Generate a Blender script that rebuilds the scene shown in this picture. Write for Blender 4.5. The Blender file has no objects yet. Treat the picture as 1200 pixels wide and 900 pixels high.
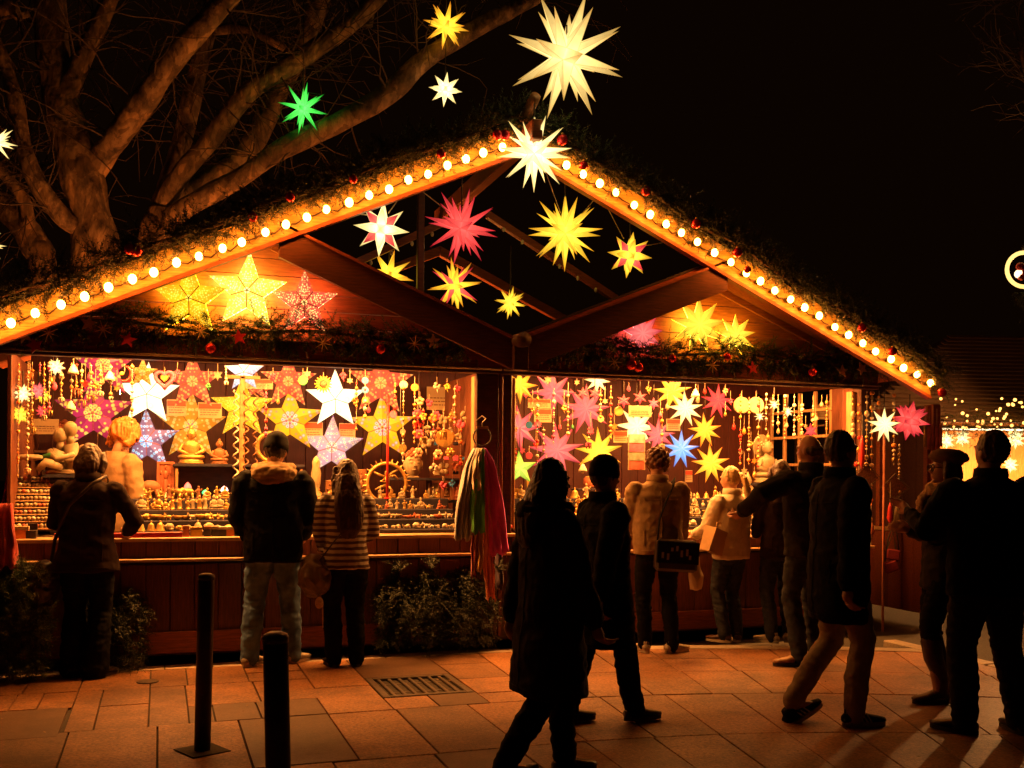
import bpy, math, random
import numpy as np
from mathutils import Vector, Matrix, Euler, noise

random.seed(7)
rng = np.random.default_rng(7)
PI = math.pi
R = math.radians
scene = bpy.context.scene
C = scene.collection

# ---------------------------------------------------------------- camera
# the stall front runs along X at Y = 0, the camera stands 8.48 m in front of it
F, CX, CY, EYE, TURN, DIST, ROLL = 1200.0, 600.0, 555.0, 1.5, R(19.0), 8.48, R(0.45)
cam = bpy.data.cameras.new("camera")
cam.lens = 36.0
cam.sensor_width = 36.0
cam.shift_y = (CY - 450.0) / 1200.0
cam.clip_start = 0.05
cam.clip_end = 500.0
camo = bpy.data.objects.new("camera", cam)
camo.matrix_world = (Matrix.Translation((0, -DIST, EYE)) @ Matrix.Rotation(-TURN, 4, 'Z')
                     @ Matrix.Rotation(R(90), 4, 'X') @ Matrix.Rotation(ROLL, 4, 'Z'))
C.objects.link(camo)
scene.camera = camo

# ---------------------------------------------------------------- night sky
world = bpy.data.worlds.new("World")
scene.world = world
world.use_nodes = True
wn, wl = world.node_tree.nodes, world.node_tree.links
sky = wn.new("ShaderNodeTexSky")
sky.sky_type = 'NISHITA'
sky.sun_disc = False
sky.sun_elevation = R(-4.0)
sky.sun_rotation = R(200)
bw = wn.new("ShaderNodeRGBToBW")
tint = wn.new("ShaderNodeMix"); tint.data_type = 'RGBA'; tint.blend_type = 'MIX'
tint.inputs[0].default_value = 0.97
tint.inputs[7].default_value = (0.034, 0.0115, 0.0026, 1)     # warm town glow on a night sky
wl.new(sky.outputs[0], tint.inputs[6])
wl.new(tint.outputs[2], wn["Background"].inputs[0])
wn["Background"].inputs[1].default_value = 0.07

scene.view_settings.view_transform = 'Standard'
scene.view_settings.look = 'None'
scene.view_settings.exposure = 0.25
scene.view_settings.gamma = 1.0
scene.render.engine = 'CYCLES'
scene.cycles.use_denoising = True
scene.cycles.max_bounces = 6
scene.cycles.diffuse_bounces = 3
scene.cycles.glossy_bounces = 2
scene.cycles.transparent_max_bounces = 4
scene.cycles.sample_clamp_indirect = 4.0
scene.cycles.sample_clamp_direct = 0.0
scene.cycles.caustics_reflective = False
scene.cycles.caustics_refractive = False
LAMP = (1.0, 0.35, 0.065)            # colour of the warm lamps


# ---------------------------------------------------------------- where a photograph point lies in the place
def ray(px, py):
    a, b = (px - CX) / F, (CY - py) / F
    c, s = math.cos(ROLL), math.sin(ROLL)
    a, b = a * c - b * s, a * s + b * c
    return (math.cos(TURN) * a + math.sin(TURN), -math.sin(TURN) * a + math.cos(TURN), b)


def at_y(px, py, Y):                # on the upright plane Y
    d = ray(px, py); t = (Y + DIST) / d[1]
    return Vector((d[0] * t, Y, EYE + d[2] * t))


def at_z(px, py, Z=0.0):            # on the level plane Z
    d = ray(px, py); t = (Z - EYE) / d[2]
    return Vector((d[0] * t, -DIST + d[1] * t, Z))


def at_d(px, py, dep):              # at a distance along the view
    d = ray(px, py)
    return Vector((d[0] * dep, -DIST + d[1] * dep, EYE + d[2] * dep))


def depth(p):
    return p[0] * math.sin(TURN) + (p[1] + DIST) * math.cos(TURN)


def m_per_px(p):
    return depth(p) / F


# ---------------------------------------------------------------- mesh helpers
class MB:
    def __init__(s):
        s.v, s.f, s.m, s.sm = [], [], [], []

    def add(s, vf, M=None, mat=0, smooth=False):
        v, f = vf
        o = len(s.v)
        if M is not None:
            v = [M @ Vector(p) for p in v]
        s.v.extend([tuple(p) for p in v])
        for q in f:
            s.f.append(tuple(i + o for i in q)); s.m.append(mat); s.sm.append(smooth)
        return s

    def mesh(s, name, mats):
        me = bpy.data.meshes.new(name)
        me.from_pydata(s.v, [], s.f)
        for m in (mats if isinstance(mats, (list, tuple)) else [mats]):
            me.materials.append(m)
        me.polygons.foreach_set("use_smooth", s.sm)
        me.polygons.foreach_set("material_index", s.m)
        me.update()
        return me


def box(c, s, ch=0.0):
    """a box, its edges cut by ch"""
    x, y, z = c
    a, b, d = s[0] / 2, s[1] / 2, s[2] / 2
    if ch <= 0:
        v = [(x + i * a, y + j * b, z + k * d) for k in (-1, 1) for j in (-1, 1) for i in (-1, 1)]
        f = [(0, 2, 3, 1), (4, 5, 7, 6), (0, 1, 5, 4), (2, 6, 7, 3), (0, 4, 6, 2), (1, 3, 7, 5)]
        return v, f
    v, idx = [], {}
    for i in (-1, 1):
        for j in (-1, 1):
            for k in (-1, 1):
                for ax in range(3):
                    p = [i * a, j * b, k * d]
                    for o in range(3):
                        if o != ax:
                            p[o] -= (i, j, k)[o] * ch
                    idx[(i, j, k, ax)] = len(v)
                    v.append((x + p[0], y + p[1], z + p[2]))
    f = []
    for ax in range(3):
        o1, o2 = (ax + 1) % 3, (ax + 2) % 3
        for sg in (-1, 1):
            q = []
            for (p1, p2) in ((-1, -1), (1, -1), (1, 1), (-1, 1)):
                t = [0, 0, 0]; t[ax] = sg; t[o1] = p1; t[o2] = p2
                q.append(idx[(t[0], t[1], t[2], ax)])
            f.append(tuple(q if sg > 0 else q[::-1]))
        for p1 in (-1, 1):
            for p2 in (-1, 1):
                def k_(sg, w):
                    t = [0, 0, 0]; t[ax] = sg; t[o1] = p1; t[o2] = p2
                    return idx[(t[0], t[1], t[2], w)]
                q = (k_(-1, o1), k_(1, o1), k_(1, o2), k_(-1, o2))
                f.append(q if p1 * p2 < 0 else q[::-1])
    for i in (-1, 1):
        for j in (-1, 1):
            for k in (-1, 1):
                q = (idx[(i, j, k, 0)], idx[(i, j, k, 1)], idx[(i, j, k, 2)])
                f.append(q if i * j * k > 0 else q[::-1])
    return v, f


def frame_for(t, up=None):
    t = Vector(t).normalized()
    u = Vector(up) if up is not None else Vector((0, 0, 1))
    if abs(t.dot(u)) > 0.98:
        u = Vector((1, 0, 0))
    a = u.cross(t).normalized()
    return a, t.cross(a).normalized()


def tube(pts, rad, n=8, flat=1.0, cap=True):
    pts = [Vector(p) for p in pts]
    if not isinstance(rad, (list, tuple)):
        rad = [rad] * len(pts)
    v, f = [], []
    a = b = None
    for i, p in enumerate(pts):
        t = (pts[min(i + 1, len(pts) - 1)] - pts[max(i - 1, 0)])
        if t.length < 1e-9:
            t = Vector((0, 0, 1))
        t.normalize()
        if a is None:
            a, b = frame_for(t)
        else:
            a = (a - t * a.dot(t))
            if a.length < 1e-6:
                a, b = frame_for(t)
            a.normalize(); b = t.cross(a)
        for k in range(n):
            w = 2 * PI * k / n
            v.append(p + a * math.cos(w) * rad[i] + b * math.sin(w) * rad[i] * flat)
    for i in range(len(pts) - 1):
        for k in range(n):
            k2 = (k + 1) % n
            f.append((i * n + k, i * n + k2, (i + 1) * n + k2, (i + 1) * n + k))
    if cap:
        f.append(tuple(range(n - 1, -1, -1)))
        f.append(tuple((len(pts) - 1) * n + k for k in range(n)))
    return v, f


def limb(pts, rad, n=12):
    """a tube with round ends"""
    pts = [Vector(p) for p in pts]
    d0 = (pts[0] - pts[1]).normalized(); d1 = (pts[-1] - pts[-2]).normalized()
    P, Q = [], []
    for w in (0.15, 0.6):
        P.append(pts[0] + d0 * rad[0] * math.cos(w)); Q.append(rad[0] * math.sin(w))
    P += pts; Q += list(rad)
    for w in (0.6, 0.15):
        P.append(pts[-1] + d1 * rad[-1] * math.cos(w)); Q.append(rad[-1] * math.sin(w))
    return tube(P, Q, n)


def lathe(prof, n=12, c=(0, 0, 0), sx=1.0, sy=1.0):
    v, f = [], []
    for (r, z) in prof:
        for k in range(n):
            w = 2 * PI * k / n
            v.append((c[0] + max(r, 1e-4) * math.cos(w) * sx, c[1] + max(r, 1e-4) * math.sin(w) * sy, c[2] + z))
    for i in range(len(prof) - 1):
        for k in range(n):
            k2 = (k + 1) % n
            f.append((i * n + k, i * n + k2, (i + 1) * n + k2, (i + 1) * n + k))
    f.append(tuple(range(n - 1, -1, -1)))
    f.append(tuple((len(prof) - 1) * n + k for k in range(n)))
    return v, f


def ball(c, r, n=10, m=7):
    if not isinstance(r, (list, tuple)):
        r = (r, r, r)
    prof = [(math.sin(PI * (i + 0.02) / (m + 0.04)), -math.cos(PI * (i + 0.02) / (m + 0.04))) for i in range(m + 1)]
    v, f = lathe(prof, n)
    return [(c[0] + p[0] * r[0], c[1] + p[1] * r[1], c[2] + p[2] * r[2]) for p in v], f


def ringtube(c, rad, thick, n=28, k=6, axis='Y'):
    v, f = [], []
    for i in range(n):
        w = 2 * PI * i / n
        for j in range(k):
            q = 2 * PI * j / k
            rr = rad + thick * math.cos(q)
            p = (rr * math.cos(w), thick * math.sin(q), rr * math.sin(w))
            if axis == 'Z':
                p = (p[0], p[2], p[1])
            elif axis == 'X':
                p = (p[1], p[0], p[2])
            v.append((c[0] + p[0], c[1] + p[1], c[2] + p[2]))
    for i in range(n):
        for j in range(k):
            f.append((i * k + j, i * k + (j + 1) % k, ((i + 1) % n) * k + (j + 1) % k, ((i + 1) % n) * k + j))
    return v, f


def prism_y(poly, y0, y1):
    """polygon in (x, z) given thickness along y"""
    n = len(poly)
    v = [(x, y0, z) for x, z in poly] + [(x, y1, z) for x, z in poly]
    f = [tuple(range(n)), tuple(range(2 * n - 1, n - 1, -1))]
    for i in range(n):
        j = (i + 1) % n
        f.append((i, i + n, j + n, j))
    return v, f


def clip(poly, a, b, c):
    """keep a*x + b*y <= c"""
    out = []
    for i in range(len(poly)):
        p, q = poly[i], poly[(i + 1) % len(poly)]
        dp, dq = a * p[0] + b * p[1] - c, a * q[0] + b * q[1] - c
        if dp <= 0:
            out.append(p)
        if (dp < 0 < dq) or (dq < 0 < dp):
            t = dp / (dp - dq)
            out.append((p[0] + (q[0] - p[0]) * t, p[1] + (q[1] - p[1]) * t))
    return out


def new(name, data, parent=None, loc=(0, 0, 0), rot=(0, 0, 0), scale=(1, 1, 1), kind=None):
    o = bpy.data.objects.new(name, data)
    C.objects.link(o)
    o.location = loc
    o.rotation_euler = rot
    o.scale = scale if isinstance(scale, (list, tuple)) else (scale,) * 3
    if parent is not None:
        o.parent = parent
    if kind:
        o["kind"] = kind
    return o


def tag(o, label, cat, group=None):
    o["label"] = label
    o["category"] = cat
    if group:
        o["group"] = group
    return o


def thing(name, label, cat, loc=(0, 0, 0), rz=0.0, group=None, scale=1.0):
    o = new(name, None, None, loc, (0, 0, rz), scale)
    o.empty_display_size = 0.2
    return tag(o, label, cat, group)


def one(name, mb, mats, label, cat, loc=(0, 0, 0), rot=(0, 0, 0), scale=1.0, group=None):
    me = mb if isinstance(mb, bpy.types.Mesh) else mb.mesh(name, mats)
    return tag(new(name, me, None, loc, rot, scale), label, cat, group)


def part(name, mb, mats, parent, loc=(0, 0, 0), rot=(0, 0, 0), scale=1.0, kind=None):
    me = mb if isinstance(mb, bpy.types.Mesh) else mb.mesh(name, mats)
    return new(name, me, parent, loc, rot, scale, kind)


# ---------------------------------------------------------------- materials
def nodes_of(m):
    m.use_nodes = True
    return m.node_tree.nodes, m.node_tree.links, m.node_tree.nodes["Principled BSDF"]


def mat(name, col, rough=0.6, var=0.25, scale=8.0, bump=0.15, stretch=(1, 1, 1), metal=0.0, rnd=0.0, sheen=0.0,
        bscale=None, dist=0.01, spec=0.5, col2=None):
    m = bpy.data.materials.new(name)
    n, l, p = nodes_of(m)
    p.inputs["Roughness"].default_value = rough
    p.inputs["Metallic"].default_value = metal
    p.inputs["Specular IOR Level"].default_value = spec
    if sheen:
        p.inputs["Sheen Weight"].default_value = sheen
    tc = n.new("ShaderNodeTexCoord"); mp = n.new("ShaderNodeMapping")
    mp.inputs["Scale"].default_value = stretch
    l.new(tc.outputs["Object"], mp.inputs[0])
    nz = n.new("ShaderNodeTexNoise")
    nz.inputs["Scale"].default_value = scale
    nz.inputs["Detail"].default_value = 6.0
    nz.inputs["Roughness"].default_value = 0.62
    l.new(mp.outputs[0], nz.inputs["Vector"])
    rp = n.new("ShaderNodeValToRGB")
    c2 = col2 if col2 else tuple(min(1, c * (1 + var)) for c in col)
    c1 = tuple(c * (1 - var) for c in col)
    rp.color_ramp.elements[0].position = 0.33; rp.color_ramp.elements[0].color = (*c1, 1)
    rp.color_ramp.elements[1].position = 0.68; rp.color_ramp.elements[1].color = (*c2, 1)
    l.new(nz.outputs[0], rp.inputs[0])
    src = rp.outputs[0]
    if rnd:
        oi = n.new("ShaderNodeObjectInfo"); mr = n.new("ShaderNodeMapRange")
        mr.inputs[3].default_value = 1 - rnd; mr.inputs[4].default_value = 1 + rnd
        l.new(oi.outputs["Random"], mr.inputs[0])
        hs = n.new("ShaderNodeHueSaturation")
        l.new(mr.outputs[0], hs.inputs["Value"]); l.new(src, hs.inputs["Color"])
        src = hs.outputs[0]
    l.new(src, p.inputs["Base Color"])
    if bump:
        b = n.new("ShaderNodeBump"); b.inputs["Strength"].default_value = bump; b.inputs["Distance"].default_value = dist
        if bscale:
            nb = n.new("ShaderNodeTexNoise"); nb.inputs["Scale"].default_value = bscale; nb.inputs["Detail"].default_value = 4
            l.new(mp.outputs[0], nb.inputs["Vector"]); l.new(nb.outputs[0], b.inputs["Height"])
        else:
            l.new(nz.outputs[0], b.inputs["Height"])
        l.new(b.outputs[0], p.inputs["Normal"])
    return m


def glow(name, col, strength, sample=True):
    m = bpy.data.materials.new(name)
    n, l, p = nodes_of(m)
    p.inputs["Base Color"].default_value = (*[min(1, c) * 0.6 for c in col], 1)
    p.inputs["Roughness"].default_value = 0.5
    p.inputs["Emission Color"].default_value = (*col, 1)
    p.inputs["Emission Strength"].default_value = strength
    if not sample:
        m.cycles.emission_sampling = 'NONE'
    return m


def spike_mat(name, cin, cout, sin, sout, pw=0.8):
    """paper of a lit spiked lantern: the lamp inside makes the foot of each point brighter than its tip"""
    m = bpy.data.materials.new(name)
    n, l, p = nodes_of(m)
    a = n.new("ShaderNodeAttribute"); a.attribute_name = "lit"
    sp = n.new("ShaderNodeSeparateColor"); l.new(a.outputs["Color"], sp.inputs[0])
    po = n.new("ShaderNodeMath"); po.operation = 'POWER'; po.inputs[1].default_value = pw
    l.new(sp.outputs[0], po.inputs[0])
    mx = n.new("ShaderNodeMix"); mx.data_type = 'RGBA'
    l.new(po.outputs[0], mx.inputs[0])
    mx.inputs[6].default_value = (*[c * sin for c in cin], 1)
    mx.inputs[7].default_value = (*[c * sout for c in cout], 1)
    nz = n.new("ShaderNodeTexNoise"); nz.inputs["Scale"].default_value = 9.0; nz.inputs["Detail"].default_value = 3
    tc = n.new("ShaderNodeTexCoord"); l.new(tc.outputs["Object"], nz.inputs["Vector"])
    mr = n.new("ShaderNodeMapRange"); mr.inputs[3].default_value = 0.75; mr.inputs[4].default_value = 1.2
    l.new(nz.outputs[0], mr.inputs[0])
    mu = n.new("ShaderNodeMath"); mu.operation = 'MULTIPLY'
    l.new(sp.outputs[1], mu.inputs[0]); l.new(mr.outputs[0], mu.inputs[1])
    # the glued, doubled paper along the folds lets less light through
    sb = n.new("ShaderNodeMath"); sb.operation = 'SUBTRACT'; l.new(sp.outputs[2], sb.inputs[0]); sb.inputs[1].default_value = 0.5
    ab = n.new("ShaderNodeMath"); ab.operation = 'ABSOLUTE'; l.new(sb.outputs[0], ab.inputs[0])
    om = n.new("ShaderNodeMath"); om.operation = 'SUBTRACT'; om.inputs[0].default_value = 1.02; l.new(sp.outputs[0], om.inputs[1])
    dv = n.new("ShaderNodeMath"); dv.operation = 'DIVIDE'; l.new(ab.outputs[0], dv.inputs[0]); l.new(om.outputs[0], dv.inputs[1])
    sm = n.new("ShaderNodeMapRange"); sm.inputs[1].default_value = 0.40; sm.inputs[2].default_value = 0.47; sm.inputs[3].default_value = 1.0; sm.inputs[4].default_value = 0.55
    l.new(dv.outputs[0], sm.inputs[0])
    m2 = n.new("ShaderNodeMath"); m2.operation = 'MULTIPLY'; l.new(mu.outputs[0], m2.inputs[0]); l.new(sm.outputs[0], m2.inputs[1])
    l.new(mx.outputs[2], p.inputs["Emission Color"])
    l.new(m2.outputs[0], p.inputs["Emission Strength"])
    p.inputs["Base Color"].default_value = (*[c * 0.2 for c in cout], 1)
    p.inputs["Roughness"].default_value = 0.6
    return m


def print_mat(name, base, dots, hot, scale, s_base=1.0, s_dot=1.6, ring=None, grad=1.0):
    """lit paper of a flat star lantern, punched or printed all over with round flowers"""
    m = bpy.data.materials.new(name)
    n, l, p = nodes_of(m)
    tc = n.new("ShaderNodeTexCoord")
    sep = n.new("ShaderNodeSeparateXYZ"); l.new(tc.outputs["Object"], sep.inputs[0])
    ab = n.new("ShaderNodeMath"); ab.operation = 'ABSOLUTE'; l.new(sep.outputs[0], ab.inputs[0])
    cmb = n.new("ShaderNodeCombineXYZ"); l.new(ab.outputs[0], cmb.inputs[0]); l.new(sep.outputs[2], cmb.inputs[2])
    vo = n.new("ShaderNodeTexVoronoi"); vo.inputs["Scale"].default_value = scale; vo.inputs["Randomness"].default_value = 0.55
    l.new(cmb.outputs[0], vo.inputs["Vector"])
    rp = n.new("ShaderNodeValToRGB")
    e = rp.color_ramp.elements
    rp.color_ramp.interpolation = 'EASE'
    e[0].position = 0.0; e[0].color = (*[c * s_dot for c in hot], 1)
    e[1].position = 0.50; e[1].color = (*[c * s_base for c in base], 1)
    x = e.new(0.18); x.color = (*[c * s_dot for c in hot], 1)
    x = e.new(0.24); x.color = (*[c * s_dot * 0.8 for c in (ring or dots)], 1)
    x = e.new(0.36); x.color = (*[c * s_dot * 0.9 for c in dots], 1)
    x = e.new(0.42); x.color = (*[c * s_base for c in base], 1)
    l.new(vo.outputs["Distance"], rp.inputs[0])
    a = n.new("ShaderNodeAttribute"); a.attribute_name = "lit"
    sp = n.new("ShaderNodeSeparateColor"); l.new(a.outputs["Color"], sp.inputs[0])
    mr = n.new("ShaderNodeMapRange"); mr.inputs[3].default_value = 1.25 * grad; mr.inputs[4].default_value = 0.6
    l.new(sp.outputs[0], mr.inputs[0])
    mu = n.new("ShaderNodeMath"); mu.operation = 'MULTIPLY'
    l.new(sp.outputs[1], mu.inputs[0]); l.new(mr.outputs[0], mu.inputs[1])
    l.new(rp.outputs[0], p.inputs["Emission Color"]); l.new(mu.outputs[0], p.inputs["Emission Strength"])
    p.inputs["Base Color"].default_value = (*[c * 0.12 for c in base], 1)
    p.inputs["Roughness"].default_value = 0.6
    return m


WOOD = mat("brown wood", (0.27, 0.066, 0.018), 0.5, 0.35, 6, 0.25, (1.2, 12, 12), rnd=0.16)
WOODV = mat("brown upright boards", (0.15, 0.045, 0.018), 0.5, 0.35, 6, 0.25, (12, 12, 1.2), rnd=0.2)
DARKWOOD = mat("dark stained wood", (0.075, 0.024, 0.011), 0.5, 0.35, 6, 0.25, (1.5, 9, 9), rnd=0.1)
PALEWOOD = mat("pale planed wood", (0.42, 0.23, 0.10), 0.5, 0.3, 5, 0.2, (12, 12, 1.2), rnd=0.1)
LIGHTEDGE = mat("worn pale counter wood", (0.50, 0.31, 0.15), 0.4, 0.25, 5, 0.15, (1.2, 10, 10))
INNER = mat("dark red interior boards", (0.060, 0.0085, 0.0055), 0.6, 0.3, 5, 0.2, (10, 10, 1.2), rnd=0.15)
ROOFING = mat("dark bitumen roofing", (0.03, 0.022, 0.016), 0.8, 0.3, 30, 0.3)
FASCIA = mat("yellow pine facing board", (0.34, 0.24, 0.055), 0.5, 0.4, 6, 0.35, (1.2, 12, 12))
METAL = mat("dark metal", (0.055, 0.045, 0.04), 0.42, 0.3, 20, 0.1, metal=0.6)
STEEL = mat("galvanised pipe", (0.25, 0.2, 0.16), 0.4, 0.2, 20, 0.05, metal=0.7)
WIRE = mat("dark cord", (0.03, 0.02, 0.014), 0.7, 0.1, 10, 0)
THREAD = mat("pale thread", (0.45, 0.33, 0.2), 0.7, 0.1, 10, 0)
FIR = mat("fir needles", (0.034, 0.064, 0.014), 0.55, 0.5, 7, 0, rnd=0.1)
FIRDARK = mat("fir needles coloured for shade", (0.015, 0.023, 0.008), 0.6, 0.5, 7, 0)  # fir darkened in its colour for the shade on the boughs
FIRPALE = mat("fresh fir needles", (0.085, 0.12, 0.03), 0.5, 0.5, 7, 0, rnd=0.1)
TWIG = mat("brown twig", (0.09, 0.05, 0.028), 0.8, 0.3, 20, 0.2)
BARK = mat("mottled plane bark", (0.16, 0.085, 0.042), 0.85, 0.65, 7, 1.0, (1, 1, 0.5), bscale=11, dist=0.05, col2=(0.34, 0.20, 0.10))
def flake(m):
    n, l, p = nodes_of(m)
    src = p.inputs["Base Color"].links[0].from_socket
    g = n.new("ShaderNodeTexCoord"); mp = n.new("ShaderNodeMapping"); mp.inputs["Scale"].default_value = (1, 1, 0.55)
    l.new(g.outputs["Object"], mp.inputs[0])
    z = n.new("ShaderNodeTexNoise"); z.inputs["Scale"].default_value = 3.2; z.inputs["Detail"].default_value = 5; z.inputs["Distortion"].default_value = 0.6
    l.new(mp.outputs[0], z.inputs["Vector"])
    r = n.new("ShaderNodeValToRGB"); r.color_ramp.interpolation = 'CONSTANT'
    e = r.color_ramp.elements
    e[0].position = 0.0; e[0].color = (0.55, 0.50, 0.45, 1); e[1].position = 0.44; e[1].color = (1, 1, 1, 1)
    x = e.new(0.53); x.color = (0.75, 0.70, 0.62, 1); x = e.new(0.60); x.color = (1.35, 1.25, 1.05, 1)
    l.new(z.outputs[0], r.inputs[0])
    mx = n.new("ShaderNodeMix"); mx.data_type = 'RGBA'; mx.blend_type = 'MULTIPLY'; mx.inputs[0].default_value = 1.0
    l.new(src, mx.inputs[6]); l.new(r.outputs[0], mx.inputs[7]); l.new(mx.outputs[2], p.inputs["Base Color"])


flake(BARK)
TREETWIG = mat("thin bare twigs", (0.05, 0.026, 0.014), 0.85, 0.3, 20, 0)
STONE = mat("granite slab", (0.315, 0.14, 0.054), 0.62, 0.55, 48, 0.8, rnd=0.13, dist=0.004, bscale=120)
def weather(m, lo=0.5, scale=1.1):
    """worn and stained patches that run on from slab to slab"""
    n, l, p = nodes_of(m)
    src = p.inputs["Base Color"].links[0].from_socket
    g = n.new("ShaderNodeNewGeometry")
    z = n.new("ShaderNodeTexNoise"); z.inputs["Scale"].default_value = scale; z.inputs["Detail"].default_value = 8; z.inputs["Roughness"].default_value = 0.7
    l.new(g.outputs["Position"], z.inputs["Vector"])
    r = n.new("ShaderNodeMapRange"); r.inputs[1].default_value = 0.40; r.inputs[2].default_value = 0.57
    r.inputs[3].default_value = lo; r.inputs[4].default_value = 1.08
    l.new(z.outputs[0], r.inputs[0])
    h = n.new("ShaderNodeHueSaturation"); l.new(r.outputs[0], h.inputs["Value"]); l.new(src, h.inputs["Color"])
    l.new(h.outputs[0], p.inputs["Base Color"])
    r2 = n.new("ShaderNodeMapRange"); r2.inputs[3].default_value = 0.68; r2.inputs[4].default_value = 0.30
    l.new(z.outputs[0], r2.inputs[0]); l.new(r2.outputs[0], p.inputs["Roughness"])
    return m


weather(STONE)
STONEMID = weather(mat("brown granite slab", (0.21, 0.098, 0.042), 0.6, 0.5, 48, 0.8, rnd=0.12, dist=0.004, bscale=120))
STONEDARK = mat("dark granite slab", (0.12, 0.060, 0.028), 0.6, 0.3, 55, 0.35, rnd=0.1, dist=0.004, bscale=120)
KERB = mat("pale kerb stone", (0.36, 0.29, 0.22), 0.6, 0.2, 40, 0.3, rnd=0.08, dist=0.004)
weather(KERB, 0.7)
weather(STONEDARK, 0.75)
BED = mat("mortar bed", (0.05, 0.04, 0.032), 0.9, 0.3, 40, 0.4)
ASPHALT = mat("asphalt", (0.055, 0.048, 0.042), 0.75, 0.35, 45, 0.6, bscale=160, dist=0.006)
IRON = mat("cast iron", (0.10, 0.075, 0.06), 0.5, 0.4, 30, 0.4, metal=0.5)
HOLE = mat("dark shaft", (0.008, 0.006, 0.005), 0.9, 0.2, 10, 0)
GOLD = mat("brass", (0.50, 0.30, 0.085), 0.38, 0.4, 18, 0.3, metal=0.55, rnd=0.25)
CREAM = mat("cream resin", (0.38, 0.30, 0.18), 0.5, 0.2, 12, 0.2, rnd=0.15)
WHITE = mat("white glaze", (0.60, 0.54, 0.42), 0.4, 0.12, 12, 0.1, rnd=0.1)
TERRA = mat("terracotta", (0.40, 0.12, 0.06), 0.6, 0.3, 12, 0.3, rnd=0.2)
BROWNST = mat("carved brown wood", (0.24, 0.10, 0.04), 0.5, 0.4, 14, 0.4, rnd=0.2)
NAVY = mat("navy display cloth", (0.022, 0.018, 0.035), 0.85, 0.3, 20, 0.2)
REDP = mat("red lacquer", (0.55, 0.03, 0.03), 0.35, 0.2, 10, 0.05, rnd=0.15)
PINKP = mat("pink felt", (0.75, 0.10, 0.22), 0.8, 0.2, 15, 0.1, rnd=0.2)
ORANGEP = mat("orange card", (0.80, 0.26, 0.04), 0.6, 0.2, 10, 0.05, rnd=0.15)
YELLOWP = mat("yellow card", (0.80, 0.52, 0.08), 0.6, 0.2, 10, 0.05, rnd=0.1)
BLUEP = mat("blue glass", (0.05, 0.22, 0.60), 0.25, 0.2, 10, 0.0, rnd=0.2)
GREENP = mat("green glass", (0.06, 0.32, 0.10), 0.3, 0.2, 10, 0.0, rnd=0.2)
CARD = mat("white price card", (0.45, 0.34, 0.20), 0.7, 0.08, 8, 0)
CARDRED = mat("red print", (0.55, 0.06, 0.03), 0.7, 0.1, 8, 0)
INK = mat("brown ink", (0.16, 0.08, 0.05), 0.8, 0.1, 8, 0)
BAUBLE = mat("red glass bauble", (0.55, 0.02, 0.03), 0.16, 0.1, 10, 0, metal=0.5)
STRAW = mat("straw", (0.62, 0.42, 0.17), 0.6, 0.25, 20, 0.1)
BULB = glow("warm bulb", (1.0, 0.255, 0.028), 92.0)
TINY = glow("fairy light", (1.0, 0.45, 0.09), 3.2, False)
VALLEYWOOD = mat("dark brown planed boards", (0.115, 0.034, 0.013), 0.5, 0.35, 6, 0.25, (1.2, 12, 12), rnd=0.12)
UNLIT = mat("frosted bulb", (0.8, 0.7, 0.55), 0.3, 0.05, 5, 0)

SPK = {
    "cream": spike_mat("cream lantern paper", (1.0, 0.72, 0.24), (0.95, 0.48, 0.08), 1.75, 0.55),
    "white": spike_mat("white lantern paper", (1.0, 0.80, 0.33), (1.0, 0.70, 0.20), 2.7, 0.95),
    "yellow": spike_mat("yellow lantern paper", (1.0, 0.66, 0.045), (1.0, 0.38, 0.008), 2.1, 0.62),
    "amber": spike_mat("amber lantern paper", (1.0, 0.60, 0.03), (0.95, 0.20, 0.008), 2.2, 0.6),
    "red": spike_mat("red lantern paper", (1.0, 0.09, 0.07), (0.80, 0.012, 0.045), 1.5, 0.5),
    "pink": spike_mat("pink lantern paper", (1.0, 0.20, 0.16), (0.85, 0.03, 0.075), 1.5, 0.5),
    "green": spike_mat("green lantern paper", (0.10, 1.0, 0.10), (0.005, 0.5, 0.03), 2.0, 0.55),
    "blue": spike_mat("blue lantern paper", (0.25, 0.55, 1.0), (0.08, 0.22, 0.85), 1.5, 0.8),
    "lime": spike_mat("lime lantern paper", (0.75, 0.85, 0.10), (0.30, 0.60, 0.03), 1.4, 0.8),
}
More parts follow.
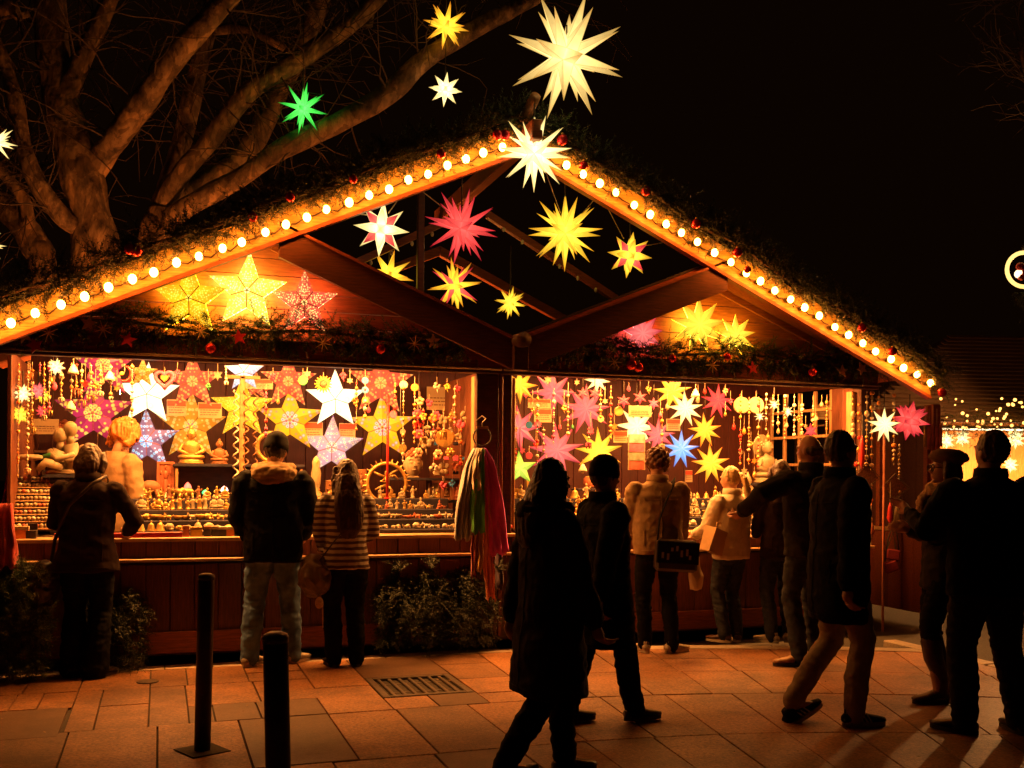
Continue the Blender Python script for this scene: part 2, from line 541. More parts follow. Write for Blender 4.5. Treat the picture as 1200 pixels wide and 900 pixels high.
PRT = {
    "yellow": print_mat("yellow punched paper", (1.0, 0.42, 0.008), (1.0, 0.66, 0.05), (1, 0.74, 0.10), 17, 1.35, 1.65),
    "gold": print_mat("gold punched paper", (1.0, 0.58, 0.05), (1.0, 0.78, 0.2), (1, 0.85, 0.35), 18, 1.9, 2.3),
    "rose": print_mat("rose punched paper", (0.95, 0.10, 0.05), (1.0, 0.58, 0.16), (1, 0.7, 0.25), 16, 1.0, 1.6),
    "plain": print_mat("plain white paper", (1.0, 0.86, 0.5), (1.0, 0.86, 0.5), (1, 0.86, 0.5), 3, 2.2, 2.2),
    "pinkflower": print_mat("pink flowered paper", (0.72, 0.035, 0.12), (1.0, 0.62, 0.05), (0.9, 0.1, 0.08), 6.5, 0.62, 1.1, ring=(1, 0.75, 0.15)),
    "blueflower": print_mat("blue flowered paper", (0.42, 0.22, 0.34), (0.75, 0.85, 0.9), (0.10, 0.35, 0.75), 7.5, 0.65, 1.25, ring=(0.15, 0.55, 0.85)),
    "orange": print_mat("orange flowered paper", (1.0, 0.33, 0.015), (1.0, 0.60, 0.10), (0.8, 0.20, 0.20), 7, 0.75, 1.1),
    "sun": print_mat("yellow flowered paper", (1.0, 0.46, 0.008), (1.0, 0.30, 0.12), (0.8, 0.05, 0.10), 5.5, 1.0, 1.1, ring=(1.0, 0.75, 0.55)),
    "violet": print_mat("violet flowered paper", (0.70, 0.42, 0.46), (1.0, 0.8, 0.6), (0.32, 0.06, 0.5), 8, 0.85, 1.2, ring=(1, 0.55, 0.08)),
    "coral": print_mat("coral flowered paper", (0.85, 0.095, 0.05), (1.0, 0.48, 0.08), (1, 0.6, 0.15), 8, 0.68, 1.05),
    "pale": print_mat("pale blue paper", (0.65, 0.72, 0.9), (1.0, 0.95, 0.9), (0.4, 0.5, 0.95), 9, 0.9, 1.4),
}

# ================================================================ THE SETTING
ground = new("ground", MB().add(box((0, 0, -0.30), (300, 300, 0.5))).mesh("ground", ASPHALT), kind="structure")

# ---- pavement: slabs in rows that start straight along the stall and then bend towards the viewer
ARC_X, ARC_R, ROW0 = 2.0, 7.2, -2.1
ACY = ROW0 - ARC_R


def bendpt(s, v):
    if s <= ARC_X:
        return (s, v)
    a = (s - ARC_X) / ARC_R
    r = ARC_R + (v - ROW0)
    return (ARC_X + r * math.sin(a), ACY + r * math.cos(a))


pavement = new("pavement", None, kind="structure")
bed = [bendpt(-9 + i * 0.5, -0.125) for i in range(0, 42)]
bed = [p for p in bed if p[0] < 6.26]
bedpoly = bed + [(6.26, bed[-1][1] - 0.1), (6.26, -12), (-9, -12)]
v = [(x, y, -0.045) for x, y in bedpoly]; v2 = [(x, y, -0.016) for x, y in bedpoly]
nb = len(v)
part("bedding", MB().add((v + v2, [tuple(range(nb))[::1], tuple(range(nb, 2 * nb))[::-1]] +
                         [(i, (i + 1) % nb, nb + (i + 1) % nb, nb + i) for i in range(nb)])), BED, pavement)
n_slab = 0


def slab(s0, s1, v0, v1, m, name="slab"):
    """one paving slab between joints s0..s1 and rows v0..v1"""
    global n_slab
    g = 0.0045
    k = 3 if s1 > ARC_X else 1
    lo = [bendpt(s0 + g + (s1 - s0 - 2 * g) * i / k, v1 + g) for i in range(k + 1)]
    hi = [bendpt(s0 + g + (s1 - s0 - 2 * g) * i / k, v0 - g) for i in range(k + 1)]
    poly = lo + hi[::-1]
    poly = clip(poly, 1, 0, 6.235)
    if len(poly) < 3:
        return
    cx = sum(p[0] for p in poly) / len(poly); cy = sum(p[1] for p in poly) / len(poly)
    dz = random.uniform(-0.0022, 0.0022)
    tx, ty = random.uniform(-0.002, 0.002), random.uniform(-0.002, 0.002)
    inn = [(cx + (p[0] - cx) * (1 - 0.012), cy + (p[1] - cy) * (1 - 0.012)) for p in poly]
    n = len(poly)
    zt = lambda p: dz + tx * (p[0] - cx) + ty * (p[1] - cy)
    V = [(p[0] - cx, p[1] - cy, -0.04) for p in poly] + [(p[0] - cx, p[1] - cy, zt(p) - 0.004) for p in poly] + \
        [(p[0] - cx, p[1] - cy, zt(p)) for p in inn]
    Fc = [tuple(2 * n + i for i in range(n))]
    for i in range(n):
        j = (i + 1) % n
        Fc += [(i, j, n + j, n + i), (n + i, n + j, 2 * n + j, 2 * n + i)]
    part(name, MB().add((V, Fc)), m, pavement, (cx, cy, 0))
    n_slab += 1


def row(v0, v1, joints, dark=(), m=STONE, name="slab", splits=()):
    for i in range(len(joints) - 1):
        mm = STONEDARK if i in dark else (STONEMID if m is STONE and random.random() < 0.24 else m)
        a, b = joints[i], joints[i + 1]
        if i in splits:
            c = v0 + (v1 - v0) * random.uniform(0.35, 0.65)
            slab(a, b, v0, c, mm, name); slab(a, b, c, v1, mm, name)
        else:
            slab(a, b, v0, v1, mm, name)


def steps(a, b, w, j=0.06):
    out = [a]
    while out[-1] < b - w * 0.6:
        out.append(out[-1] + w + random.uniform(-j, j))
    return out


# pale edge stones, then the rows as they lie in the photograph
row(-0.13, -0.31, [-3.6, -2.6, -1.75, -0.9, 0.05, 0.40, 0.62, 1.25, 1.75, 2.1, 2.75, 3.35, 3.9, 4.5, 5.1, 5.7, 6.3, 6.9], m=KERB, name="kerb_stone")
row(-0.31, -0.96, [-3.6, -3.1, -2.6, -2.2, -1.75, -1.3, -0.86, -0.51, -0.05, 0.20, 0.62, 1.03], splits=(6, 10))
slab(1.03, 1.42, -0.31, -1.32, STONE)
row(-0.31, -1.30, [2.06, 2.42, 2.80, 3.2, 3.6, 4.02, 4.45, 4.85, 5.3, 5.7, 6.15, 6.6, 7.05], splits=(0, 4))
row(-0.96, -1.45, [-3.6, -3.05, -2.5, -1.9, -1.35, -0.88, -0.72])
row(-1.45, -2.20, [-3.6, -3.05, -2.5, -1.9, -1.35, -0.93, -0.53], dark=(1, 5), splits=(4,))
slab(-0.72, -0.51, -0.96, -1.45, STONE)
row(-0.96, -2.12, [-0.51, -0.35, -0.05, 0.18], splits=(1,))
row(-0.96, -1.63, [0.18, 0.64, 1.03])
row(-1.63, -2.10, [0.18, 0.33, 0.60, 1.0], dark=(0, 1, 2))
slab(1.0, 1.42, -1.32, -2.10, STONE)
# round the gully
slab(1.42, 2.06, -0.31, -1.08, STONEDARK)
slab(1.42, 1.72, -1.76, -2.10, STONE)
slab(1.72, 2.06, -1.76, -2.10, STONEDARK)
row(-1.30, -2.10, [2.06, 2.42, 2.80, 3.2, 3.62, 4.04, 4.46, 4.88, 5.3, 5.72, 6.14, 6.6, 7.1], splits=(0,), dark=())
row(-2.10, -3.17, [-3.6, -3.0, -2.55, -2.0, -1.5, -0.98, -0.48, 0.0, 0.46, 1.0, 1.43, 1.90, 2.34, 2.82, 3.28, 3.75, 4.2, 4.7, 5.15, 5.6, 6.1, 6.6, 7.0], dark=(1, 8))
row(-3.17, -4.25, [-3.6, -3.1, -2.6, -2.1, -1.6, -1.1, -0.62, -0.12, 0.35, 0.86, 1.40, 1.86, 2.32, 2.80, 3.27, 3.75, 4.22, 4.7, 5.2, 5.7, 6.2, 6.8], dark=(10,))
for k in range(2):
    v0 = -4.25 - 1.08 * k
    row(v0, v0 - 1.08, steps(-3.6 + 0.2 * (k % 2), 6.6, 0.50))
# stones along the right-hand edge of the pavement
for k in range(10):
    y1 = -0.75 - 0.62 * k
    part("kerb_stone", MB().add(box((0, 0, -0.03), (0.14, 0.60, 0.07), 0.008)), KERB, pavement, (6.325, y1 - 0.3, 0.002))

# ---- the gully in the pavement
gl = thing("drain_gully", "iron drain grating let into the pavement by the counter", "drain", (1.74, -1.42, 0))
fr = MB()
for x in (-0.29, 0.29):
    fr.add(box((x, 0, -0.012), (0.05, 0.66, 0.03), 0.004))
for y in (-0.305, 0.305):
    fr.add(box((0, y, -0.012), (0.528, 0.05, 0.03), 0.004))
part("grating_frame", fr, IRON, gl)
gm = MB().add(box((0, 0, -0.015), (0.026, 0.555, 0.03), 0.004)).mesh("bar", IRON)
for i in range(7):
    part("bar", gm, IRON, gl, (-0.225 + i * 0.075, 0, 0))
gm = MB().add(box((0, 0, -0.022), (0.526, 0.022, 0.02), 0.003)).mesh("cross_bar", IRON)
for y in (-0.14, 0.14):
    part("cross_bar", gm, IRON, gl, (0, y, 0))
part("shaft", MB().add(box((0, 0, -0.0455), (0.62, 0.66, 0.008))), HOLE, gl)
cap = at_z(173, 799)
cv = thing("valve_cover", "small round dark cap in the pavement near the left shopper", "cover", cap)
part("rim", MB().add(lathe([(0.055, -0.01), (0.075, -0.01), (0.075, 0.006), (0.055, 0.007)], 20), smooth=False), IRON, cv)
part("lid", MB().add(lathe([(0.001, 0.0), (0.054, 0.0), (0.05, 0.005), (0.001, 0.005)], 20)), HOLE, cv)

# specks of leaf and litter on the slabs
lv, lf_ = [], []
for _ in range(150):
    x, y = random.uniform(-3.0, 6.0), random.uniform(-5.5, -0.5)
    a = random.uniform(0, 6.28); r = random.uniform(0.006, 0.018)
    o_ = len(lv)
    for k in range(5):
        w = a + 2 * PI * k / 5
        lv.append((x + math.cos(w) * r * random.uniform(0.5, 1.2), y + math.sin(w) * r, 0.006 + random.uniform(0, 0.006)))
    lf_.append(tuple(range(o_, o_ + 5)))
lit_ = new("litter", MB().add((lv, lf_)).mesh("litter", mat("dry leaf scraps", (0.30, 0.19, 0.09), 0.8, 0.6, 3, 0)), kind="stuff")
lit_["label"] = "tiny leaf scraps scattered over the paving"
lit_["category"] = "litter"

# ---- bollards
b1 = at_z(237, 880)
t1 = (ray(241, 673))
hb = EYE + t1[2] * ((b1.y + DIST) / t1[1])
b2 = at_z(332, 742, hb)
bol = MB()
for i, (b, lab) in enumerate(((b1, "slim dark steel bollard standing clear to the left"), (b2, "nearer dark bollard in front of the man in jeans"))):
    t = thing("bollard", lab, "bollard", (b.x, b.y, 0), 0, "bollards on the pavement")
    t.rotation_euler = (0, R(0.9 if i == 0 else -1.6), 0)
    part("post", MB().add(lathe([(0.043, -0.04), (0.043, hb - 0.012), (0.041, hb - 0.006)], 24), smooth=True), METAL, t)
    part("cap", MB().add(lathe([(0.044, hb - 0.03), (0.0445, hb - 0.012), (0.040, hb - 0.002), (0.022, hb + 0.006), (0.001, hb + 0.008)], 24), smooth=True), IRON, t)
    part("foot_plate", MB().add(box((0, 0, 0.004), (0.22, 0.22, 0.006), 0.002)), BED, t, (0, 0, 0), (0, 0, 0.45))

# ================================================================ THE TWO HUTS UNDER ONE LIT GABLE
VAL = 2.76                      # where the two huts meet
HW = 1.95                       # half a hut
EAVE, PEAK = 2.57, 3.36         # underside of the roof edge at the valley, at the hut ridge
OUT = -0.5                      # how far the roofs come forward (Y)
DEEP = 2.0
PITCH = math.atan2(PEAK - EAVE, HW)


def board(p0, p1, w, y0, y1, up=True):
    """a board lying along a sloping line from p0 to p1 (x, z): w wide below the line, from y0 to y1"""
    return prism_y([(p0[0], p0[1]), (p1[0], p1[1]), (p1[0], p1[1] - w), (p0[0], p0[1] - w)], y0, y1)


def hut(side):
    cx = VAL - HW if side == "left" else VAL + HW
    x0, x1 = cx - HW, cx + HW
    t = thing("market_hut", "left wooden hut with six shelves of lit paper stars" if side == "left" else
              "right wooden hut with many pointed pink and yellow paper stars", "market stall", (cx, 0, 0), 0, "wooden huts of the stall")
    if side == "left":
        t["label"] = "left wooden hut with flowered five-pointed stars and a statue counter"
    else:
        t["label"] = "right wooden hut with many-pointed stars and a lattice side window"
    L = lambda x: x - cx
    # front boards below the counter
    n = 20
    w = (HW * 2 - 0.28) / n
    lo = MB().add(box((0, 0, 0.435), (w - 0.006, 0.03, 0.67), 0.004)).mesh("plank", WOODV)
    hi = MB().add(box((0, 0, 0.886), (w - 0.006, 0.03, 0.128), 0.004)).mesh("plank", WOODV)
    for i in range(n):
        xx = -HW + 0.14 + w * (i + 0.5)
        part("plank", lo, None, t, (xx, -0.03 + random.uniform(-0.002, 0.002), 0))
        part("plank", hi, None, t, (xx, -0.03 + random.uniform(-0.002, 0.002), 0))
    part("base_board", MB().add(box((0, 0, 0.16), (HW * 2 - 0.3, 0.03, 0.17), 0.006)), WOOD, t, (0, -0.062, 0))
    part("backing", MB().add(box((0, 0.02, 0.55), (HW * 2 - 0.02, 0.02, 0.76))), DARKWOOD, t)
    part("ledge", MB().add(box((0, -0.075, 0.808), (HW * 2 - 0.02, 0.125, 0.026), 0.005)), LIGHTEDGE, t)
    part("counter_top", MB().add(box((0, 0.17, 0.966), (HW * 2 - 0.03, 0.52, 0.032), 0.006)), LIGHTEDGE, t)
    part("floor_boards", MB().add(box((0, 1.0, 0.06), (HW * 2 - 0.04, 1.9, 0.04))), DARKWOOD, t)
    # walls
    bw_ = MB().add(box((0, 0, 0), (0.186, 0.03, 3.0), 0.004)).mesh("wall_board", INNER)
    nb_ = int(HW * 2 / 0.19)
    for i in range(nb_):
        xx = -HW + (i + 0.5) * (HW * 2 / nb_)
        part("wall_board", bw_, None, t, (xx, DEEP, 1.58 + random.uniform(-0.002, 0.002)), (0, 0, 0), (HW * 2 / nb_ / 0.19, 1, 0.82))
    sm = MB().add(box((0, 0, 0), (0.03, 0.186, 2.3), 0.004)).mesh("side_board", WOODV)
    for sx in (-1, 1):
        lattice = side == "right" and sx == 1
        for i in range(10):
            yy = 0.11 + (i + 0.5) * 0.187
            if lattice and 2 <= i <= 7:
                part("side_board", sm, None, t, (sx * (HW - 0.06), yy, 0.72), (0, 0, 0), (1, 1, 0.54))
            else:
                part("side_board", sm, None, t, (sx * (HW - 0.06), yy, 1.25))
    # corner posts
    for sx in (-1, 1):
        wide = (side == "left" and sx == 1)
        part("post", MB().add(box((0, 0, 1.22), (0.13, 0.13, 2.30), 0.006)), DARKWOOD, t, (sx * (HW - 0.07) - (0.16 if side == "left" and sx < 0 else 0), 0.0, 0))
        if side == "left" and sx < 0:
            continue
        part("jamb", MB().add(box((0, 0, 1.66), (0.05, 0.09, 1.36), 0.005)), PALEWOOD, t, (sx * (HW - 0.165), 0.05, 0))
    # long board over the opening with the pipe rail under it
    part("fascia", MB().add(box((0, -0.09, 2.475), (HW * 2 - 0.005, 0.13, 0.15), 0.005)), WOOD, t)
    part("lower_fascia", MB().add(box((0, -0.12, 2.375), (HW * 2 - 0.005, 0.10, 0.046), 0.005)), DARKWOOD, t)
    part("rail", MB().add(tube([(-HW + 0.01, -0.205, 2.385), (HW - 0.01, -0.205, 2.385)], 0.011, 8), smooth=True), STEEL, t)
    hk = MB().add(tube([(0, -0.15, 2.46), (0, -0.20, 2.455), (0, -0.223, 2.40), (0, -0.21, 2.372), (0, -0.193, 2.385)], 0.005, 5), smooth=True).mesh("hook", STEEL)
    for xx in (-1.35, -0.55, 0.3, 1.1, 1.72):
        part("hook", hk, None, t, (xx, 0, 0))
    # boards of the gable wall, laid level, cut to the roof
    zz = 2.55
    hgt = 0.135
    sl = (PEAK - EAVE) / HW
    while zz < PEAK - 0.06:
        z1 = zz + hgt - 0.007
        poly = [(-HW, zz), (HW, zz), (HW, z1), (-HW, z1)]
        poly = clip(poly, sl, 1, PEAK - 0.02); poly = clip(poly, -sl, 1, PEAK - 0.02)
        if len(poly) >= 3:
            part("plank", MB().add(prism_y(poly, -0.012, 0.02)), WOOD, t, (0, random.uniform(-0.003, 0.003), 0))
        zz += hgt
    # roof slopes, with the trim board against the wall
    for sx in (-1, 1):
        e = sx * (HW - 0.004)
        drop = 0.0
        ov = 0.28 if (side == "left") == (sx < 0) else 0.0
        ex, ez = e + sx * ov, EAVE - ov * sl
        k = 0.05
        top = [(0.001 * sx, PEAK + 0.002), (ex, ez), (ex, ez + k), (0.001 * sx, PEAK + k + 0.002)]
        if sx > 0:
            pass
        part("roof", MB().add(prism_y(top, OUT + 0.03, DEEP + 0.3)), [WOOD], t)
        top2 = [(0.001 * sx, PEAK + k + 0.006), (ex, ez + k + 0.004), (ex, ez + k + 0.024), (0.001 * sx, PEAK + k + 0.026)]
        part("roof_felt", MB().add(prism_y(top2, OUT + 0.03, DEEP + 0.34)), ROOFING, t)
        part("rake_trim", MB().add(board((0.03 * sx, PEAK - 0.012), (e, EAVE - 0.01), 0.06, -0.05, -0.016)), WOOD, t)
        for yy in (0.3, 1.1, 1.9):
            pass
    return t


hutL = hut("left")
hutR = hut("right")
# lattice in the right hut's side wall
lx = VAL + 2 * HW - 0.06 - (VAL + HW)
for yy in (0.50, 0.78, 1.06, 1.34, 1.60):
    part("lattice_bar", MB().add(box((lx, yy, 1.86), (0.03, 0.04, 1.08), 0.004)), PALEWOOD, hutR)
for zz in (1.62, 1.92, 2.2):
    part("lattice_bar", MB().add(box((lx - 0.022, 1.05, zz), (0.012, 1.16, 0.03), 0.003)), PALEWOOD, hutR)

# the dark double post where the huts meet
po = thing("valley_post", "broad dark post between the two huts behind the scarves", "post", (2.655, -0.09, 0))
part("post_face", MB().add(box((0, 0, 1.24), (0.20, 0.05, 2.30), 0.006)), DARKWOOD, po)
part("side_strip", MB().add(box((0.125, 0.0, 1.24), (0.036, 0.035, 2.28), 0.005)), WOODV, po)

# ---- the great gable in front: two broad boards, V boards of the huts, king pieces, back rafters
APEX = (2.80, 4.36)
SL = 0.452
gab = thing("gable_frame", "open timber gable edged with glowing bulbs over both huts", "gable", (APEX[0], OUT, 0))
HALF = 4.16


def slope_pt(s, d=0.0):         # s metres left(-) or right(+) of the apex
    return (s, APEX[1] - abs(s) * SL + d)


for sx in (-1, 1):
    part("facing_board", MB().add(board((sx * 0.004, APEX[1] + 0.02), slope_pt(sx * HALF, 0.02), 0.222, -0.03, 0.01)), FASCIA, gab)
    part("rafter", MB().add(board((sx * 0.004, APEX[1] - 0.02), slope_pt(sx * HALF, -0.02), 0.165, 0.012, 0.10)), WOOD, gab)
    part("edge_strip", MB().add(board((sx * 0.004, APEX[1] - 0.207), slope_pt(sx * HALF, -0.207), 0.03, -0.042, 0.03)), WOOD, gab)
    # board along the inner slope of each hut: falls from the hut ridge to the valley
    a = (sx * 1.95 * 1.0, PEAK + 0.03); b = (sx * 0.02 - 0.02, EAVE + 0.03)
    part("valley_board", MB().add(board((a[0], a[1]), (b[0], b[1]), 0.25, -0.015, 0.03)), VALLEYWOOD, gab)
    part("valley_capping", MB().add(board((a[0], a[1] + 0.02), (b[0], b[1] + 0.02), 0.022, -0.03, 0.10)), WOOD, gab)
    # back frame
    part("back_rafter", MB().add(board((sx * 0.004, APEX[1] - 0.45), slope_pt(sx * 3.2, -0.45), 0.10, 2.55, 2.63)), WOOD, gab)
    q0 = slope_pt(sx * 0.3, -0.78); q1 = (sx * 1.45, 3.36)
    part("brace", MB().add(board((sx * 0.10, 3.98), (sx * 1.75, 3.10), 0.07, 1.20, 1.27)), WOOD, gab)
part("king_post", MB().add(box((-0.62, 0.9, 3.42), (0.06, 0.06, 1.25), 0.006)), DARKWOOD, gab)
part("ridge_beam", MB().add(box((0, 1.12, APEX[1] - 0.14), (0.09, 3.05, 0.16), 0.008)), WOOD, gab)
part("ridge_nose", MB().add(tube([(0.02, -0.02, APEX[1] + 0.06), (0.04, -0.25, APEX[1] + 0.18)], [0.05, 0.042], 10), smooth=True), BROWNST, gab)
part("valley_pipe", MB().add(tube([(-0.01, -0.16, EAVE + 0.02), (-0.01, 0.6, EAVE + 0.03)], 0.062, 16), smooth=True), DARKWOOD, gab)
part("valley_block", MB().add(box((0.0, -0.015, EAVE - 0.12), (0.13, 0.09, 0.20), 0.006)), DARKWOOD, gab)
# frosted lamps under the braces
fb = MB().add(ball((0, 0, 0), (0.016, 0.016, 0.024), 8, 5), smooth=True).mesh("lamp", UNLIT)
for sx in (-1, 1):
    for i in range(8):
        s = 0.25 + i * 0.19
        part("lamp", fb, None, gab, (sx * s, 1.18, 3.98 - (s - 0.10) * 0.533 - 0.10))

# ---- the two strings of bulbs
bm_ = MB().add(ball((0, 0, 0), (0.029, 0.029, 0.034), 12, 8), smooth=True).mesh("bulb", BULB)
sk_ = MB().add(tube([(0, 0.0, 0), (0, 0.04, 0), (0, 0.045, 0), (0, 0.10, 0.005)], [0.020, 0.022, 0.007, 0.007], 10), smooth=True).mesh("socket", METAL)
for sx, lab in ((-1, "string of glowing bulbs along the left slope of the gable"), (1, "string of glowing bulbs down the right slope of the gable")):
    ls = thing("light_string", lab, "string lights", (APEX[0], OUT, 0), 0, "bulb strings on the gable")
    n = 26
    pts = []
    for i in range(n):
        s = sx * (0.20 + i * 0.1555 + random.uniform(-0.012, 0.012))
        x, z = slope_pt(s, -0.13 + random.uniform(-0.014, 0.012))
        pts.append((x, -0.066, z + 0.012))
        pts.append((x + sx * 0.078, -0.05 - random.uniform(0, 0.03), z - 0.035 - random.uniform(0.0, 0.03)))
        b = part("bulb", bm_, None, ls, (x, -0.116, z), (random.uniform(-0.3, 0.3), 0, random.uniform(-0.3, 0.3)), random.uniform(0.93, 1.05))
        part("socket", sk_, None, ls, (x, -0.094, z))
    part("cable", MB().add(tube(pts[:-1], 0.006, 5), smooth=True), WIRE, ls)


# ---- fir garlands
def needle_mesh(name, centres, dirs, lens, mats, nd=15, nl=0.038, w=0.0055):
    """many fir sprigs in one mesh: a stem and flat needles on both sides"""
    k = len(centres)
    T = []
    for i in range(nd):
        t = (i + 0.6) / nd
        a = i * 2.4
        q = np.array([0.62, math.cos(a) * 0.78, math.sin(a) * 0.78])
        p = np.array([t, 0, 0])
        sd = np.cross(q, [0, math.sin(a), -math.cos(a)]); sd = np.array([0, -math.sin(a), math.cos(a)])
        T.append((p, q, sd))
    V = np.zeros((k, nd * 3, 3))
    D = np.array(dirs, float); D /= np.linalg.norm(D, axis=1)[:, None]
    up = rng.normal(size=(k, 3))
    A = np.cross(D, up); A /= np.linalg.norm(A, axis=1)[:, None]
    B = np.cross(D, A)
    Cn = np.array(centres, float); Ln = np.array(lens, float)[:, None]
    for i, (p, q, sd) in enumerate(T):
        base = Cn + D * (p[0] * Ln)
        qq = D * q[0] + A * q[1] + B * q[2]
        ss = A * sd[1] + B * sd[2]
        nlen = nl * (1.0 - 0.45 * p[0]) * (0.8 + 0.4 * rng.random((k, 1)))
        V[:, i * 3] = base + ss * w / 2; V[:, i * 3 + 1] = base - ss * w / 2
        V[:, i * 3 + 2] = base + qq * nlen
    V = V.reshape(-1, 3)
    nt = len(V) // 3
    me = bpy.data.meshes.new(name)
    me.vertices.add(len(V)); me.vertices.foreach_set("co", V.ravel())
    me.loops.add(nt * 3); me.loops.foreach_set("vertex_index", np.arange(nt * 3))
    me.polygons.add(nt)
    me.polygons.foreach_set("loop_start", np.arange(nt) * 3)
    for m in mats:
        me.materials.append(m)
    me.polygons.foreach_set("material_index", (rng.random(nt) < 0.25).astype(int))
    me.update(calc_edges=True)
    return me


def garland(label, pts, r, dens, loc, group, droop=0.4, flat=0.7, nd=13, mats=None):
    mats = mats or [FIR, FIRPALE]
    t = thing("fir_garland", label, "garland", loc, 0, group)
    P = [Vector(p) for p in pts]
    cen, dr, ln = [], [], []
    for i in range(len(P) - 1):
        seg = P[i + 1] - P[i]
        for _ in range(int(seg.length * dens)):
            u = random.random()
            lump = 0.75 + 0.5 * (noise.noise((P[i] + seg * u) * 3.1) + 0.5)
            a = random.uniform(0, 2 * PI); q = math.sqrt(random.random()) * r * lump
            off = Vector((math.cos(a) * q * 0.5, -abs(math.cos(a)) * q * flat, math.sin(a) * q))
            cen.append(P[i] + seg * u + off)
            d = seg.normalized() * random.uniform(-1, 1) + Vector((0, -random.uniform(0.1, 0.7), -droop * random.random() + (math.sin(a)) * 0.6))
            dr.append(d); ln.append(random.uniform(0.12, 0.24))
    part("fir_sprigs", needle_mesh("fir_sprigs", cen, dr, ln, mats, 26, 0.048, 0.0085), None, t, kind="stuff")
    part("stem", MB().add(tube(P, 0.014, 6), smooth=True), TWIG, t)
    return t


for sx, lab in ((-1, "thick fir garland on top of the left gable slope"), (1, "thick fir garland on top of the right gable slope")):
    pts = [(s * sx, -0.06 + 0.02 * math.sin(s * 5), APEX[1] - s * SL + 0.075 + 0.02 * math.sin(s * 7)) for s in np.linspace(0.05, HALF + (0.15 if sx > 0 else 0.1), 24)]
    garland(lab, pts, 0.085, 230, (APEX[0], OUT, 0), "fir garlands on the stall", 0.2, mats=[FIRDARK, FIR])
for cx, lab, xs in ((VAL - HW, "fir garland along the board over the left counter", (-1.9, 1.62)), (VAL + HW, "fir garland along the board over the right counter", (-1.6, 2.05))):
    pts = [(x, -0.13, 2.615 + 0.022 * math.sin(x * 4.2)) for x in np.linspace(xs[0], xs[1], 22)]
    garland(lab, pts, 0.075, 240, (cx, 0, 0), "fir garlands on the stall", 0.8)

# ---- neighbouring booth wall on the right, end-on to the pavement
nb = thing("booth_wall", "plain brown boarded booth wall beyond the right hut", "wall", (7.62, 0.25, 0))
plm = MB().add(box((0, 0, 0), (0.03, 0.196, 0.84), 0.004)).mesh("plank", WOOD)
plu = MB().add(box((0, 0, 0), (0.03, 0.196, 1.3), 0.004)).mesh("plank", DARKWOOD)
for i in range(9):
    part("plank", plm, None, nb, (0, 0.1 + i * 0.2, 0.48))
    part("plank", plu, None, nb, (0.03, 0.1 + i * 0.2, 1.60))
part("frame_rail", MB().add(box((-0.01, 0.92, 0.925), (0.06, 1.84, 0.04), 0.005)), PALEWOOD, nb)
for yy in (0.0, 0.75):
    part("frame_post", MB().add(box((-0.01, yy, 1.6), (0.06, 0.06, 1.30), 0.005)), WOOD, nb)
part("lower_stile", MB().add(box((-0.026, 0.42, 0.48), (0.02, 0.12, 0.82), 0.004)), WOOD, nb)
part("latch", MB().add(box((-0.03, 0.65, 0.22), (0.02, 0.03, 0.06), 0.004)), STEEL, nb)
part("end_post", MB().add(box((0.05, -0.035, 1.16), (0.10, 0.06, 2.2), 0.005)), WOOD, nb)

# ---- far stall on the right: striped roof, fairy lights, glaring interior
fp = at_d(1150, 560, 20.0)
fs = thing("far_stall", "far market stall with ribbed roof and glaring lit interior", "market stall", (fp.x, fp.y, 0), R(-14))
W = 3.3
nC = 22
for i in range(nC):
    z0 = 2.55 + i * 0.088; y0 = -0.9 + i * 0.11
    xl = -W + 3.45 * ((i + 0.5) / nC) ** 0.8
    part("roof_course", MB().add(box((0, 0, 0), (W - xl, 0.17, 0.026), 0.006)), mat("shingle row", (0.34, 0.20, 0.11), 0.7, 0.3, 6, 0.3, (1, 8, 8)) if i == 0 else bpy.data.materials["shingle row"], fs, ((xl + W) / 2, y0 + 0.045, z0 + 0.045), (R(24), 0, 0))
hip = [(-W + 3.45 * q ** 0.8, -0.9 + 2.42 * q, 2.53 + 1.94 * q) for q in (0.0, 0.12, 0.3, 0.5, 0.75, 1.0)]
v = hip + [(W, 1.52, 4.47), (W, -0.9, 2.53), (-W, 3.9, 2.53), (W, 3.9, 2.53)]
part("roof_deck", MB().add((v, [(7, 6, 5, 4, 3, 2, 1, 0), (0, 1, 2, 3, 4, 5, 8), (5, 6, 9, 8), (0, 8, 9, 7)])), DARKWOOD, fs)
part("counter", MB().add(box((0, -0.35, 0.5), (2 * W - 0.7, 0.5, 1.0), 0.01)), WOODV, fs)
part("back_wall", MB().add(box((0, 2.0, 1.3), (2 * W - 0.6, 0.05, 2.4))), PALEWOOD, fs)
part("end_wall", MB().add(box((-W + 0.4, 0.8, 1.3), (0.05, 2.3, 2.4))), DARKWOOD, fs)
for x in (-W + 0.45, W - 0.45):
    part("post", MB().add(box((x, -0.5, 1.3), (0.12, 0.12, 2.4), 0.006)), PALEWOOD, fs)
cen, dr, ln = [], [], []
for i in range(1500):
    cen.append((random.uniform(-W, W), -1.0 + random.gauss(0, 0.08), 2.42 + random.gauss(0, 0.13))); dr.append((random.gauss(0, 1), -0.4, random.gauss(-0.3, 0.7))); ln.append(random.uniform(0.1, 0.22))
part("fir_trim", needle_mesh("fir_trim", cen, dr, ln, [FIR, FIRPALE], 9, 0.06, 0.012), None, fs, kind="stuff")


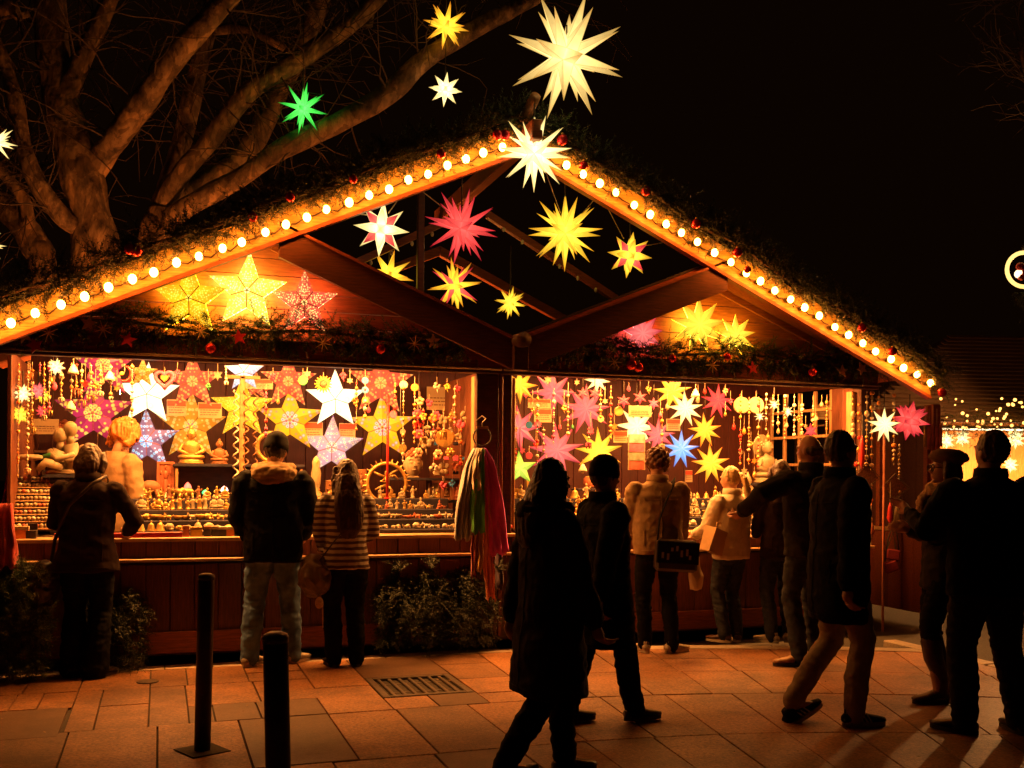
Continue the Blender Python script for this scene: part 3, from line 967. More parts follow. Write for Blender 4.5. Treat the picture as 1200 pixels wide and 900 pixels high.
# ---------------------------------------------------------------- lamps inside the huts (behind the long board) and in the far stall
def strip_lamp(label, loc, rz, length, power, tilt=20, size_y=0.10):
    t = thing("strip_lamp", label, "lamp", loc, rz, "strip lamps over the counters")
    part("housing", MB().add(box((0, 0, 0.035), (length, 0.09, 0.05), 0.006)), METAL, t)
    part("tube", MB().add(tube([(-length / 2 + 0.03, 0, -0.005), (length / 2 - 0.03, 0, -0.005)], 0.014, 8), smooth=True), glow("lamp tube", (1, 0.75, 0.4), 6.0, False), t)
    la = bpy.data.lights.new("lamp_light", 'AREA')
    la.shape = 'RECTANGLE'; la.size = length; la.size_y = size_y
    la.energy = power; la.color = LAMP
    o = new("lamp_light", la, t, (0, 0, -0.03), (R(tilt), 0, 0))
    return t


for cx, side in ((VAL - HW, "left"), (VAL + HW, "right")):
    strip_lamp("strip lamp hidden behind the board over the %s counter" % side, (cx, 0.10, 2.56), 0, 3.0, 230, 6)
    strip_lamp("strip lamp under the roof in the middle of the %s hut" % side, (cx, 0.95, 2.56), 0, 2.6, 55, 0)
strip_lamp("strip lamp over the glaring far stall counter", tuple(fs.matrix_basis @ Vector((0, -0.4, 2.42))), fs.rotation_euler.z, 5.6, 1500, 10, 0.3)


# ---------------------------------------------------------------- star lanterns
def lit_mesh(name, tris, material):
    """faces of their own corners; every corner carries how far it is from the lamp and the shade of its facet"""
    vs, fs_, at = [], [], []
    for pts, ts, shade, *bs in tris:
        o = len(vs)
        bs = bs[0] if bs else [0.5] * len(ts)
        vs += [tuple(p) for p in pts]; at += [(t, shade, b, 1) for t, b in zip(ts, bs)]
        fs_.append(tuple(range(o, o + len(pts))))
    me = bpy.data.meshes.new(name)
    me.from_pydata(vs, [], fs_)
    me.materials.append(material)
    ca = me.attributes.new("lit", 'FLOAT_COLOR', 'POINT')
    ca.data.foreach_set("color", np.array(at, np.float32).ravel())
    me.update()
    return me


SPIKES = {}


def spike_mesh(key, n, b, h):
    k = (key, n, round(b, 3), round(h, 3))
    if k not in SPIKES:
        cor = [Vector((b * math.cos(2 * PI * (i + 0.5) / n), b * math.sin(2 * PI * (i + 0.5) / n), 0)) for i in range(n)]
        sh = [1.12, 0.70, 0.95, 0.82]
        tr = []
        for i in range(n):
            p, q = cor[i], cor[(i + 1) % n]
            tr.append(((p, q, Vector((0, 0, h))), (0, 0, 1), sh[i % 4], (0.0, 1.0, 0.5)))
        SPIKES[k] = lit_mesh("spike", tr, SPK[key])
    return SPIKES[k]


def rhombi():
    """26 faces: (normal, distance, an edge direction, sides)"""
    out = []
    for ax in range(3):
        for s in (-1, 1):
            n = [0, 0, 0]; n[ax] = s
            e = [0, 0, 0]; e[(ax + 1) % 3] = 1
            out.append((Vector(n), 1 + math.sqrt(2), Vector(e), 4))
    for ax in range(3):
        a, b = (ax + 1) % 3, (ax + 2) % 3
        for i in (-1, 1):
            for j in (-1, 1):
                n = [0, 0, 0]; n[a] = i; n[b] = j
                e = [0, 0, 0]; e[ax] = 1
                out.append((Vector(n).normalized(), 1 + math.sqrt(2), Vector(e), 4))
    for i in (-1, 1):
        for j in (-1, 1):
            for k in (-1, 1):
                out.append((Vector((i, j, k)).normalized(), (3 + math.sqrt(2)) / math.sqrt(3), Vector((i, -j, 0)).normalized(), 3))
    return out


RHO = rhombi()


def spiked_star(label, px, py, rpx, Y, keyA, keyB=None, core=0.30, cord=0.5, rot=(0, 0, 0), hB=0.93, group="pointed star lanterns", pos=None, skip=True):
    p = pos or at_y(px, py, Y)
    Rm = rpx * m_per_px(p)
    t = thing("star_lantern", label, "star lantern", p, -TURN, group)
    keyB = keyB or keyA
    s = core / 2.414
    rotm = Euler(rot).to_matrix()
    for n, d, e, k in RHO:
        nn, ee = rotm @ n, rotm @ e
        if skip and nn.z > 0.2 and nn.y > 0.85:
            continue
        if k == 4:
            b, h, key = s * math.sqrt(2), 1.0 - s * d, keyA
            edge_off = PI / 4
        else:
            b, h, key = s * 2 / math.sqrt(3), (1.0 - s * d) * hB, keyB
        x = ee.normalized(); y = nn.cross(x)
        M = Matrix((x, y, nn)).transposed()
        if k == 3:
            M = M @ Matrix.Rotation(PI / 2 if n.x * n.y * n.z > 0 else -PI / 2, 3, 'Z')
        me = spike_mesh(key, k, b, h)
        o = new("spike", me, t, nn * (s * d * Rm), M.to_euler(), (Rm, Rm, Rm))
    if cord:
        part("cord", MB().add(tube([(0, 0, Rm * 0.3), (0, 0.0, Rm * 0.3 + cord)], 0.006, 5), smooth=True), WIRE, t)
    return t


ARMS = {}


def flat_star(label, px, py, rpx, Y, key, n=5, inner=None, rot=0.0, cord=0.25, thick=0.10, group="flat paper stars", plain=None, tilt=0.0, back=1.0):
    """a folded paper star: n raised points round one centre, each a part"""
    p = at_y(px, py, Y)
    Rm = rpx * m_per_px(p)
    t = thing("paper_star", label, "paper star", p, -TURN * 0.6, group)
    t.rotation_euler = (R(tilt), 0, -TURN * 0.6)
    inner = inner or (0.42 if n == 5 else 0.46)
    k = (key, n, round(inner, 2), bool(plain), back)
    if k not in ARMS:
        a = PI / n
        L = Vector((-inner * math.sin(a), -0.02, inner * math.cos(a))); Rr = Vector((inner * math.sin(a), -0.02, inner * math.cos(a)))
        Tp = Vector((0, 0, 1)); Cn = Vector((0, -thick * 1.3, 0)); Md = Vector((0, -thick, inner * 0.95))
        z = 0.006
        tr = []
        cell = lambda pts, ts, sh: tr.append((pts, ts, sh, [0.5 + (0.5 * (1 - t) if abs(p.x) > 1e-4 else 0) for p, t in zip(pts, ts)]))
        for (E, sh) in ((L, 1.1), (Rr, 0.86)):
            f = [(Cn, Md, E), (Md, Tp, E)]
            for tri in f:
                ts = tuple(min(1, q.length) for q in tri)
                seq = tri if E is L else tri[::-1]
                tt = ts if E is L else ts[::-1]
                cell([seq[0], seq[1], seq[2]], tt, sh)
                cell([Vector((q.x, -q.y + 0.02, q.z)) for q in seq[::-1]], tt[::-1], sh * back)
        ARMS[k] = lit_mesh("star_point", tr, SPK[key] if plain else PRT[key])
    me = ARMS[k]
    for i in range(n):
        w = 2 * PI * i / n + rot
        o = new("star_point", me, t, (0, 0, 0), (0, w, 0), (Rm, Rm, Rm))
    # dark seams between the points
    if not plain:
        sm = MB()
        for i in range(n):
            w = 2 * PI * (i + 0.5) / n + rot
            sm.add(tube([(0, -thick * 1.32 * Rm, 0), (math.sin(w) * inner * Rm, -0.022 * Rm - 0.002, math.cos(w) * inner * Rm)], 0.0035, 4))
        part("seam", sm, TERRA, t)
    if cord:
        part("cord", MB().add(tube([(0, 0, Rm * 0.9), (0, 0, Rm + cord)], 0.004, 5), smooth=True), WIRE, t)
    return t


UPR = (0, 0, 0)
spiked_star("largest cream star lantern above the gable peak", 664, 66, 73, -0.95, "cream", core=0.235, cord=0.1, rot=(0.35, 0.22, 0.3), group=None)
spiked_star("bright white star lantern hung right at the gable peak", 626, 179, 47, -0.75, "white", core=0.215, cord=0.3, rot=(0, 0, 0.39), group=None)
spiked_star("large red star lantern hanging under the gable peak", 541, 266, 46, -0.25, "red", core=0.215, cord=0.75, rot=(0.1, 0.18, 0.35), group=None)
spiked_star("large plain yellow star lantern under the right slope of the gable", 662, 272, 47, -0.25, "yellow", core=0.215, cord=0.7, rot=(0, 0, 0.39), group=None)
spiked_star("white star lantern with red points among them", 447, 268, 33, -0.3, "white", "red", core=0.40, cord=0.2, rot=(0.25, 0.1, 0.1), hB=0.95, group=None)
spiked_star("small yellow star lantern with red points beside the right slope", 738, 299, 27, -0.3, "yellow", "red", core=0.40, cord=0.3, rot=(0.25, 0.1, 0.1), hB=0.95, group=None)
spiked_star("yellow star lantern with long red points behind the pole", 533, 335, 34, 1.15, "amber", "red", core=0.23, cord=0.6, rot=(0.2, -0.2, 0.3), hB=1.0, group=None)
spiked_star("small yellow star lantern low down in the gable opening", 598, 355, 20, 0.8, "yellow", core=0.27, cord=0.5, rot=(0.3, 0.1, 0.3), group=None)
spiked_star("yellow star lantern half hidden behind the left valley board", 456, 322, 30, 0.9, "amber", "yellow", core=0.3, cord=0.5, rot=(0.1, 0.2, 0.2), group=None)
spiked_star("green star lantern hanging in the bare tree", 355, 127, 30, 3.6, "green", core=0.22, cord=1.2, rot=(0.25, 0.2, 0.1), group=None)
spiked_star("amber star lantern highest in the tree branches", 523, 30, 28, 3.4, "amber", core=0.27, cord=0.6, rot=(0.2, 0.15, 0.2), group=None)
spiked_star("small white star lantern hung below the amber one", 522, 105, 20, 3.4, "white", core=0.36, cord=0.5, rot=(0.2, 0.1, 0.1), group=None)
spiked_star("white star lantern cut by the left edge of the view", -6, 166, 25, 2.0, "white", core=0.22, cord=0.6, rot=(0, 0.1, 0.3), group=None)
spiked_star("lower white star lantern just beyond the left edge of the view", -16, 287, 22, 2.0, "white", core=0.22, cord=0.6, rot=(0, 0.0, 0.3), group=None)

# thin guy cords from the slopes to the lanterns
gw = MB()
for (a, b, Y) in (((480, 215), (455, 250), -0.3), ((484, 216), (528, 250), -0.27), ((640, 203), (657, 250), -0.25), ((700, 230), (672, 262), -0.25),
                  ((706, 232), (731, 280), -0.3), ((738, 254), (739, 280), -0.3), ((784, 283), (745, 290), -0.3), ((398, 247), (430, 252), -0.3)):
    gw.add(tube([at_y(*a, Y), at_y(*b, Y)], 0.004, 4))
one("guy_cord", gw, THREAD, "thin pale cords tied from the gable to the hanging stars", "cord")
bpy.data.objects["guy_cord"]["kind"] = "stuff"

# on the left gable wall
flat_star("yellow punched star, leftmost on the left gable wall", 222, 350, 46, -0.16, "yellow", cord=0.0, group=None, rot=0.0, back=15.0)
flat_star("brightest gold punched star in the middle of the left gable wall", 290, 341, 47, -0.16, "gold", cord=0.0, group=None, rot=0.05, back=15.0)
flat_star("rose punched star, rightmost on the left gable wall", 357, 355, 40, -0.16, "rose", cord=0.0, group=None, back=15.0)
# on the right gable wall
flat_star("rose star half hidden by the board on the right gable wall", 753, 391, 25, -0.12, "pink", 9, 0.5, plain=True, group=None, cord=0, back=15.0)
flat_star("yellow nine-pointed star, larger of the pair on the right gable wall", 819, 381, 34, -0.16, "yellow", 9, 0.45, plain=True, group=None, cord=0, back=15.0)
flat_star("yellow nine-pointed star, smaller of the pair on the right gable wall", 862, 393, 25, -0.16, "yellow", 9, 0.45, plain=True, group=None, cord=0, back=15.0)

# inside the left hut, on strings before the back wall
LH = [
    ("plain", 173, 462, 38, 1.2, "plain white glowing star, left of two in the left hut"),
    ("plain", 393, 468, 36, 1.2, "plain white glowing star, right of two in the left hut"),
    ("pinkflower", 110, 484, 47, 1.35, "pink star with yellow flowers behind the orange-haired vendor"),
    ("pinkflower", 122, 428, 40, 1.0, "pink flowered star under the long board at the far left"),
    ("blueflower", 172, 517, 39, 1.25, "pale blue flowered star above the dark gap by the vendor"),
    ("coral", 226, 447, 36, 0.9, "coral flowered star between the left white star and the posts"),
    ("orange", 224, 500, 42, 1.4, "dull orange star behind the brown figure on the cabinet"),
    ("yellow", 284, 478, 38, 1.3, "plain yellow star behind the ribboned pole"),
    ("pale", 286, 436, 24, 1.0, "pale blue star tip under the long board by the ribboned pole"),
    ("sun", 340, 492, 40, 1.3, "yellow star with pink roses above the man in the beanie"),
    ("coral", 338, 447, 34, 0.9, "coral and yellow star above the rose star"),
    ("violet", 389, 524, 38, 1.25, "violet patterned star above the long-haired woman"),
    ("sun", 448, 501, 40, 1.2, "yellow orange star above the brass dancer disc"),
    ("coral", 446, 449, 40, 0.85, "coral patterned star right under the board by the bead strings"),
    ("orange", 167, 437, 18, 1.0, "small orange star tip next to the crescent ornament"),
    ("coral", 300, 452, 18, 1.5, "small coral star tip behind the pole sign"),
]
for key, x, y, r, Y, lab in LH:
    flat_star(lab, x, y, r, Y, key, rot=random.uniform(-0.04, 0.04), group=None, cord=0.2)
RH = [
    ("pink", 608, 502, 28, 0.7, 8, "pink eight-pointed star nearest the dark post in the right hut"),
    ("pink", 648, 460, 28, 0.9, 8, "dull pink star under the board in the right hut"),
    ("pink", 686, 480, 31, 0.9, 9, "pink nine-pointed star with small red stars beside it"),
    ("pink", 652, 528, 34, 1.0, 9, "low pink star half hidden by the dark walkers"),
    ("yellow", 702, 529, 29, 0.8, 9, "bright yellow nine-pointed star above the dark walkers"),
    ("amber", 609, 452, 22, 0.5, 8, "orange star with yellow tips at the top by the post"),
    ("white", 746, 500, 26, 1.1, 8, "white star behind the price board in the right hut"),
    ("pink", 771, 510, 22, 1.0, 9, "small pink star to the right of the price board"),
    ("white", 803, 479, 22, 0.7, 9, "dazzling white star in the right hut"),
    ("yellow", 788, 459, 24, 1.0, 9, "pale yellow star under the board beside the dazzling white one"),
    ("red", 841, 470, 21, 0.7, 9, "red star with yellow heart near the lattice"),
    ("amber", 826, 504, 21, 0.7, 9, "orange yellow star, upper of two in the right hut"),
    ("amber", 833, 543, 24, 0.7, 9, "orange yellow star, lower of two above the woman in white"),
    ("blue", 798, 526, 23, 0.8, 9, "the only blue pointed star, in the right hut"),
    ("white", 700, 446, 16, 0.6, 8, "small white star tip under the board in the right hut"),
    ("lime", 609, 549, 21, 0.6, 5, "lime green five-pointed star low by the scarves"),
    ("white", 1036, 498, 21, -0.3, 9, "white nine-pointed star hung outside at the right end"),
]
for key, x, y, r, Y, n, lab in RH:
    flat_star(lab, x, y, r, Y, key, n, 0.40 if n != 5 else 0.42, plain=True, rot=random.uniform(-0.1, 0.1), group=None, cord=0.22, thick=0.14)
spiked_star("red star lantern hung outside at the right end of the stall", 1066, 493, 24, -0.15, "red", core=0.40, cord=0.2, rot=(0.2, 0.1, 0.2), group=None)
# small hanging stars of card among the mobiles
for (x, y, r, Y, key, lab) in ((27, 461, 12, 0.3, "white", "small white spiked star among the bead strings at far left"), (24, 486, 12, 0.3, "yellow", "small yellow spiked star below the white one at far left"),
                              (45, 458, 11, 0.4, "pink", "small pink spiked star among the mobiles at far left"), (50, 463, 11, 0.45, "amber", "small amber spiked star among the mobiles at far left"),
                              (50, 482, 9, 0.4, "red", "small red spiked star low among the mobiles at far left"), (66, 430, 11, 0.3, "white", "small white spiked star tucked under the board at far left")):
    spiked_star(lab, x, y, r, Y, key, core=0.36, cord=0.15, rot=(0.2, 0.2, 0.1), group=None)
for (x, y, r, key, lab) in ((731, 470, 9, "red", "small red star ornament, left of the pair by the white star"), (750, 466, 9, "red", "small red star ornament, right of the pair by the white star"),
                            (683, 461, 8, "red", "small red star in front of the pink star, left"), (697, 461, 8, "red", "small red star in front of the pink star, right"),
                            (766, 473, 8, "pink", "tiny pink star beside the pale yellow star"), (950, 505, 10, "red", "red star ornament behind the two tall men")):
    flat_star(lab, x, y, r, 0.4, key, 6, 0.42, plain=True, group=None, cord=0.12)
for (x, y, r, lab) in ((907, 474, 8, "white snow star, left of two by the lattice"), (923, 482, 8, "white snow star, right of two by the lattice"), (890, 488, 7, "low white snow star by the lattice")):
    spiked_star(lab, x, y, r, 0.3, "white", core=0.22, cord=0.15, group=None)
# glaring stars in the far stall
for (x, y, r, lab) in ((1109, 516, 12, "glaring star in the far stall, leftmost"), (1128, 513, 11, "glaring star in the far stall beside the cap"), (1190, 514, 13, "glaring star in the far stall at the right edge"), (1184, 545, 10, "lower glaring star in the far stall")):
    spiked_star(lab, x, y, r, 9.0, "white", core=0.36, cord=0.2, group=None, pos=at_d(x, y, 19.2))
# fairy lights on the far stall and on the roof edge
tb = MB().add(ball((0, 0, 0), 0.026, 8, 5), smooth=True).mesh("bulb", TINY)
fl = thing("light_string", "string of tiny fairy lights in the far stall's fir trim", "string lights", at_d(1110, 500, 18.9))
for (x, y) in ((1107, 495), (1118, 500), (1133, 494), (1145, 494), (1152, 494), (1161, 494), (1165, 497), (1174, 497), (1176, 491), (1180, 485), (1171, 482), (1167, 482), (1185, 499), (1182, 475), (1190, 469), (1181, 474), (1198, 476), (1199, 495), (1145, 500), (1132, 501), (1092, 486), (1088, 491), (1185, 507), (1193, 512), (1157, 507)) + tuple((random.uniform(1098, 1204), random.uniform(466, 506)) for _ in range(26)):
    q = at_d(x + random.uniform(-1, 1), y + random.uniform(-1, 1), 18.9 + random.uniform(-0.15, 0.15))
    part("bulb", tb, None, fl, fl.matrix_basis.inverted() @ q, (0, 0, 0), random.uniform(0.55, 1.25))
# ring lantern at the right edge
rp = at_d(1200, 316, 12.0)
rl = thing("ring_lantern", "glowing ring ornament with a red bow high at the right edge", "ornament", rp, -TURN)
part("ring", MB().add(ringtube((0, 0, 0), 0.20, 0.024, 28, 8), smooth=True), glow("ring light", (1, 0.62, 0.18), 1.5), rl)
part("bow", MB().add(ball((-0.05, -0.02, 0.03), (0.06, 0.04, 0.05)), smooth=True).add(ball((0.05, -0.02, 0.03), (0.06, 0.04, 0.05)), smooth=True).add(tube([(0, -0.02, 0.02), (-0.06, -0.03, -0.12)], [0.02, 0.03], 6)).add(tube([(0, -0.02, 0.02), (0.05, -0.03, -0.13)], [0.02, 0.03], 6)), REDP, rl)
part("star", MB().add(ball((-0.06, 0, -0.05), 0.05), smooth=True).add(ball((0.07, 0, -0.06), 0.045), smooth=True), glow("ring heart", (1, 0.7, 0.35), 2.5, False), rl)
part("fir_tail", needle_mesh("fir_tail", [(random.gauss(0.02, 0.05), random.gauss(0, 0.04), -0.24 - abs(random.gauss(0, 0.1))) for _ in range(60)], [(random.gauss(0, 0.5), random.gauss(0, 0.5), -1) for _ in range(60)], [0.12] * 60, [FIR, FIRPALE]), None, rl, kind="stuff")
part("pole", MB().add(tube([(0.0, 0.05, 0.2), (0.02, 0.05, 0.34), (0.6, 0.05, 0.4), (0.62, 0.05, -rp.z)], 0.025, 8), smooth=True), METAL, rl)

# ---------------------------------------------------------------- ornaments hanging in the garlands
bb = MB().add(ball((0, 0, 0), 0.042, 14, 9), smooth=True).add(tube([(0, 0, 0.038), (0, 0, 0.052)], 0.012, 8), mat=1).mesh("bauble", [BAUBLE, GOLD])
BB = [(11, 387, 1.15), (247, 408, 1.0), (446, 409, 1.0), (152, 292, 1.0), (160, 294, 1.0), (340, 231, 0.9), (296, 254, 0.9), (414, 210, 0.8), (592, 158, 1.0), (583, 158, 1.0), (659, 164, 1.1), (757, 224, 1.0),
      (816, 262, 1.0), (864, 296, 1.0), (740, 427, 1.2), (748, 430, 1.1), (952, 436, 1.0), (1010, 384, 1.0), (1046, 412, 1.0), (684, 194, 0.9), (517, 180, 0.9), (876, 316, 0.8), (852, 418, 0.9), (788, 420, 0.9), (1104, 460, 1.0)]
for (x, y, s) in BB:
    low = (y > 386 and x < 470) or (y > 400 and x < 1000)
    q = at_y(x, y, -0.27 if low else -0.70)
    where = "fir of the left counter board" if low and x < 600 else "fir of the right counter board" if low else "left gable garland" if x < 620 else "right gable garland"
    one("bauble", bb, None, "red glass bauble in the " + where, "bauble", q, (0, 0, random.random()), s, "red baubles in the " + where)
stv = MB()
for i in range(8):
    w = 2 * PI * i / 8
    stv.add(tube([(0, -0.004 * (i % 2), 0), (math.cos(w) * 0.07, -0.004 * (i % 2), math.sin(w) * 0.07)], [0.006, 0.002], 5))
stm = stv.mesh("straw_star", STRAW)
ws = MB()
poly = [(math.sin(PI * i / 5) * (0.065 if i % 2 == 0 else 0.028), math.cos(PI * i / 5) * (0.065 if i % 2 == 0 else 0.028)) for i in range(10)]
ws.add(prism_y(poly, -0.006, 0.006))
wsY, wsR = ws.mesh("wooden_star", STRAW), ws.mesh("wooden_star", REDP)
for (x, y, k) in ((57, 390, 's'), (28, 393, 'y'), (41, 405, 'r'), (150, 398, 'r'), (235, 388, 's'), (379, 402, 's'), (486, 403, 's'), (121, 386, 's'), (882, 431, 'r'), (987, 435, 'y'), (1010, 432, 'y'), (508, 400, 'y'), (104, 379, 'y'), (720, 424, 's'), (835, 428, 's'), (280, 395, 'r')):
    q = at_y(x, y, -0.27)
    left = x < 600
    wh = "left" if left else "right"
    if k == 's':
        one("straw_star", stm, None, "straw star in the fir of the %s counter board" % wh, "straw star", q, (0, random.random(), 0), 1.0, "straw stars %s" % wh)
    else:
        one("wooden_star", wsY if k == 'y' else wsR, None, "%s wooden star in the fir of the %s counter board" % ("yellow" if k == 'y' else "red", wh), "wooden star", q, (0, random.uniform(-0.5, 0.5), 0), 1.0, "%s wooden stars %s" % ("yellow" if k == 'y' else "red", wh))


# ---------------------------------------------------------------- trees
def smooth_path(pts, k=5):
    P = [np.array(p, float) for p in pts]
    P = [2 * P[0] - P[1]] + P + [2 * P[-1] - P[-2]]
    out = []
    for i in range(1, len(P) - 2):
        for j in range(k):
            t = j / k
            a, b, c, d = P[i - 1], P[i], P[i + 1], P[i + 2]
            out.append(0.5 * ((2 * b) + (c - a) * t + (2 * a - 5 * b + 4 * c - d) * t * t + (3 * b - a - 3 * c + d) * t ** 3))
    out.append(P[-2])
    return out


def tree(label, trunk_xy, limbs, Y, twigs=0, group="bare plane trees behind the stall"):
    """limbs: lists of (x, y, radius in px, depth offset) as they stand at distance Y"""
    b = at_y(*trunk_xy, Y); b.z = 0
    t = thing("bare_tree", label, "tree", b, 0, group)
    tips = []
    for li, (name, pts) in enumerate(limbs):
        Q = []
        for (x, y, r, dy) in pts:
            p = at_y(x, y, Y + dy)
            Q.append((p.x - b.x, p.y - b.y, p.z, r * m_per_px(p)))
        if li == 0:
            q0 = Q[0]
            Q = [(q0[0], q0[1], -0.05, q0[3] * 1.35), (q0[0], q0[1], 0.6, q0[3] * 1.1), (q0[0], q0[1], q0[2] * 0.6, q0[3])] + Q
        S = smooth_path(Q, 6)
        cen = [Vector(s[:3]) for s in S]
        rad = [max(0.012, s[3] * (1 + 0.16 * noise.noise(Vector(s[:3]) * 1.7))) for s in S]
        v, f = tube(cen, rad, 14)
        vv = []
        for i, p in enumerate(v):
            p = Vector(p); c = cen[min(i // 14, len(cen) - 1)]
            d = p - c
            vv.append(c + d * (1 + 0.13 * noise.noise(p * 2.6) + 0.06 * noise.noise(p * 7.0)))
        part(name, MB().add((vv, f), smooth=True), BARK, t)
        if li > 0:
            for i in range(len(cen) // 4, len(cen)):
                tips.append((cen[i], (cen[i] - cen[i - 1]).normalized(), rad[i]))
    # thin twigs
    if twigs:
        tw = MB()
        for _ in range(twigs):
            c, d, r = random.choice(tips)
            p = Vector(c); dr = (d * 0.5 + Vector((random.gauss(0, 1), random.gauss(0, 0.7), random.gauss(0.25, 0.8)))).normalized()
            L = random.uniform(0.5, 1.7); n = 6
            pts = [p.copy()]
            for k in range(n):
                dr = (dr + Vector((random.gauss(0, 0.22), random.gauss(0, 0.22), random.gauss(-0.02, 0.2)))).normalized()
                p = p + dr * (L / n); pts.append(p.copy())
                if random.random() < 0.45:
                    e = (dr + Vector((random.gauss(0, 0.8), random.gauss(0, 0.6), random.gauss(0, 0.6)))).normalized()
                    l2 = random.uniform(0.2, 0.6)
                    tw.add(tube([p, p + e * l2 * 0.5, p + (e + Vector((0, 0, random.gauss(0, 0.3)))) * l2], [0.007, 0.005, 0.003], 4))
            tw.add(tube(pts, [0.012 - 0.009 * k / n for k in range(n + 1)], 4))
        part("twigs", tw, TREETWIG, t, kind="stuff")
    return t


tree("stout bare tree left of centre with a forked pale trunk", (113, 305), [
    ("trunk", [(113, 300, 28, 0), (105, 245, 24, 0), (93, 195, 22, 0), (75, 130, 20, 0.1), (62, 60, 19, 0.2), (58, -10, 18, 0.3), (56, -80, 16, 0.4)]),
    ("branch", [(108, 200, 14, 0), (122, 180, 15, -0.1), (145, 150, 15, -0.3), (175, 110, 14, -0.5), (215, 55, 13, -0.8), (272, -8, 12, -1.0), (330, -70, 11, -1.2)]),
    ("branch", [(72, 125, 10, 0), (84, 95, 11, 0), (102, 55, 11, 0), (125, 8, 10, 0), (150, -50, 9, 0)]),
    ("branch", [(105, 268, 12, 0), (78, 258, 12, -0.1), (50, 225, 11, -0.2), (30, 180, 10, -0.2), (18, 120, 9, -0.1), (4, 70, 8, 0), (-20, 20, 8, 0)]),
], 4.2, 90)
tree("low spreading bare tree whose limbs reach up to the right", (182, 290), [
    ("trunk", [(182, 285, 20, 0), (188, 262, 19, 0), (192, 245, 16, 0)]),
    ("branch", [(186, 252, 12, 0), (198, 215, 12, 0.2), (213, 165, 12, 0.3), (228, 100, 11, 0.4), (242, 40, 10, 0.5), (255, -30, 9, 0.6)]),
    ("branch", [(190, 245, 12, 0), (212, 205, 12, -0.2), (250, 160, 11, -0.3), (290, 110, 11, -0.4), (335, 80, 11, -0.5), (395, 40, 10, -0.6), (450, -10, 10, -0.7), (500, -60, 9, -0.8)]),
    ("branch", [(196, 240, 12, 0), (230, 218, 12, 0.3), (270, 195, 13, 0.5), (298, 165, 13, 0.6), (322, 115, 12, 0.7), (350, 60, 12, 0.8), (375, 0, 11, 0.9), (390, -60, 10, 1.0)]),
    ("branch", [(192, 262, 13, 0), (225, 238, 12, -0.4), (275, 212, 11, -0.5), (330, 175, 11, -0.6), (400, 142, 12, -0.7), (455, 110, 12, -0.7), (500, 68, 11, -0.8), (560, 32, 10, -0.8), (625, -2, 9, -0.8), (690, -40, 8, -0.8)]),
    ("branch", [(250, 35, 6, 0.3), (290, 35, 5, 0.2), (340, 60, 4, 0.1)]),
    ("branch", [(430, 30, 7, -0.4), (432, 10, 7, -0.4), (425, -20, 6, -0.4)]),
], 4.6, 190)
tree("thin bare tree at the far left behind the gable", (50, 315), [
    ("trunk", [(50, 312, 16, 0), (42, 290, 16, 0), (25, 262, 15, 0.1), (0, 240, 14, 0.2), (-40, 200, 13, 0.3), (-70, 120, 12, 0.4)]),
    ("branch", [(35, 280, 8, 0), (30, 240, 7, -0.1), (14, 215, 6, -0.1), (-10, 190, 5, -0.2)]),
    ("branch", [(-10, 40, 8, 0.1), (10, 5, 7, 0.0), (20, 18, 6, 0), (34, 15, 4, 0)]),
], 4.9, 60)
tree("bare tree whose twigs enter at the right edge", (1262, 330), [
    ("trunk", [(1262, 330, 14, 0), (1262, 240, 12, 0), (1256, 150, 10, 0)]),
    ("branch", [(1258, 200, 7, 0), (1235, 140, 5, 0), (1212, 105, 4, 0), (1196, 60, 3, 0)]),
    ("branch", [(1256, 150, 6, 0), (1240, 90, 4, 0), (1225, 40, 4, 0), (1200, -10, 3, 0)]),
], 5.0, 90, None)
# unseen lanterns added to light the far stall roof and the trees
q_ = at_d(1262, 345, 17.5)
rlp = thing("added_lantern", "unseen lantern added beyond the right edge to light the far stall roof", "lantern", (q_.x, q_.y, 0))
part("post", MB().add(tube([(0, 0, 0), (0, 0, q_.z - 0.1)], 0.05, 10), smooth=True), METAL, rlp)
part("globe", MB().add(ball((0, 0, q_.z), 0.16, 14, 9), smooth=True), glow("far added lamp globe", (1, 0.42, 0.12), 1150.0), rlp)
for (x_, y_, lab) in ((-0.45, 2.65, "hidden lantern added behind the far left of the stall to light the trees"), (2.3, 2.9, "hidden lantern added behind the middle of the stall to light the trees")):
    ll = thing("added_lantern", lab, "lantern", (x_, y_, 0), 0, "added lanterns behind the stall")  # added out of sight behind the huts to brighten the trees
    part("post", MB().add(tube([(0, 0, 0), (0, 0, 2.25)], 0.035, 10), smooth=True), METAL, ll)
    part("globe", MB().add(ball((0, 0, 2.37), 0.12, 14, 9), smooth=True), bpy.data.materials.get("added lamp globe") or glow("added lamp globe", (1, 0.30, 0.055), 350.0), ll)


# ================================================================ THE GOODS
def fig_standing():
    m = MB()
    m.add(lathe([(0.020, 0), (0.021, 0.008), (0.015, 0.012), (0.017, 0.03), (0.012, 0.05), (0.015, 0.066), (0.013, 0.074), (0.005, 0.079)], 10), smooth=True)
    m.add(ball((0, 0, 0.089), (0.0095, 0.0095, 0.012), 8, 6), smooth=True)
    m.add(tube([(-0.013, 0, 0.070), (-0.024, -0.004, 0.055), (-0.012, -0.014, 0.048)], 0.0042, 5), smooth=True)
    m.add(tube([(0.013, 0, 0.070), (0.026, -0.004, 0.060), (0.024, -0.014, 0.078)], 0.0042, 5), smooth=True)
    return m


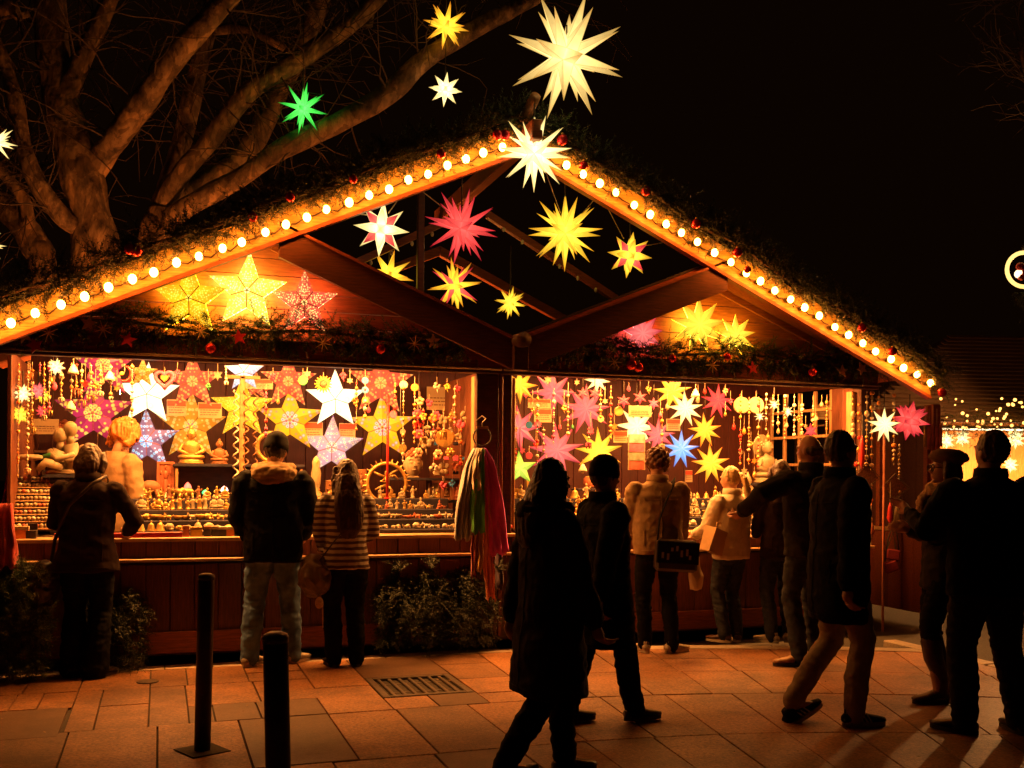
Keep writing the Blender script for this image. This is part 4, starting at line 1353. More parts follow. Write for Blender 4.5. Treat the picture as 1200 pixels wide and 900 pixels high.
def fig_sitting():
    m = MB()
    m.add(box((0, 0, 0.006), (0.062, 0.046, 0.012), 0.003))
    m.add(ball((0, -0.004, 0.022), (0.036, 0.024, 0.013), 10, 6), smooth=True)
    m.add(lathe([(0.019, 0.022), (0.020, 0.04), (0.024, 0.058), (0.010, 0.068), (0.007, 0.074)], 10, sy=0.7), smooth=True)
    m.add(ball((0, 0, 0.085), (0.012, 0.012, 0.014), 8, 6), smooth=True)
    m.add(ball((0, 0, 0.101), 0.005, 6, 4), smooth=True)
    for s in (-1, 1):
        m.add(tube([(s * 0.022, 0, 0.058), (s * 0.032, -0.006, 0.038), (s * 0.008, -0.02, 0.03)], 0.0055, 5), smooth=True)
    return m


def fig_elephant():
    m = MB()
    m.add(ball((0, 0, 0.055), (0.045, 0.028, 0.032), 12, 8), smooth=True)
    m.add(ball((-0.05, 0, 0.066), (0.024, 0.020, 0.024), 10, 7), smooth=True)
    m.add(tube([(-0.068, 0, 0.06), (-0.083, 0, 0.04), (-0.083, 0, 0.018), (-0.092, 0, 0.012)], [0.009, 0.007, 0.005, 0.004], 7), smooth=True)
    for s in (-1, 1):
        m.add(ball((-0.042, s * 0.022, 0.064), (0.016, 0.004, 0.019), 8, 5), smooth=True)
        m.add(tube([(-0.07, s * 0.01, 0.05), (-0.085, s * 0.014, 0.05)], [0.003, 0.001], 5))
        for x in (-0.026, 0.027):
            m.add(tube([(x, s * 0.015, 0.045), (x, s * 0.015, 0.0)], [0.012, 0.010], 8), smooth=True)
    m.add(tube([(0.044, 0, 0.062), (0.053, 0, 0.035)], [0.003, 0.002], 5))
    return m


def fig_bowl():
    return MB().add(lathe([(0.012, 0), (0.018, 0.004), (0.034, 0.018), (0.042, 0.036), (0.039, 0.037), (0.030, 0.019), (0.010, 0.008)], 16), smooth=True)


def fig_bell():
    return MB().add(lathe([(0.034, 0), (0.031, 0.006), (0.024, 0.02), (0.020, 0.04), (0.012, 0.052), (0.004, 0.056), (0.006, 0.064), (0.003, 0.070)], 14), smooth=True)


def fig_holder():
    return MB().add(lathe([(0.022, 0), (0.020, 0.006), (0.006, 0.012), (0.010, 0.026), (0.006, 0.036), (0.016, 0.046), (0.020, 0.058), (0.016, 0.056)], 12), smooth=True)


def fig_egg():
    m = MB().add(ball((0, 0, 0.026), (0.030, 0.024, 0.026), 12, 8), smooth=True)
    m.add(ball((-0.020, -0.012, 0.030), (0.014, 0.013, 0.013), 8, 6), smooth=True)
    m.add(ball((0.012, -0.012, 0.012), (0.018, 0.014, 0.012), 8, 6), smooth=True)
    return m


def fig_bottle():
    return MB().add(lathe([(0.014, 0), (0.014, 0.036), (0.006, 0.046), (0.006, 0.052)], 10), smooth=True).add(lathe([(0.008, 0.052), (0.008, 0.062), (0.001, 0.063)], 10), mat=1, smooth=True)


def fig_box():
    m = MB().add(box((0, 0, 0.019), (0.058, 0.044, 0.038), 0.002))
    m.add(box((0, 0, 0.044), (0.062, 0.048, 0.012), 0.002), mat=1)
    return m


def fig_animal():
    m = MB().add(ball((0, 0, 0.024), (0.026, 0.014, 0.015), 10, 6), smooth=True)
    m.add(ball((-0.026, 0, 0.036), (0.012, 0.010, 0.011), 8, 6), smooth=True)
    m.add(tube([(0.024, 0, 0.026), (0.036, 0, 0.042)], [0.004, 0.002], 5), smooth=True)
    for s in (-1, 1):
        m.add(tube([(-0.028, s * 0.006, 0.044), (-0.030, s * 0.008, 0.056)], [0.004, 0.001], 5))
        for x in (-0.016, 0.016):
            m.add(tube([(x, s * 0.008, 0.018), (x, s * 0.009, 0)], [0.005, 0.004], 6), smooth=True)
    return m


GOODS = {
    "standing_figure": (fig_standing, "standing figure", "figurine"), "seated_figure": (fig_sitting, "seated figure", "figurine"),
    "elephant_figure": (fig_elephant, "elephant figure", "figurine"), "small_bowl": (fig_bowl, "bowl", "bowl"), "small_bell": (fig_bell, "bell", "bell"),
    "candle_holder": (fig_holder, "candle holder", "candle holder"), "carved_shell": (fig_egg, "rounded carving", "carving"),
    "small_bottle": (fig_bottle, "bottle", "bottle"), "lidded_box": (fig_box, "lidded box", "box"), "animal_figure": (fig_animal, "animal figure", "figurine"),
}
MATS = {"brass": GOLD, "cream": CREAM, "white": WHITE, "terracotta": TERRA, "brown": BROWNST, "red": REDP, "blue": BLUEP, "green": GREENP, "pink": PINKP, "navy": NAVY, "orange": ORANGEP, "yellow": YELLOWP}
GM = {}


def good(kind, colour, loc, rz, s, where, second=None):
    k = (kind, colour, second)
    if k not in GM:
        GM[k] = GOODS[kind][0]().mesh(kind, [MATS[colour], MATS[second or ("brass" if colour != "brass" else "brown")]])
    lab = "small %s %s %s" % (colour, GOODS[kind][1], where)
    return one(kind, GM[k], None, lab, GOODS[kind][2], loc, (0, 0, rz), s, lab)


# stepped displays under navy cloth
def display_steps(label, x0, x1, spec):
    """spec: (front Y, top z) from front to back"""
    t = thing("display_steps", label, "display", ((x0 + x1) / 2, 0, 0.983), 0, None)
    for i, (y, z) in enumerate(spec):
        y1 = spec[i + 1][0] if i + 1 < len(spec) else y + 0.2
        part("step", MB().add(box((0, (y + y1) / 2, (z - 0.983) / 2 - 0.002), (x1 - x0, y1 - y - 0.003, z - 0.983 - 0.004), 0.006)), NAVY, t)
    return t


STEPS = [(0.10, 1.02), (0.26, 1.10), (0.42, 1.18), (0.58, 1.27)]
XA = at_y(152, 620, 0.1).x; XB = at_y(355, 620, 0.1).x; XC = at_y(372, 600, 0.1).x; XD = at_y(543, 600, 0.1).x
display_steps("navy stepped display between the vendor and the man in jeans", XA, XB, STEPS)
display_steps("navy stepped display behind the long-haired woman", XC, XD, STEPS)
XE = at_y(596, 600, 0.1).x; XF = at_y(985, 600, 0.1).x
display_steps("navy stepped display along the right counter", XE, XF, STEPS)
support = [thing("display_leg_frame", "low trestle under the stepped displays behind the left counter", "trestle", (VAL - HW, 0.6, 0)),
           thing("display_leg_frame", "low trestle under the stepped displays behind the right counter", "trestle", (VAL + HW, 0.6, 0))]
for t in support:
    part("trestle_top", MB().add(box((0, 0, 0.966), (HW * 2 - 0.4, 0.32, 0.03), 0.004)), DARKWOOD, t)
    for x in (-1.6, 0, 1.6):
        part("leg", MB().add(box((x, 0, 0.515), (0.05, 0.3, 0.87), 0.004)), DARKWOOD, t)

WHERE = {"A": "on the %s step near the vendor", "C": "on the %s step behind the long-haired woman", "E": "on the %s step of the right counter"}
TIERN = ["front", "second", "third", "top"]


def fill(zone, x0, x1, spec, kinds, colours, per_m, smin=0.8, smax=1.3):
    for i, (y, z) in enumerate(spec):
        n = int((x1 - x0) * per_m[i])
        for j in range(n):
            kd = random.choice(kinds[i]); co = random.choice(colours[i])
            x = x0 + 0.04 + (x1 - x0 - 0.08) * (j + 0.5) / n + random.uniform(-0.012, 0.012)
            good(kd, co, (x, y + 0.075 + random.uniform(-0.025, 0.025), z - 0.003), random.uniform(-0.6, 0.6), random.uniform(smin, smax), WHERE[zone] % TIERN[i])


fill("A", XA, XB, STEPS, [["carved_shell", "carved_shell", "small_bell"], ["animal_figure", "carved_shell", "small_bowl"], ["standing_figure", "seated_figure"], ["seated_figure", "elephant_figure", "standing_figure"]],
     [["cream", "brass"], ["cream", "brass", "brass"], ["brass", "brass", "cream"], ["brass", "brown", "brass"]], [13, 17, 18, 13], 0.85, 1.35)
fill("C", XC, XD, STEPS, [["animal_figure", "carved_shell"], ["animal_figure", "carved_shell", "small_bowl"], ["standing_figure", "animal_figure", "seated_figure"], ["seated_figure", "standing_figure"]],
     [["white", "cream"], ["cream", "white", "terracotta"], ["cream", "brass", "terracotta"], ["brass", "cream"]], [19, 20, 18, 9], 0.65, 1.15)
fill("E", XE, XF, STEPS, [["small_bowl", "lidded_box", "candle_holder", "carved_shell"], ["small_bowl", "candle_holder", "seated_figure"], ["standing_figure", "small_bottle", "seated_figure", "candle_holder"], ["standing_figure", "seated_figure", "small_bell"]],
     [["white", "cream", "brass", "white"], ["cream", "white", "brass"], ["brass", "cream", "white"], ["cream", "brass"]], [10, 12, 12, 9], 0.85, 1.5)

# cabinet with small coloured lights behind the left counter
c0, c1 = at_y(205, 575, 1.15), at_y(352, 545, 1.15)
cab = thing("display_cabinet", "dark open cabinet with three coloured lamps behind the left counter", "cabinet", ((c0.x + c1.x) / 2, 1.15, 0.08))
cw = c1.x - c0.x
zt = c1.z
part("back_panel", MB().add(box((0, 0.16, (zt - 0.08) / 2), (cw, 0.02, zt - 0.10))), DARKWOOD, cab)
part("top", MB().add(box((0, 0, zt - 0.08 - 0.012), (cw + 0.04, 0.34, 0.026), 0.004)), NAVY, cab)
for sx in (-1, 1):
    part("side_panel", MB().add(box((sx * (cw / 2 - 0.012), 0, (zt - 0.08) / 2 - 0.014), (0.024, 0.30, zt - 0.12), 0.003)), PALEWOOD, cab)
part("shelf", MB().add(box((0, 0, 1.16), (cw - 0.05, 0.30, 0.02), 0.003)), DARKWOOD, cab)
for (x, y, key, lab) in ((220, 571, "red", "small figure lamp glowing red in the cabinet"), (241, 577, "green", "small lamp glowing green in the cabinet"), (263, 574, "pink", "small lamp glowing pale pink in the cabinet")):
    p = at_y(x, y, 1.02)
    t = thing("figure_lamp", lab, "lamp", (p.x, p.y, 1.25))
    g = {"red": ((1, 0.12, 0.08), 3.0), "green": ((0.1, 1.0, 0.25), 1.6), "pink": ((1, 0.55, 0.45), 3.5)}[key]
    hz = p.z - 1.25
    part("base", MB().add(lathe([(0.03, 0), (0.03, hz * 0.4), (0.015, hz * 0.7)], 12), smooth=True), GOLD, t)
    part("shade", MB().add(lathe([(0.022, hz * 0.7), (0.034, hz * 0.95), (0.024, hz * 1.2), (0.004, hz * 1.42)], 12), smooth=True), glow("figure lamp " + key, g[0], g[1], False), t)
part("price_tag", MB().add(box((0.02, -0.155, zt - 0.17), (0.09, 0.006, 0.035), 0.001)), ORANGEP, cab)


def relief(name, label, cat, loc, w, h, m, frame=None, blobs=12, d=0.03, rz=0):
    """a carved or moulded plate standing upright: frame and raised lumps"""
    t = thing(name, label, cat, loc, rz)
    part("plate", MB().add(box((0, 0, h / 2), (w, d, h), 0.004)), m, t)
    if frame:
        f = MB()
        for sx in (-1, 1):
            f.add(box((sx * (w / 2 - 0.012), -d / 2 - 0.006, h / 2), (0.024, 0.012, h - 0.002), 0.002))
            f.add(box((0, -d / 2 - 0.006, h / 2 + sx * (h / 2 - 0.012)), (w - 0.05, 0.012, 0.024), 0.002))
        part("frame", f, frame, t)
    b = MB()
    b.add(ball((0, -d / 2, h * 0.72), (w * 0.13, 0.022, h * 0.10), 10, 6), smooth=True)
    b.add(ball((0, -d / 2, h * 0.45), (w * 0.18, 0.022, h * 0.20), 10, 6), smooth=True)
    b.add(ball((0, -d / 2, h * 0.24), (w * 0.30, 0.020, h * 0.09), 10, 6), smooth=True)
    for i in range(blobs):
        a = 2 * PI * i / blobs
        b.add(ball((math.cos(a) * w * 0.37, -d / 2, h * 0.5 + math.sin(a) * h * 0.38), (w * 0.06, 0.012, h * 0.05), 6, 4), smooth=True)
    part("relief", b, m, t)
    return t


def big_buddha(label, loc, s, m, rz=0, halo=None):
    t = thing("seated_statue", label, "statue", loc, rz, None, s)
    part("plinth", MB().add(lathe([(0.17, 0), (0.18, 0.02), (0.15, 0.04), (0.17, 0.06)], 18, sy=0.75), smooth=True), m, t)
    b = MB()
    b.add(ball((0, -0.02, 0.10), (0.19, 0.12, 0.055), 16, 8), smooth=True)
    b.add(lathe([(0.10, 0.08), (0.105, 0.16), (0.125, 0.26), (0.10, 0.31), (0.045, 0.335), (0.04, 0.37)], 16, sy=0.68), smooth=True)
    for sx in (-1, 1):
        b.add(tube([(sx * 0.115, 0, 0.28), (sx * 0.165, -0.02, 0.19), (sx * 0.05, -0.11, 0.135)], [0.038, 0.034, 0.024], 9), smooth=True)
    part("body", b, m, t)
    h = MB().add(ball((0, -0.01, 0.43), (0.066, 0.070, 0.082), 16, 10), smooth=True).add(ball((0, 0.0, 0.515), (0.034, 0.034, 0.03), 10, 7), smooth=True)
    h.add(tube([(0, -0.074, 0.45), (0, -0.088, 0.42)], [0.008, 0.013], 6), smooth=True)
    for sx in (-1, 1):
        h.add(ball((sx * 0.066, 0, 0.425), (0.010, 0.014, 0.034), 8, 5), smooth=True)
    part("head", h, m, t)
    if halo:
        part("halo", MB().add(lathe([(0.001, -0.012), (0.15, -0.012), (0.155, 0.0), (0.15, 0.012), (0.001, 0.012)], 30), Matrix.Translation((0, 0.085, 0.44)) @ Matrix.Rotation(R(90), 4, 'X'), smooth=False), m, t)
    return t


p = at_y(222, 545, 1.13)
ct = zt + 0.001
big_buddha("golden many-armed seated figure on the cabinet by the orange star", (at_y(224, 545, 1.13).x, 1.13, ct), 0.62, GOLD)
big_buddha("small brown seated figure next on the cabinet", (at_y(257, 545, 1.13).x, 1.13, ct), 0.42, BROWNST)
t = thing("ring_statue", "small brass ring figure at the right end of the cabinet top", "statue", (at_y(318, 545, 1.13).x, 1.13, ct))
part("ring", MB().add(ringtube((0, 0, 0.16), 0.13, 0.022, 26, 6), smooth=True), GOLD, t)
part("foot", MB().add(box((0, 0, 0.015), (0.16, 0.09, 0.03), 0.004)), GOLD, t)
part("figure", fig_standing(), GOLD, t, (0, 0, 0.03), (0, 0, 0), 2.3)
# brass dancer in a ring of flames
p = at_y(453, 590, 0.72)
t = thing("dancer_disc", "brass dancing figure inside a ring of flames by the bead strings", "statue", (p.x, 0.72, 1.268))
rr = 23 * m_per_px(p)
cz = at_y(453, 566, 0.72).z - 1.268
part("ring", MB().add(ringtube((0, 0, cz), rr, 0.016, 36, 6), smooth=True), GOLD, t)
fm = MB().add(tube([(0, 0, 0), (0, 0, 0.045)], [0.013, 0.003], 6)).mesh("flame", GOLD)
for i in range(26):
    w = 2 * PI * i / 26
    part("flame", fm, None, t, (math.sin(w) * rr, 0, cz + math.cos(w) * rr), (0, w, 0))
d = MB()
d.add(ball((0.0, 0, cz + 0.09), (0.022, 0.02, 0.028), 10, 7), smooth=True)
d.add(tube([(0, 0, cz + 0.06), (0.005, 0, cz - 0.02)], [0.026, 0.022], 8), smooth=True)
for q in ([(0, 0, cz + 0.05), (0.07, -0.01, cz + 0.07), (0.11, 0, cz + 0.03)], [(0, 0, cz + 0.05), (-0.07, 0, cz + 0.075), (-0.12, 0, cz + 0.10)], [(0, 0, cz + 0.045), (-0.06, -0.02, cz + 0.02), (0.02, -0.03, cz + 0.0)], [(0, 0, cz + 0.05), (0.06, 0, cz + 0.10), (0.10, 0, cz + 0.12)],
          [(0.005, 0, cz - 0.02), (0.05, -0.02, cz - 0.07), (0.02, 0, cz - rr + 0.01)], [(0.005, 0, cz - 0.02), (-0.05, -0.03, cz - 0.03), (-0.11, -0.02, cz - 0.06)]):
    d.add(tube(q, [0.013, 0.011, 0.008], 7), smooth=True)
part("figure", d, GOLD, t)
part("base", MB().add(box((0, 0, 0.02), (0.15, 0.08, 0.04), 0.006)), GOLD, t)
# side shelf in the left hut
ss = thing("wall_shelf", "narrow shelf on the right-hand side wall of the left hut", "shelf", (VAL - 0.30, 0.95, 1.30))
p = at_y(523, 586, 0.95)
ss.location = (p.x, 0.95, p.z)
part("board", MB().add(box((0, 0, -0.012), (0.62, 0.22, 0.024), 0.003)), NAVY, ss)
for x in (-0.28, 0.28):
    part("bracket", MB().add(box((x, 0.02, -0.10), (0.02, 0.16, 0.15), 0.002)), DARKWOOD, ss)
for i, (x, w_, h_, mm, lab) in enumerate(((507, 0.10, 0.16, CREAM, "cream carved plate, leftmost on the side shelf"), (523, 0.11, 0.16, BROWNST, "brown carved plate, second on the side shelf"),
                                          (535, 0.10, 0.16, TERRA, "reddish carved plate, third on the side shelf"), (549, 0.13, 0.18, CREAM, "cream carved plate beside the small white statue"))):
    q = at_y(x, 585, 0.92)
    relief("carved_plate", lab, "plaque", (q.x, 0.92, ss.location.z + 0.001), w_, h_, mm, mm, 8, 0.022)
q = at_y(557, 584, 0.86)
big_buddha("small white seated statue at the end of the side shelf", (q.x, 0.90, ss.location.z + 0.001), 0.42, WHITE)
# upper side shelf with a face
q = at_y(484, 562, 0.95)
us = thing("wall_shelf", "upper small shelf carrying the smiling face", "shelf", (q.x + 0.16, 0.95, at_y(484, 560, 0.95).z))
part("board", MB().add(box((0, 0, -0.012), (0.75, 0.2, 0.024), 0.003)), NAVY, us)
part("bracket", MB().add(box((0, 0.02, -0.09), (0.02, 0.16, 0.13), 0.002)), DARKWOOD, us)


def face_mask(label, loc, s, m, red=None):
    t = thing("face_mask", label, "mask", loc, 0, None, s)
    f = MB().add(ball((0, 0, 0.17), (0.115, 0.10, 0.165), 18, 12), smooth=True)
    f.add(tube([(0, -0.095, 0.205), (0, -0.125, 0.15)], [0.012, 0.022], 7), smooth=True)
    f.add(ball((0, -0.088, 0.105), (0.038, 0.018, 0.013), 10, 6), smooth=True)
    f.add(box((0, 0.0, 0.012), (0.14, 0.10, 0.025), 0.004))
    for sx in (-1, 1):
        f.add(ball((sx * 0.045, -0.086, 0.20), (0.026, 0.016, 0.010), 8, 6), smooth=True)
        f.add(tube([(sx * 0.02, -0.098, 0.235), (sx * 0.05, -0.094, 0.245), (sx * 0.08, -0.07, 0.232)], 0.006, 5), smooth=True)
        f.add(ball((sx * 0.115, 0.0, 0.17), (0.016, 0.022, 0.06), 8, 6), smooth=True)
    part("face", f, m, t)
    h = MB()
    for i in range(26):
        a = i * 2.4; z = 0.27 + 0.075 * (i / 26)
        rr_ = 0.10 * math.sqrt(max(0, 1 - ((z - 0.24) / 0.12) ** 2))
        h.add(ball((math.cos(a) * rr_, math.sin(a) * rr_ * 0.9, z), 0.022, 6, 4), smooth=True)
    h.add(ball((0, 0, 0.36), (0.04, 0.04, 0.035), 8, 6), smooth=True)
    part("curls", h, red or m, t)
    return t


face_mask("cream smiling face with a red topknot on the upper side shelf", (at_y(484, 562, 0.93).x, 0.93, us.location.z + 0.001), 0.72, CREAM, TERRA)
# reddish face beyond the couple statue, upright on a wall bracket
q = at_y(75, 528, 1.55)
br = thing("wall_shelf", "bracket shelf on the back wall under the reddish face", "shelf", (q.x, 1.75, q.z))
part("board", MB().add(box((0, 0, -0.012), (0.5, 0.42, 0.024), 0.003)), DARKWOOD, br)
part("bracket", MB().add(box((0, 0.12, -0.09), (0.02, 0.16, 0.13), 0.002)), DARKWOOD, br)
face_mask("reddish stone head behind the embracing couple", (q.x, 1.60, q.z + 0.001), 0.72, TERRA)
# couple
q = at_y(78, 556, 0.55)
t = thing("couple_statue", "cream statue of an embracing couple at the left of the counter", "statue", (q.x, 0.55, q.z))
cs = 1.05
b = MB()
b.add(box((0.0, 0, 0.02), (0.26, 0.14, 0.04), 0.01))
for (x, hz, lean) in ((-0.075, 0.27, 0.03), (0.055, 0.32, -0.03)):
    b.add(tube([(x * 0.9, 0, 0.03), (x, 0, 0.12), (x + lean, 0, hz - 0.085)], [0.07, 0.062, 0.055], 12), smooth=True)
    b.add(tube([(x + lean, 0, hz - 0.09), (x + lean, 0, hz - 0.02)], [0.03, 0.028], 8), smooth=True)
    b.add(ball((x + lean, 0, hz + 0.03), (0.052, 0.052, 0.062), 14, 9), smooth=True)
b.add(tube([(-0.12, -0.02, 0.18), (-0.06, -0.08, 0.11), (0.06, -0.085, 0.16)], [0.026, 0.024, 0.018], 8), smooth=True)
b.add(tube([(0.115, -0.01, 0.22), (0.13, -0.06, 0.13), (0.0, -0.09, 0.10)], [0.028, 0.025, 0.018], 8), smooth=True)
b.add(tube([(-0.03, -0.05, 0.06), (-0.14, -0.09, 0.09), (-0.20, -0.09, 0.03)], [0.04, 0.034, 0.024], 8), smooth=True)
part("figures", b, CREAM, t, (0, 0, 0), (0, 0, 0), cs)
cst = thing("pedestal_table", "dark small table carrying the embracing couple", "table", (q.x, 0.57, 0.08))
part("top", MB().add(box((0, 0, q.z - 0.08 - 0.014), (0.34, 0.22, 0.026), 0.003)), NAVY, cst)
part("column", MB().add(box((0, 0, (q.z - 0.11) / 2), (0.24, 0.15, q.z - 0.12), 0.004)), NAVY, cst)
# leaf dish by the couple
q = at_y(35, 536, 0.5)
t = thing("leaf_dish", "pale leaf dish beside the embracing couple", "dish", (q.x, 0.5, q.z))
part("dish", MB().add(ball((0, 0, 0), (0.11, 0.05, 0.028), 16, 7), smooth=True), CREAM, t)
part("stalk", MB().add(tube([(0.10, 0, 0.0), (0.16, 0, 0.03), (0.24, 0, -0.02)], [0.025, 0.018, 0.008], 7), smooth=True), GREENP, t)
part("stand", MB().add(tube([(0, 0, -0.02), (0, 0.0, -(q.z - 1.13))], 0.012, 6)), DARKWOOD, t)

# sloping rack of little white pots at the far left
r0, r1 = at_y(4, 613, 0.22), at_y(86, 560, 0.52)
rw = r1.x - r0.x
rz0, rz1 = 1.04, r1.z
rack = thing("trinket_rack", "sloping red-edged rack of white trinkets at the far left", "rack", ((r0.x + r1.x) / 2, 0.3, 0.983))
slp = math.atan2(rz1 - rz0, 0.40)
LN = math.hypot(rz1 - rz0, 0.40)
Mr = Matrix.Translation(((r0.x + r1.x) / 2, 0.18, rz0)) @ Matrix.Rotation(slp, 4, 'X')
bd = MB().add(box((0, 0, 0), (rw + 0.05, LN, 0.02), 0.003))
rb = part("board", MB().add(box((0, LN / 2, -0.012), (rw + 0.05, LN, 0.02), 0.003)), NAVY, rack, (0, -0.12, rz0 - 0.983), (slp, 0, 0))
ed = MB()
for sx in (-1, 1):
    ed.add(box((sx * (rw / 2 + 0.02), LN / 2, 0.008), (0.015, LN, 0.05), 0.002))
part("edge", ed, REDP, rack, (0, -0.12, rz0 - 0.983), (slp, 0, 0))
part("prop", MB().add(box((0, 0.27, 0.13), (rw, 0.02, 0.26), 0.002)), NAVY, rack)
tm = MB().add(lathe([(0.012, 0), (0.016, 0.006), (0.017, 0.024), (0.011, 0.03), (0.001, 0.031)], 10), smooth=True)
tms = [tm.mesh("trinket_pot", mm) for mm in (WHITE, CREAM, CREAM)]
tmr = MB().add(lathe([(0.012, 0), (0.016, 0.006), (0.017, 0.024), (0.011, 0.03), (0.001, 0.031)], 10), smooth=True).mesh("trinket_pot", mat("dull red glaze", (0.45, 0.12, 0.06), 0.4, 0.2, 10, 0.05))
lm = MB().add(box((0, 0, 0.006), (rw, 0.012, 0.012), 0.002)).mesh("lath", LIGHTEDGE)
NTH = 'first second third fourth fifth sixth seventh eighth ninth tenth eleventh twelfth thirteenth fourteenth fifteenth'.split()
for i in range(8):
    v_ = 0.02 + (LN - 0.05) * i / 7
    part("lath", lm, None, rack, Vector((0, -0.12, rz0 - 0.983)) + Matrix.Rotation(slp, 3, 'X') @ Vector((0, v_ - 0.018, 0.0)), (slp, 0, 0))
    for j in range(15):
        q = Mr @ Vector((-rw / 2 + rw * (j + 0.5) / 15, v_, 0.001))
        me = tmr if random.random() < 0.14 else random.choice(tms)
        red = me is tmr
        tag(new("trinket_pot", me, None, q, (slp * 0.6, 0, random.random()), random.uniform(0.85, 1.1)), "%s trinket pot, %s row up in the sloping rack, %s from the left" % ("dull red" if red else "white", NTH[i], NTH[j]), "trinket", "pots in the sloping rack")
for j in range(12):
    q = at_y(46 + j * 4.9, 557, 0.58)
    good("small_bottle", "white" if j % 2 else "terracotta", (q.x, 0.60, rz1 + 0.012), 0, 1.0, "in the row above the sloping rack", "brown")
sh = thing("wall_shelf", "thin shelf of little bottles above the sloping rack", "shelf", (at_y(72, 557, 0.6).x, 0.60, rz1 + 0.012))
part("board", MB().add(box((0, 0.0, -0.012), (0.50, 0.07, 0.022), 0.002)), NAVY, sh)
for x in (-0.22, 0.22):
    part("bracket", MB().add(box((x, 0, -0.17), (0.015, 0.05, 0.29), 0.002)), DARKWOOD, sh)
# boxes and trays on the counter edge
ctz = 0.983
for (x, w, h, mm, m2, lab) in ((20, 0.16, 0.09, ORANGEP, CARD, "orange patterned box at the far left of the counter"), (218, 0.05, 0.085, TERRA, BROWNST, "dark red box pair, leftmost of the counter row"), (230, 0.085, 0.075, YELLOWP, GOLD, "yellow lidded box in the counter row"),
                               (243, 0.055, 0.08, NAVY, BROWNST, "first navy box in the counter row"), (252, 0.05, 0.08, NAVY, CREAM, "navy box with pale lid in the counter row"), (260, 0.07, 0.075, NAVY, WHITE, "navy box with white band in the counter row"),
                               (270, 0.06, 0.075, ORANGEP, WHITE, "orange box with white lid in the counter row"), (278, 0.05, 0.07, NAVY, TERRA, "last navy box in the counter row"),
                               (336, 0.05, 0.06, REDP, CREAM, "red box behind the man in jeans"), (345, 0.05, 0.06, PINKP, CREAM, "pink box behind the man in jeans")):
    q = at_y(x, 628, 0.0)
    t = thing("gift_box", lab, "box", (q.x, 0.015, ctz), random.uniform(-0.1, 0.1))
    part("body", MB().add(box((0, 0, h * 0.35), (w, 0.06, h * 0.7), 0.002)), mm, t)
    part("lid", MB().add(box((0, 0, h * 0.85 + 0.001), (w + 0.004, 0.064, h * 0.3), 0.002)), m2, t)
q0, q1 = at_y(66, 628, -0.02), at_y(212, 628, -0.02)
t = thing("jewel_tray", "long flat red-edged tray along the left counter", "tray", ((q0.x + q1.x) / 2, 0.0, ctz))
part("bed", MB().add(box((0, 0, 0.012), (q1.x - q0.x, 0.10, 0.022), 0.003)), CARD, t)
part("front_edge", MB().add(box((0, -0.06, 0.02), (q1.x - q0.x + 0.02, 0.018, 0.038), 0.003)), REDP, t)
t = thing("grey_case", "grey open case beside the orange box on the counter", "case", (at_y(37, 628, 0.02).x, 0.04, ctz))
part("base", MB().add(box((0, 0, 0.03), (0.07, 0.12, 0.06), 0.003)), METAL, t)
part("lid", MB().add(box((0, 0.05, 0.085), (0.07, 0.012, 0.05), 0.003)), METAL, t)
# dark elephant and carved post behind
q = at_y(176, 585, 0.95)
et = thing("pedestal_table", "dark stand under the brown elephant beside the vendor", "table", (q.x, 0.98, 0.08))
part("top", MB().add(box((0, 0, q.z - 0.08 - 0.014), (0.36, 0.26, 0.026), 0.003)), NAVY, et)
part("column", MB().add(box((0, 0, (q.z - 0.11) / 2), (0.2, 0.15, q.z - 0.12), 0.004)), NAVY, et)
good("elephant_figure", "brown", (q.x, 0.95, q.z), 0.25, 1.9, "beside the vendor's sleeve")
good("small_bell", "white", (q.x + 0.13, 0.93, q.z), 0, 0.9, "next to the brown elephant")
q = at_y(194, 578, 1.1)
relief("carved_plate", "tall reddish carved panel left of the cabinet", "plaque", (q.x, 1.10, 1.16), 0.15, at_y(194, 541, 1.1).z - 1.16, TERRA, TERRA, 8, 0.03)
pl = thing("pedestal_table", "narrow stand under the tall carved panel", "table", (q.x, 1.12, 0.08))
part("top", MB().add(box((0, 0, 1.067), (0.18, 0.14, 0.024), 0.003)), NAVY, pl)
part("column", MB().add(box((0, 0, 0.525), (0.12, 0.1, 1.05), 0.004)), NAVY, pl)
# owl-like pale statue and boxes by the man's shoulder
q = at_y(369, 588, 0.72)
t = thing("bird_statue", "pale standing bird statue between the man and the long-haired woman", "statue", (q.x, 0.66, 1.268))
part("body", MB().add(lathe([(0.05, 0), (0.05, 0.03), (0.022, 0.06), (0.04, 0.13), (0.046, 0.22), (0.032, 0.28), (0.036, 0.32), (0.02, 0.36), (0.002, 0.375)], 14), smooth=True), CREAM, t)
part("beak", MB().add(tube([(0, -0.03, 0.325), (0, -0.06, 0.31)], [0.01, 0.002], 6)), GOLD, t)
q = at_y(392, 575, 0.75)
relief("carved_plate", "square carved panel behind the long-haired woman's shoulder", "plaque", (q.x, 0.74, 1.268), 0.17, 0.16, BROWNST, None, 8)
q = at_y(433, 575, 0.8)
relief("carved_plate", "plain brown panel right of the long-haired woman's head", "plaque", (q.x - 0.08, 0.80, 1.268), 0.10, 0.26, BROWNST, None, 4)
